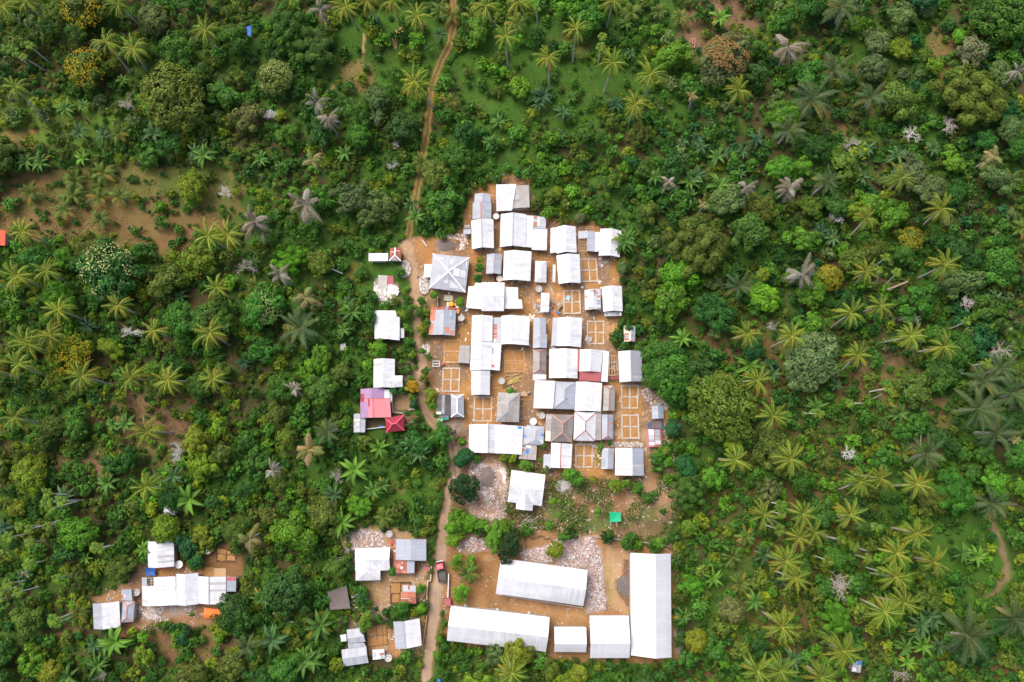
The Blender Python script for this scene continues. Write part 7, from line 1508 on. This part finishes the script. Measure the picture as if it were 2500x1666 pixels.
for p in [(2077, 350, 24, 'bare pale tree in the north-eastern wood, westernmost of three'), (2229, 327, 26, 'middle bare tree of the three in the north-eastern wood'), (2314, 310, 24, 'easternmost bare tree of the three in the north-eastern wood'), (2045, 537, 22, 'bare pale green-tinged tree beside coconut palm in the east'), (2215, 775, 28, 'bare crooked tree among the eastern coconut palms'), (2367, 730, 26, 'grey bare tree under the grey-green eastern crown'), (2056, 1431, 36, 'wide bare white-branched tree in the south-east'), (2438, 856, 28, 'white bare tree at the east edge'),
          (596, 650, 32, 'bare grey tree among western palms'), (308, 250, 24, 'bare whitish tree in the north-western grass'), (657, 280, 18, 'small bare tree west of the track'), (2198, 1645, 24, 'bare tree at the south edge in the south-east'), (322, 812, 26, 'greyish twiggy tree among western coconut palms'), (970, 350, 16, 'bare pale tree beside the track'), (955, 405, 18, 'bare pale forked tree north of the pale airy trees'), (2250, 405, 14, 'thin bare tree near the orange-tan dead palm'), (2068, 1105, 18, 'bare pale tree south of the eastern palms'), (550, 470, 18, 'bare pinkish tree at the clearing'), (1885, 795, 16, 'bare dark tree between eastern coconut palms'), (440, 1102, 30, 'bare fallen-looking tree in the western forest'), (820, 1165, 20, 'bare yellowish twiggy tree south of the crimson roof'), (250, 1650, 16, 'bare tree at the south-west edge'), (60, 1400, 16, 'bare tree among the western slender palms')]:
    bare(p[0], p[1], p[2], 'pale_bark' if p[2] % 4 else 'palm_bark', None, p[3])
plain('brown_twig', (0.13, 0.08, 0.06), 0.9, 0.3, 3); bare(200, 285, 16, 'brown_twig', None, 'dark brown leafless bush beside banana plants in the north-west')

# ---- the rest of the forest
def openness(px, py):
    """0 = closed forest, 1 = open ground"""
    o = 0.0
    for (x, y, rx, ry, v) in OPEN:
        d = ((px - x) / rx) ** 2 + ((py - y) / ry) ** 2
        if d < 1: o = max(o, v)
    return o
OPEN = [(280, 500, 330, 100, .97), (480, 470, 110, 70, .9), (130, 300, 190, 70, .8), (340, 200, 45, 70, .8), (920, 130, 120, 90, .8), (870, 200, 60, 60, .9), (1300, 170, 200, 120, .87), (1540, 190, 150, 60, .7), (1400, 285, 70, 45, .8), (960, 90, 130, 80, .85), (1740, 70, 110, 90, .9), (2140, 120, 70, 110, .75), (2230, 240, 60, 60, .7), (2290, 130, 45, 60, .8),
        (380, 1020, 110, 70, .75), (180, 1110, 70, 50, .5), (960, 1180, 90, 70, .7), (1850, 800, 130, 60, .35), (1850, 1440, 90, 90, .65), (2090, 960, 60, 60, .7), (2190, 960, 90, 80, .6), (2380, 1370, 110, 110, .8), (2440, 1620, 60, 40, .7), (900, 665, 70, 45, .85), (470, 1570, 120, 40, .75), (100, 1545, 90, 14, .8), (1150, 300, 110, 70, .5), (1210, 400, 50, 40, .4), (865, 1000, 40, 70, .6), (1000, 630, 40, 40, .9), (560, 1360, 50, 50, .9), (1560, 1240, 120, 90, 1)]
def hue_pick(px, py):
    v = vnoise(np.array([px]), np.array([py]), 170, 404)[0] * .6 + random.random() * .5
    tab = ['deep', 'deep', 'mid', 'mid', 'mid', 'deep', 'mid', 'olive', 'mid', 'bright', 'yg', 'mid', 'mid', 'olive', 'bright']
    if 1600 < px and py < 900: tab = ['deep', 'deep', 'mid', 'mid', 'blue', 'deep', 'mid', 'deep', 'olive', 'sage', 'mid', 'bright', 'mid', 'yg', 'deep']
    if px < 650 and py > 850: tab = ['deep', 'olive', 'mid', 'olive', 'mid', 'yg', 'mid', 'deep', 'olive', 'bright', 'yg', 'mid', 'olive', 'deep', 'mid']
    if px < 640 and py < 450: tab = ['dark', 'deep', 'deep', 'olive', 'mid', 'mid', 'olive', 'sage', 'deep', 'mid', 'olive', 'yg', 'mid', 'mid', 'olive']
    return tab[min(int(v * len(tab)), len(tab) - 1)] if random.random() < .75 else random.choice(tab)
PL = np.array(PLACED)
auto = []
def free(x, y, r, k=.74):
    global PL
    d = np.hypot(PL[:, 0] - x, PL[:, 1] - y)
    return not np.any(d < (PL[:, 2] + r) * k)
n_tree = sum(1 for v in VEG if v[0].name.split('.')[0] == 'tree')
want = 296 - n_tree; tries = 0
while want > 0 and tries < 60000:
    tries += 1
    px, py = random.uniform(-20, 2520), random.uniform(-20, 1690)
    f = 1 - tries / 60000
    r = random.uniform(2.2, 2.9) + 2.9 * f * random.random() ** 1.3
    small = (1180 < px < 1640 and 230 < py < 480) or (px < 700 and py > 880) or (px > 1650 and py > 850)
    if small: r *= .72
    if random.random() < openness(px, py) * 1.15: continue
    h = 1.1 * r + 2 + random.uniform(-.5, 2.0); zc = h - .55 * r
    x, y, _ = at(px, py, zc)
    if OCC.get(OCC.roof, x, y) > -r * .85 or OCC.get(OCC.yard, x, y) > -r * .35 or OCC.get(OCC.lane, x, y) > -r * .8: continue
    if not free(x, y, r): continue
    kind = random.choice(('billow', 'billow', 'loose', 'loose', 'spread', 'dome', 'airy', 'big') if r > 2.6 else ('billow', 'loose', 'loose', 'bush', 'spread'))
    tree(px, py, r * 9.8, hue_pick(px, py), kind, h)
    PL = np.vstack([PL, PLACED[-1]]); want -= 1

# smaller shrubs and saplings between the trees: one mass nobody could count
def shrub_mass():
    Vs, Qs, Cs, off = [], [], [], 0
    protos = []
    for k in range(10):
        P, Nn, T = crown_pts((9, 12, 7)[k % 3], (.42, .34, .5)[k % 3], (26, 20, 32)[k % 3], .8, .4, -.2, .3)
        V, Qd = leaf_quads(P, Nn, (.25, .22, .28)[k % 3], 1.6, .5)
        hue = rng.normal(0, .12, len(P)); C = np.repeat(np.stack([T * (1 + hue), T, T * (1 - hue * .5)], -1), 4, 0)
        protos.append((V, Qd, C))
    pts = []
    N = 60000
    PX, PY = rng.uniform(-90, 2590, N), rng.uniform(-80, 1740, N)
    cell = {}
    for i in range(N):
        px, py = PX[i], PY[i]
        r = .6 + 1.75 * random.random() ** 1.5
        o = openness(px, py)
        if random.random() < o * 1.0 and not (o > .9 and random.random() < .05): continue
        x, y, _ = at(px, py, r)
        if OCC.get(OCC.roof, x, y) > -r * .6 or OCC.get(OCC.yard, x, y) > r * .5 - .3 or OCC.get(OCC.lane, x, y) > -r * .7: continue
        if vnoise(np.array([x]), np.array([y]), 5.5, 88)[0] < .22 and random.random() < .85: continue
        kx, ky = int(x // 2), int(y // 2); ok = True
        for a in (-1, 0, 1):
            for b in (-1, 0, 1):
                for (qx, qy, qr) in cell.get((kx + a, ky + b), ()):
                    if hypot(qx - x, qy - y) < (qr + r) * .62: ok = False; break
        if not ok: continue
        cell.setdefault((kx, ky), []).append((x, y, r))
        pts.append((x, y, r, px, py))
    for (x, y, r, px, py) in pts:
        V, Qd, C = protos[random.randrange(10)]
        a = random.uniform(0, 6.28); ca, sa = cos(a), sin(a)
        W2 = np.column_stack([(V[:, 0] * ca - V[:, 1] * sa) * r + x, (V[:, 0] * sa + V[:, 1] * ca) * r + y, V[:, 2] * r * 1.1 + r * random.uniform(.55, 1.15)])
        col = V3(HUE[hue_pick(px, py)][0]) * random.uniform(.75, 1.25) * (.62 + .76 * fbm(np.array([x]), np.array([y]), 16, 303, 3)[0])
        Vs.append(W2); Qs.append(Qd + off); Cs.append(C * col); off += len(V)
    o = put('undergrowth', mesh_np('undergrowth', np.concatenate(Vs), np.concatenate(Qs), ['leaf'], np.concatenate(Cs)), color=(1, 1, 1))
    tag(o, 'dense shrubs and saplings filling the forest between the trees', 'undergrowth', None, 'stuff')
    print('SHRUBS', len(pts), 'faces', sum(len(q) for q in Qs), 'PLANTS', len(VEG), 'want left', want)
shrub_mass()
def grass_mass(name, n, label, test, cols, size=.28, up=.5):
    px, py = rng.uniform(-60, 2560, n * 3), rng.uniform(-60, 1720, n * 3)
    P = []
    for a, b in zip(px, py):
        if len(P) >= n: break
        if test(a, b): x, y, _ = at(a, b, 0.1); P.append((x, y))
    P = np.array(P)
    ok = (OCC.get(OCC.roof, P[:, 0], P[:, 1]) < -.2) & (OCC.get(OCC.lane, P[:, 0], P[:, 1]) < -.25)
    nn = vnoise(P[:, 0], P[:, 1], 3.0, 66); ok &= nn > rng.uniform(.05, .75, len(P)); P = P[ok]
    Q3 = np.column_stack([P, rng.uniform(.03, .3, len(P))])
    V, Qd = leaf_quads(Q3, np.tile([0, 0, up], (len(P), 1)), size, 1.8, .45)
    C = np.array(cols)[rng.integers(0, len(cols), len(P))] * rng.uniform(.6, 1.35, (len(P), 1))
    tag(put(name, mesh_np(name, V, Qd, ['leaf'], np.repeat(C, 4, 0)), color=(1, 1, 1)), label, name, None, 'stuff')
def in_green(a, b):
    x, y, _ = at(a, b, 0)
    return OCC.get(OCC.yard, x, y) < -.3 and not (a < 640 and 390 < b < 625)
grass_mass('grass', 70000, 'low grass and weeds on the forest floor', in_green, [(0.06, 0.15, 0.014), (0.045, 0.11, 0.012), (0.09, 0.18, 0.02), (0.12, 0.16, 0.02)])
fldp = np.array(FIELD)
def in_field(a, b):
    x, y, _ = at(a, b, 0)
    return poly_sd(np.array([x]), np.array([y]), fldp)[0] > 0 and a > 1235 and not (1360 < a < 1470 and b > 1305)
PXF = [q for q in zip(rng.uniform(1235, 1660, 16000), rng.uniform(1110, 1350, 16000)) if in_field(*q)]
def weeds(name, pts, label, cols, size, thr):
    P = np.array([at(a, b, 0.1)[:2] for a, b in pts]); ok = OCC.get(OCC.roof, P[:, 0], P[:, 1]) < -.2
    nn = vnoise(P[:, 0], P[:, 1], 3.4, 67); ok &= nn > thr + rng.uniform(0, .25, len(P)); P = P[ok]
    Q3 = np.column_stack([P, rng.uniform(.03, .4, len(P))])
    V, Qd = leaf_quads(Q3, np.tile([0, 0, .6], (len(P), 1)), size, 1.5, .5)
    C = np.array(cols)[rng.integers(0, len(cols), len(P))] * rng.uniform(.6, 1.35, (len(P), 1))
    tag(put(name, mesh_np(name, V, Qd, ['leaf'], np.repeat(C, 4, 0)), color=(1, 1, 1)), label, 'weeds', None, 'stuff')
weeds('weeds', PXF, 'patches of green weeds on the brown field', [(0.06, 0.15, 0.016), (0.045, 0.11, 0.016), (0.10, 0.17, 0.025)], .3, .40)
clp = np.array(CLEAR)
PXC = [q for q in zip(rng.uniform(-40, 620, 6000), rng.uniform(390, 630, 6000))]
PXC = [q for q in PXC if poly_sd(np.array([at(*q)[0]]), np.array([at(*q)[1]]), clp)[0] > .5]
weeds('weeds', PXC, 'dry grass and weeds on the brown clearing', [(0.05, 0.12, 0.02), (0.22, 0.16, 0.06), (0.07, 0.12, 0.02), (0.26, 0.17, 0.07)], .26, .38)
# rows of small dark bushes planted on the clearing
crops = []
for (x0, x1, y, n) in ((310, 380, 443, 4), (330, 430, 485, 6), (340, 430, 515, 6), (310, 420, 555, 4), (20, 60, 455, 3), (110, 160, 450, 3), (30, 60, 490, 2), (110, 140, 485, 2), (70, 130, 535, 3), (100, 120, 570, 2), (120, 190, 570, 3), (480, 570, 510, 5), (390, 410, 430, 2), (380, 420, 470, 2), (330, 370, 580, 3), (150, 175, 595, 2)):
    for i in range(n): crops.append((x0 + (x1 - x0) * (i + random.uniform(.2, .8)) / n, y + random.uniform(-5, 5)))
for (px, py) in crops:
    tree(px, py, random.uniform(4, 7.5), random.choice(('blue', 'deep', 'deep')), 'bush', 1.3, None, None, 'crop_bush', 1, 'bushes planted on the clearing', 'bluish crop bush')
# red flowering shrubs
for (px, py) in ((276, 1298), (289, 1301), (297, 1304), (1063, 1127), (1077, 1123), (1075, 1161)):
    x, y, _ = at(px, py, 1.6); th = thing('flowering_shrub', (x, y, 0), None, 'shrub', 'red flowering shrubs')
    put('foliage', random.choice(KINDS['bush']), th, (0, 0, 1), 0, (.8, .8, .8), HUE['deep'][0]); put('flowers', BLOS['few'], th, (0, 0, 1.1), 0, (.85, .85, .85), (1.4, .25, .35))
    put('stem', TRUNKS[0], th, (0, 0, 0), 0, (.6, .6, 1)); reg(th, 'red-flowered shrub', px, py, x, y, .8)

# ================================================================ labels that tell the plants apart
LM = [((213, 22), 'the large yellow-flowering tree'), ((375, 50), 'the pale grey-green dome'), ((425, 240), 'the widest olive canopy'), ((673, 194), 'the cream-blossomed round tree'), ((774, 117), 'the soft green bamboo'), ((920, 245), 'the round grey-green tree'), ((930, 90), 'the bare sand scar'), ((1100, 60), 'the top of the track'), ((1269, 213), 'the lime dome tree'), ((1769, 146), 'the orange-topped huge tree'),
      ((1920, 115), 'the pale dead palm'), ((2141, 106), 'the bluish grey-green tree'), ((2435, 38), 'the huge corner dome'), ((2367, 240), 'the yellowish bamboo'), ((2194, 247), 'the leaning yellow-green tree'), ((471, 455), 'the clearing\'s single dome tree'), ((130, 500), 'the brown clearing\'s west half'), ((4, 582), 'the orange-red edge roof'), ((266, 665), 'the wide cream-blossomed tree'), ((745, 500), 'the largest grey dead palm'), ((620, 542), 'the clearing\'s grey dead palm'),
      ((920, 628), 'the small white shelter roof'), ((1240, 480), 'the northernmost house'), ((1505, 590), 'the banana-covered white house'), ((1700, 605), 'the olive bamboo'), ((1957, 672), 'the yellow-tree dead palm'), ((1864, 728), 'the vivid green dome'), ((2223, 585), 'the golden-flowering tree'), ((2343, 690), 'the eastern grey-green tree'), ((1979, 880), 'the broad pale grey-green tree'), ((1762, 992), 'the widest yellow-green canopy'), ((2385, 1000), 'the giant eastern feathery palm'),
      ((173, 865), 'the yellow-flecked western tree'), ((646, 750), 'the few-blossomed tree'), ((945, 800), 'the crooked-flap white house'), ((917, 1000), 'the pink house'), ((665, 1150), 'the small white dead palm'), ((755, 1099), 'the yellowing dying palm'), ((1108, 675), 'the square zinc house'), ((1134, 1193), 'the very dark lane tree'), ((1285, 1195), 'the porch-gabled house'), ((1502, 1263), 'the bright green tarp'), ((1077, 1397), 'the red-cabbed truck'), ((1321, 1422), 'the tilted school block'), ((1587, 1480), 'the longest school hall'),
      ((1217, 1537), 'the streaked school block'), ((520, 1497), 'the orange tarp'), ((416, 1248), 'the lone ribbed hut'), ((262, 1505), 'the westernmost hamlet house'), ((827, 1460), 'the brown-grey tarp'), ((850, 1560), 'the stepped zinc house'), ((2056, 1431), 'the bare white-branched tree'), ((2092, 1628), 'the blue-patched hut'), ((2450, 1370), 'the curving footpath'), ((1675, 1143), 'the bluish green dome'), ((75, 1160), 'the western yellow-green dome'), ((190, 1300), 'the bright western tree'), ((359, 1054), 'the fallen-looking bare tree'), ((1909, 1530), 'the dull olive dome'), ((2357, 1549), 'the large southern feathery palm')]
DIRS = ['east of', 'north-east of', 'north of', 'north-west of', 'west of', 'south-west of', 'south of', 'south-east of']
ORD = ['nearest', 'second', 'third', 'fourth', 'fifth', 'sixth', 'seventh', 'eighth', 'ninth', 'tenth', 'eleventh', 'twelfth', 'thirteenth', 'fourteenth', 'fifteenth', 'sixteenth']
buckets = {}
seen_own = {}
for (o, ph, px, py, own) in VEG:
    if own: o['label'] = own; continue
    best = min(LM, key=lambda l: hypot(l[0][0] - px, l[0][1] - py)); d = hypot(best[0][0] - px, best[0][1] - py)
    k = int(round(atan2(-(py - best[0][1]), px - best[0][0]) / (pi / 4))) % 8
    buckets.setdefault((ph, best[1], k), []).append((d, o))
for (ph, lm, k), L in buckets.items():
    L.sort(key=lambda t: t[0])
    for i, (d, o) in enumerate(L):
        if len(L) == 1: o['label'] = f'{ph} {DIRS[k]} {lm}'
        else: o['label'] = f'{ph}, {ORD[min(i, 15)]} of {len(L)}, {DIRS[k]} {lm}'
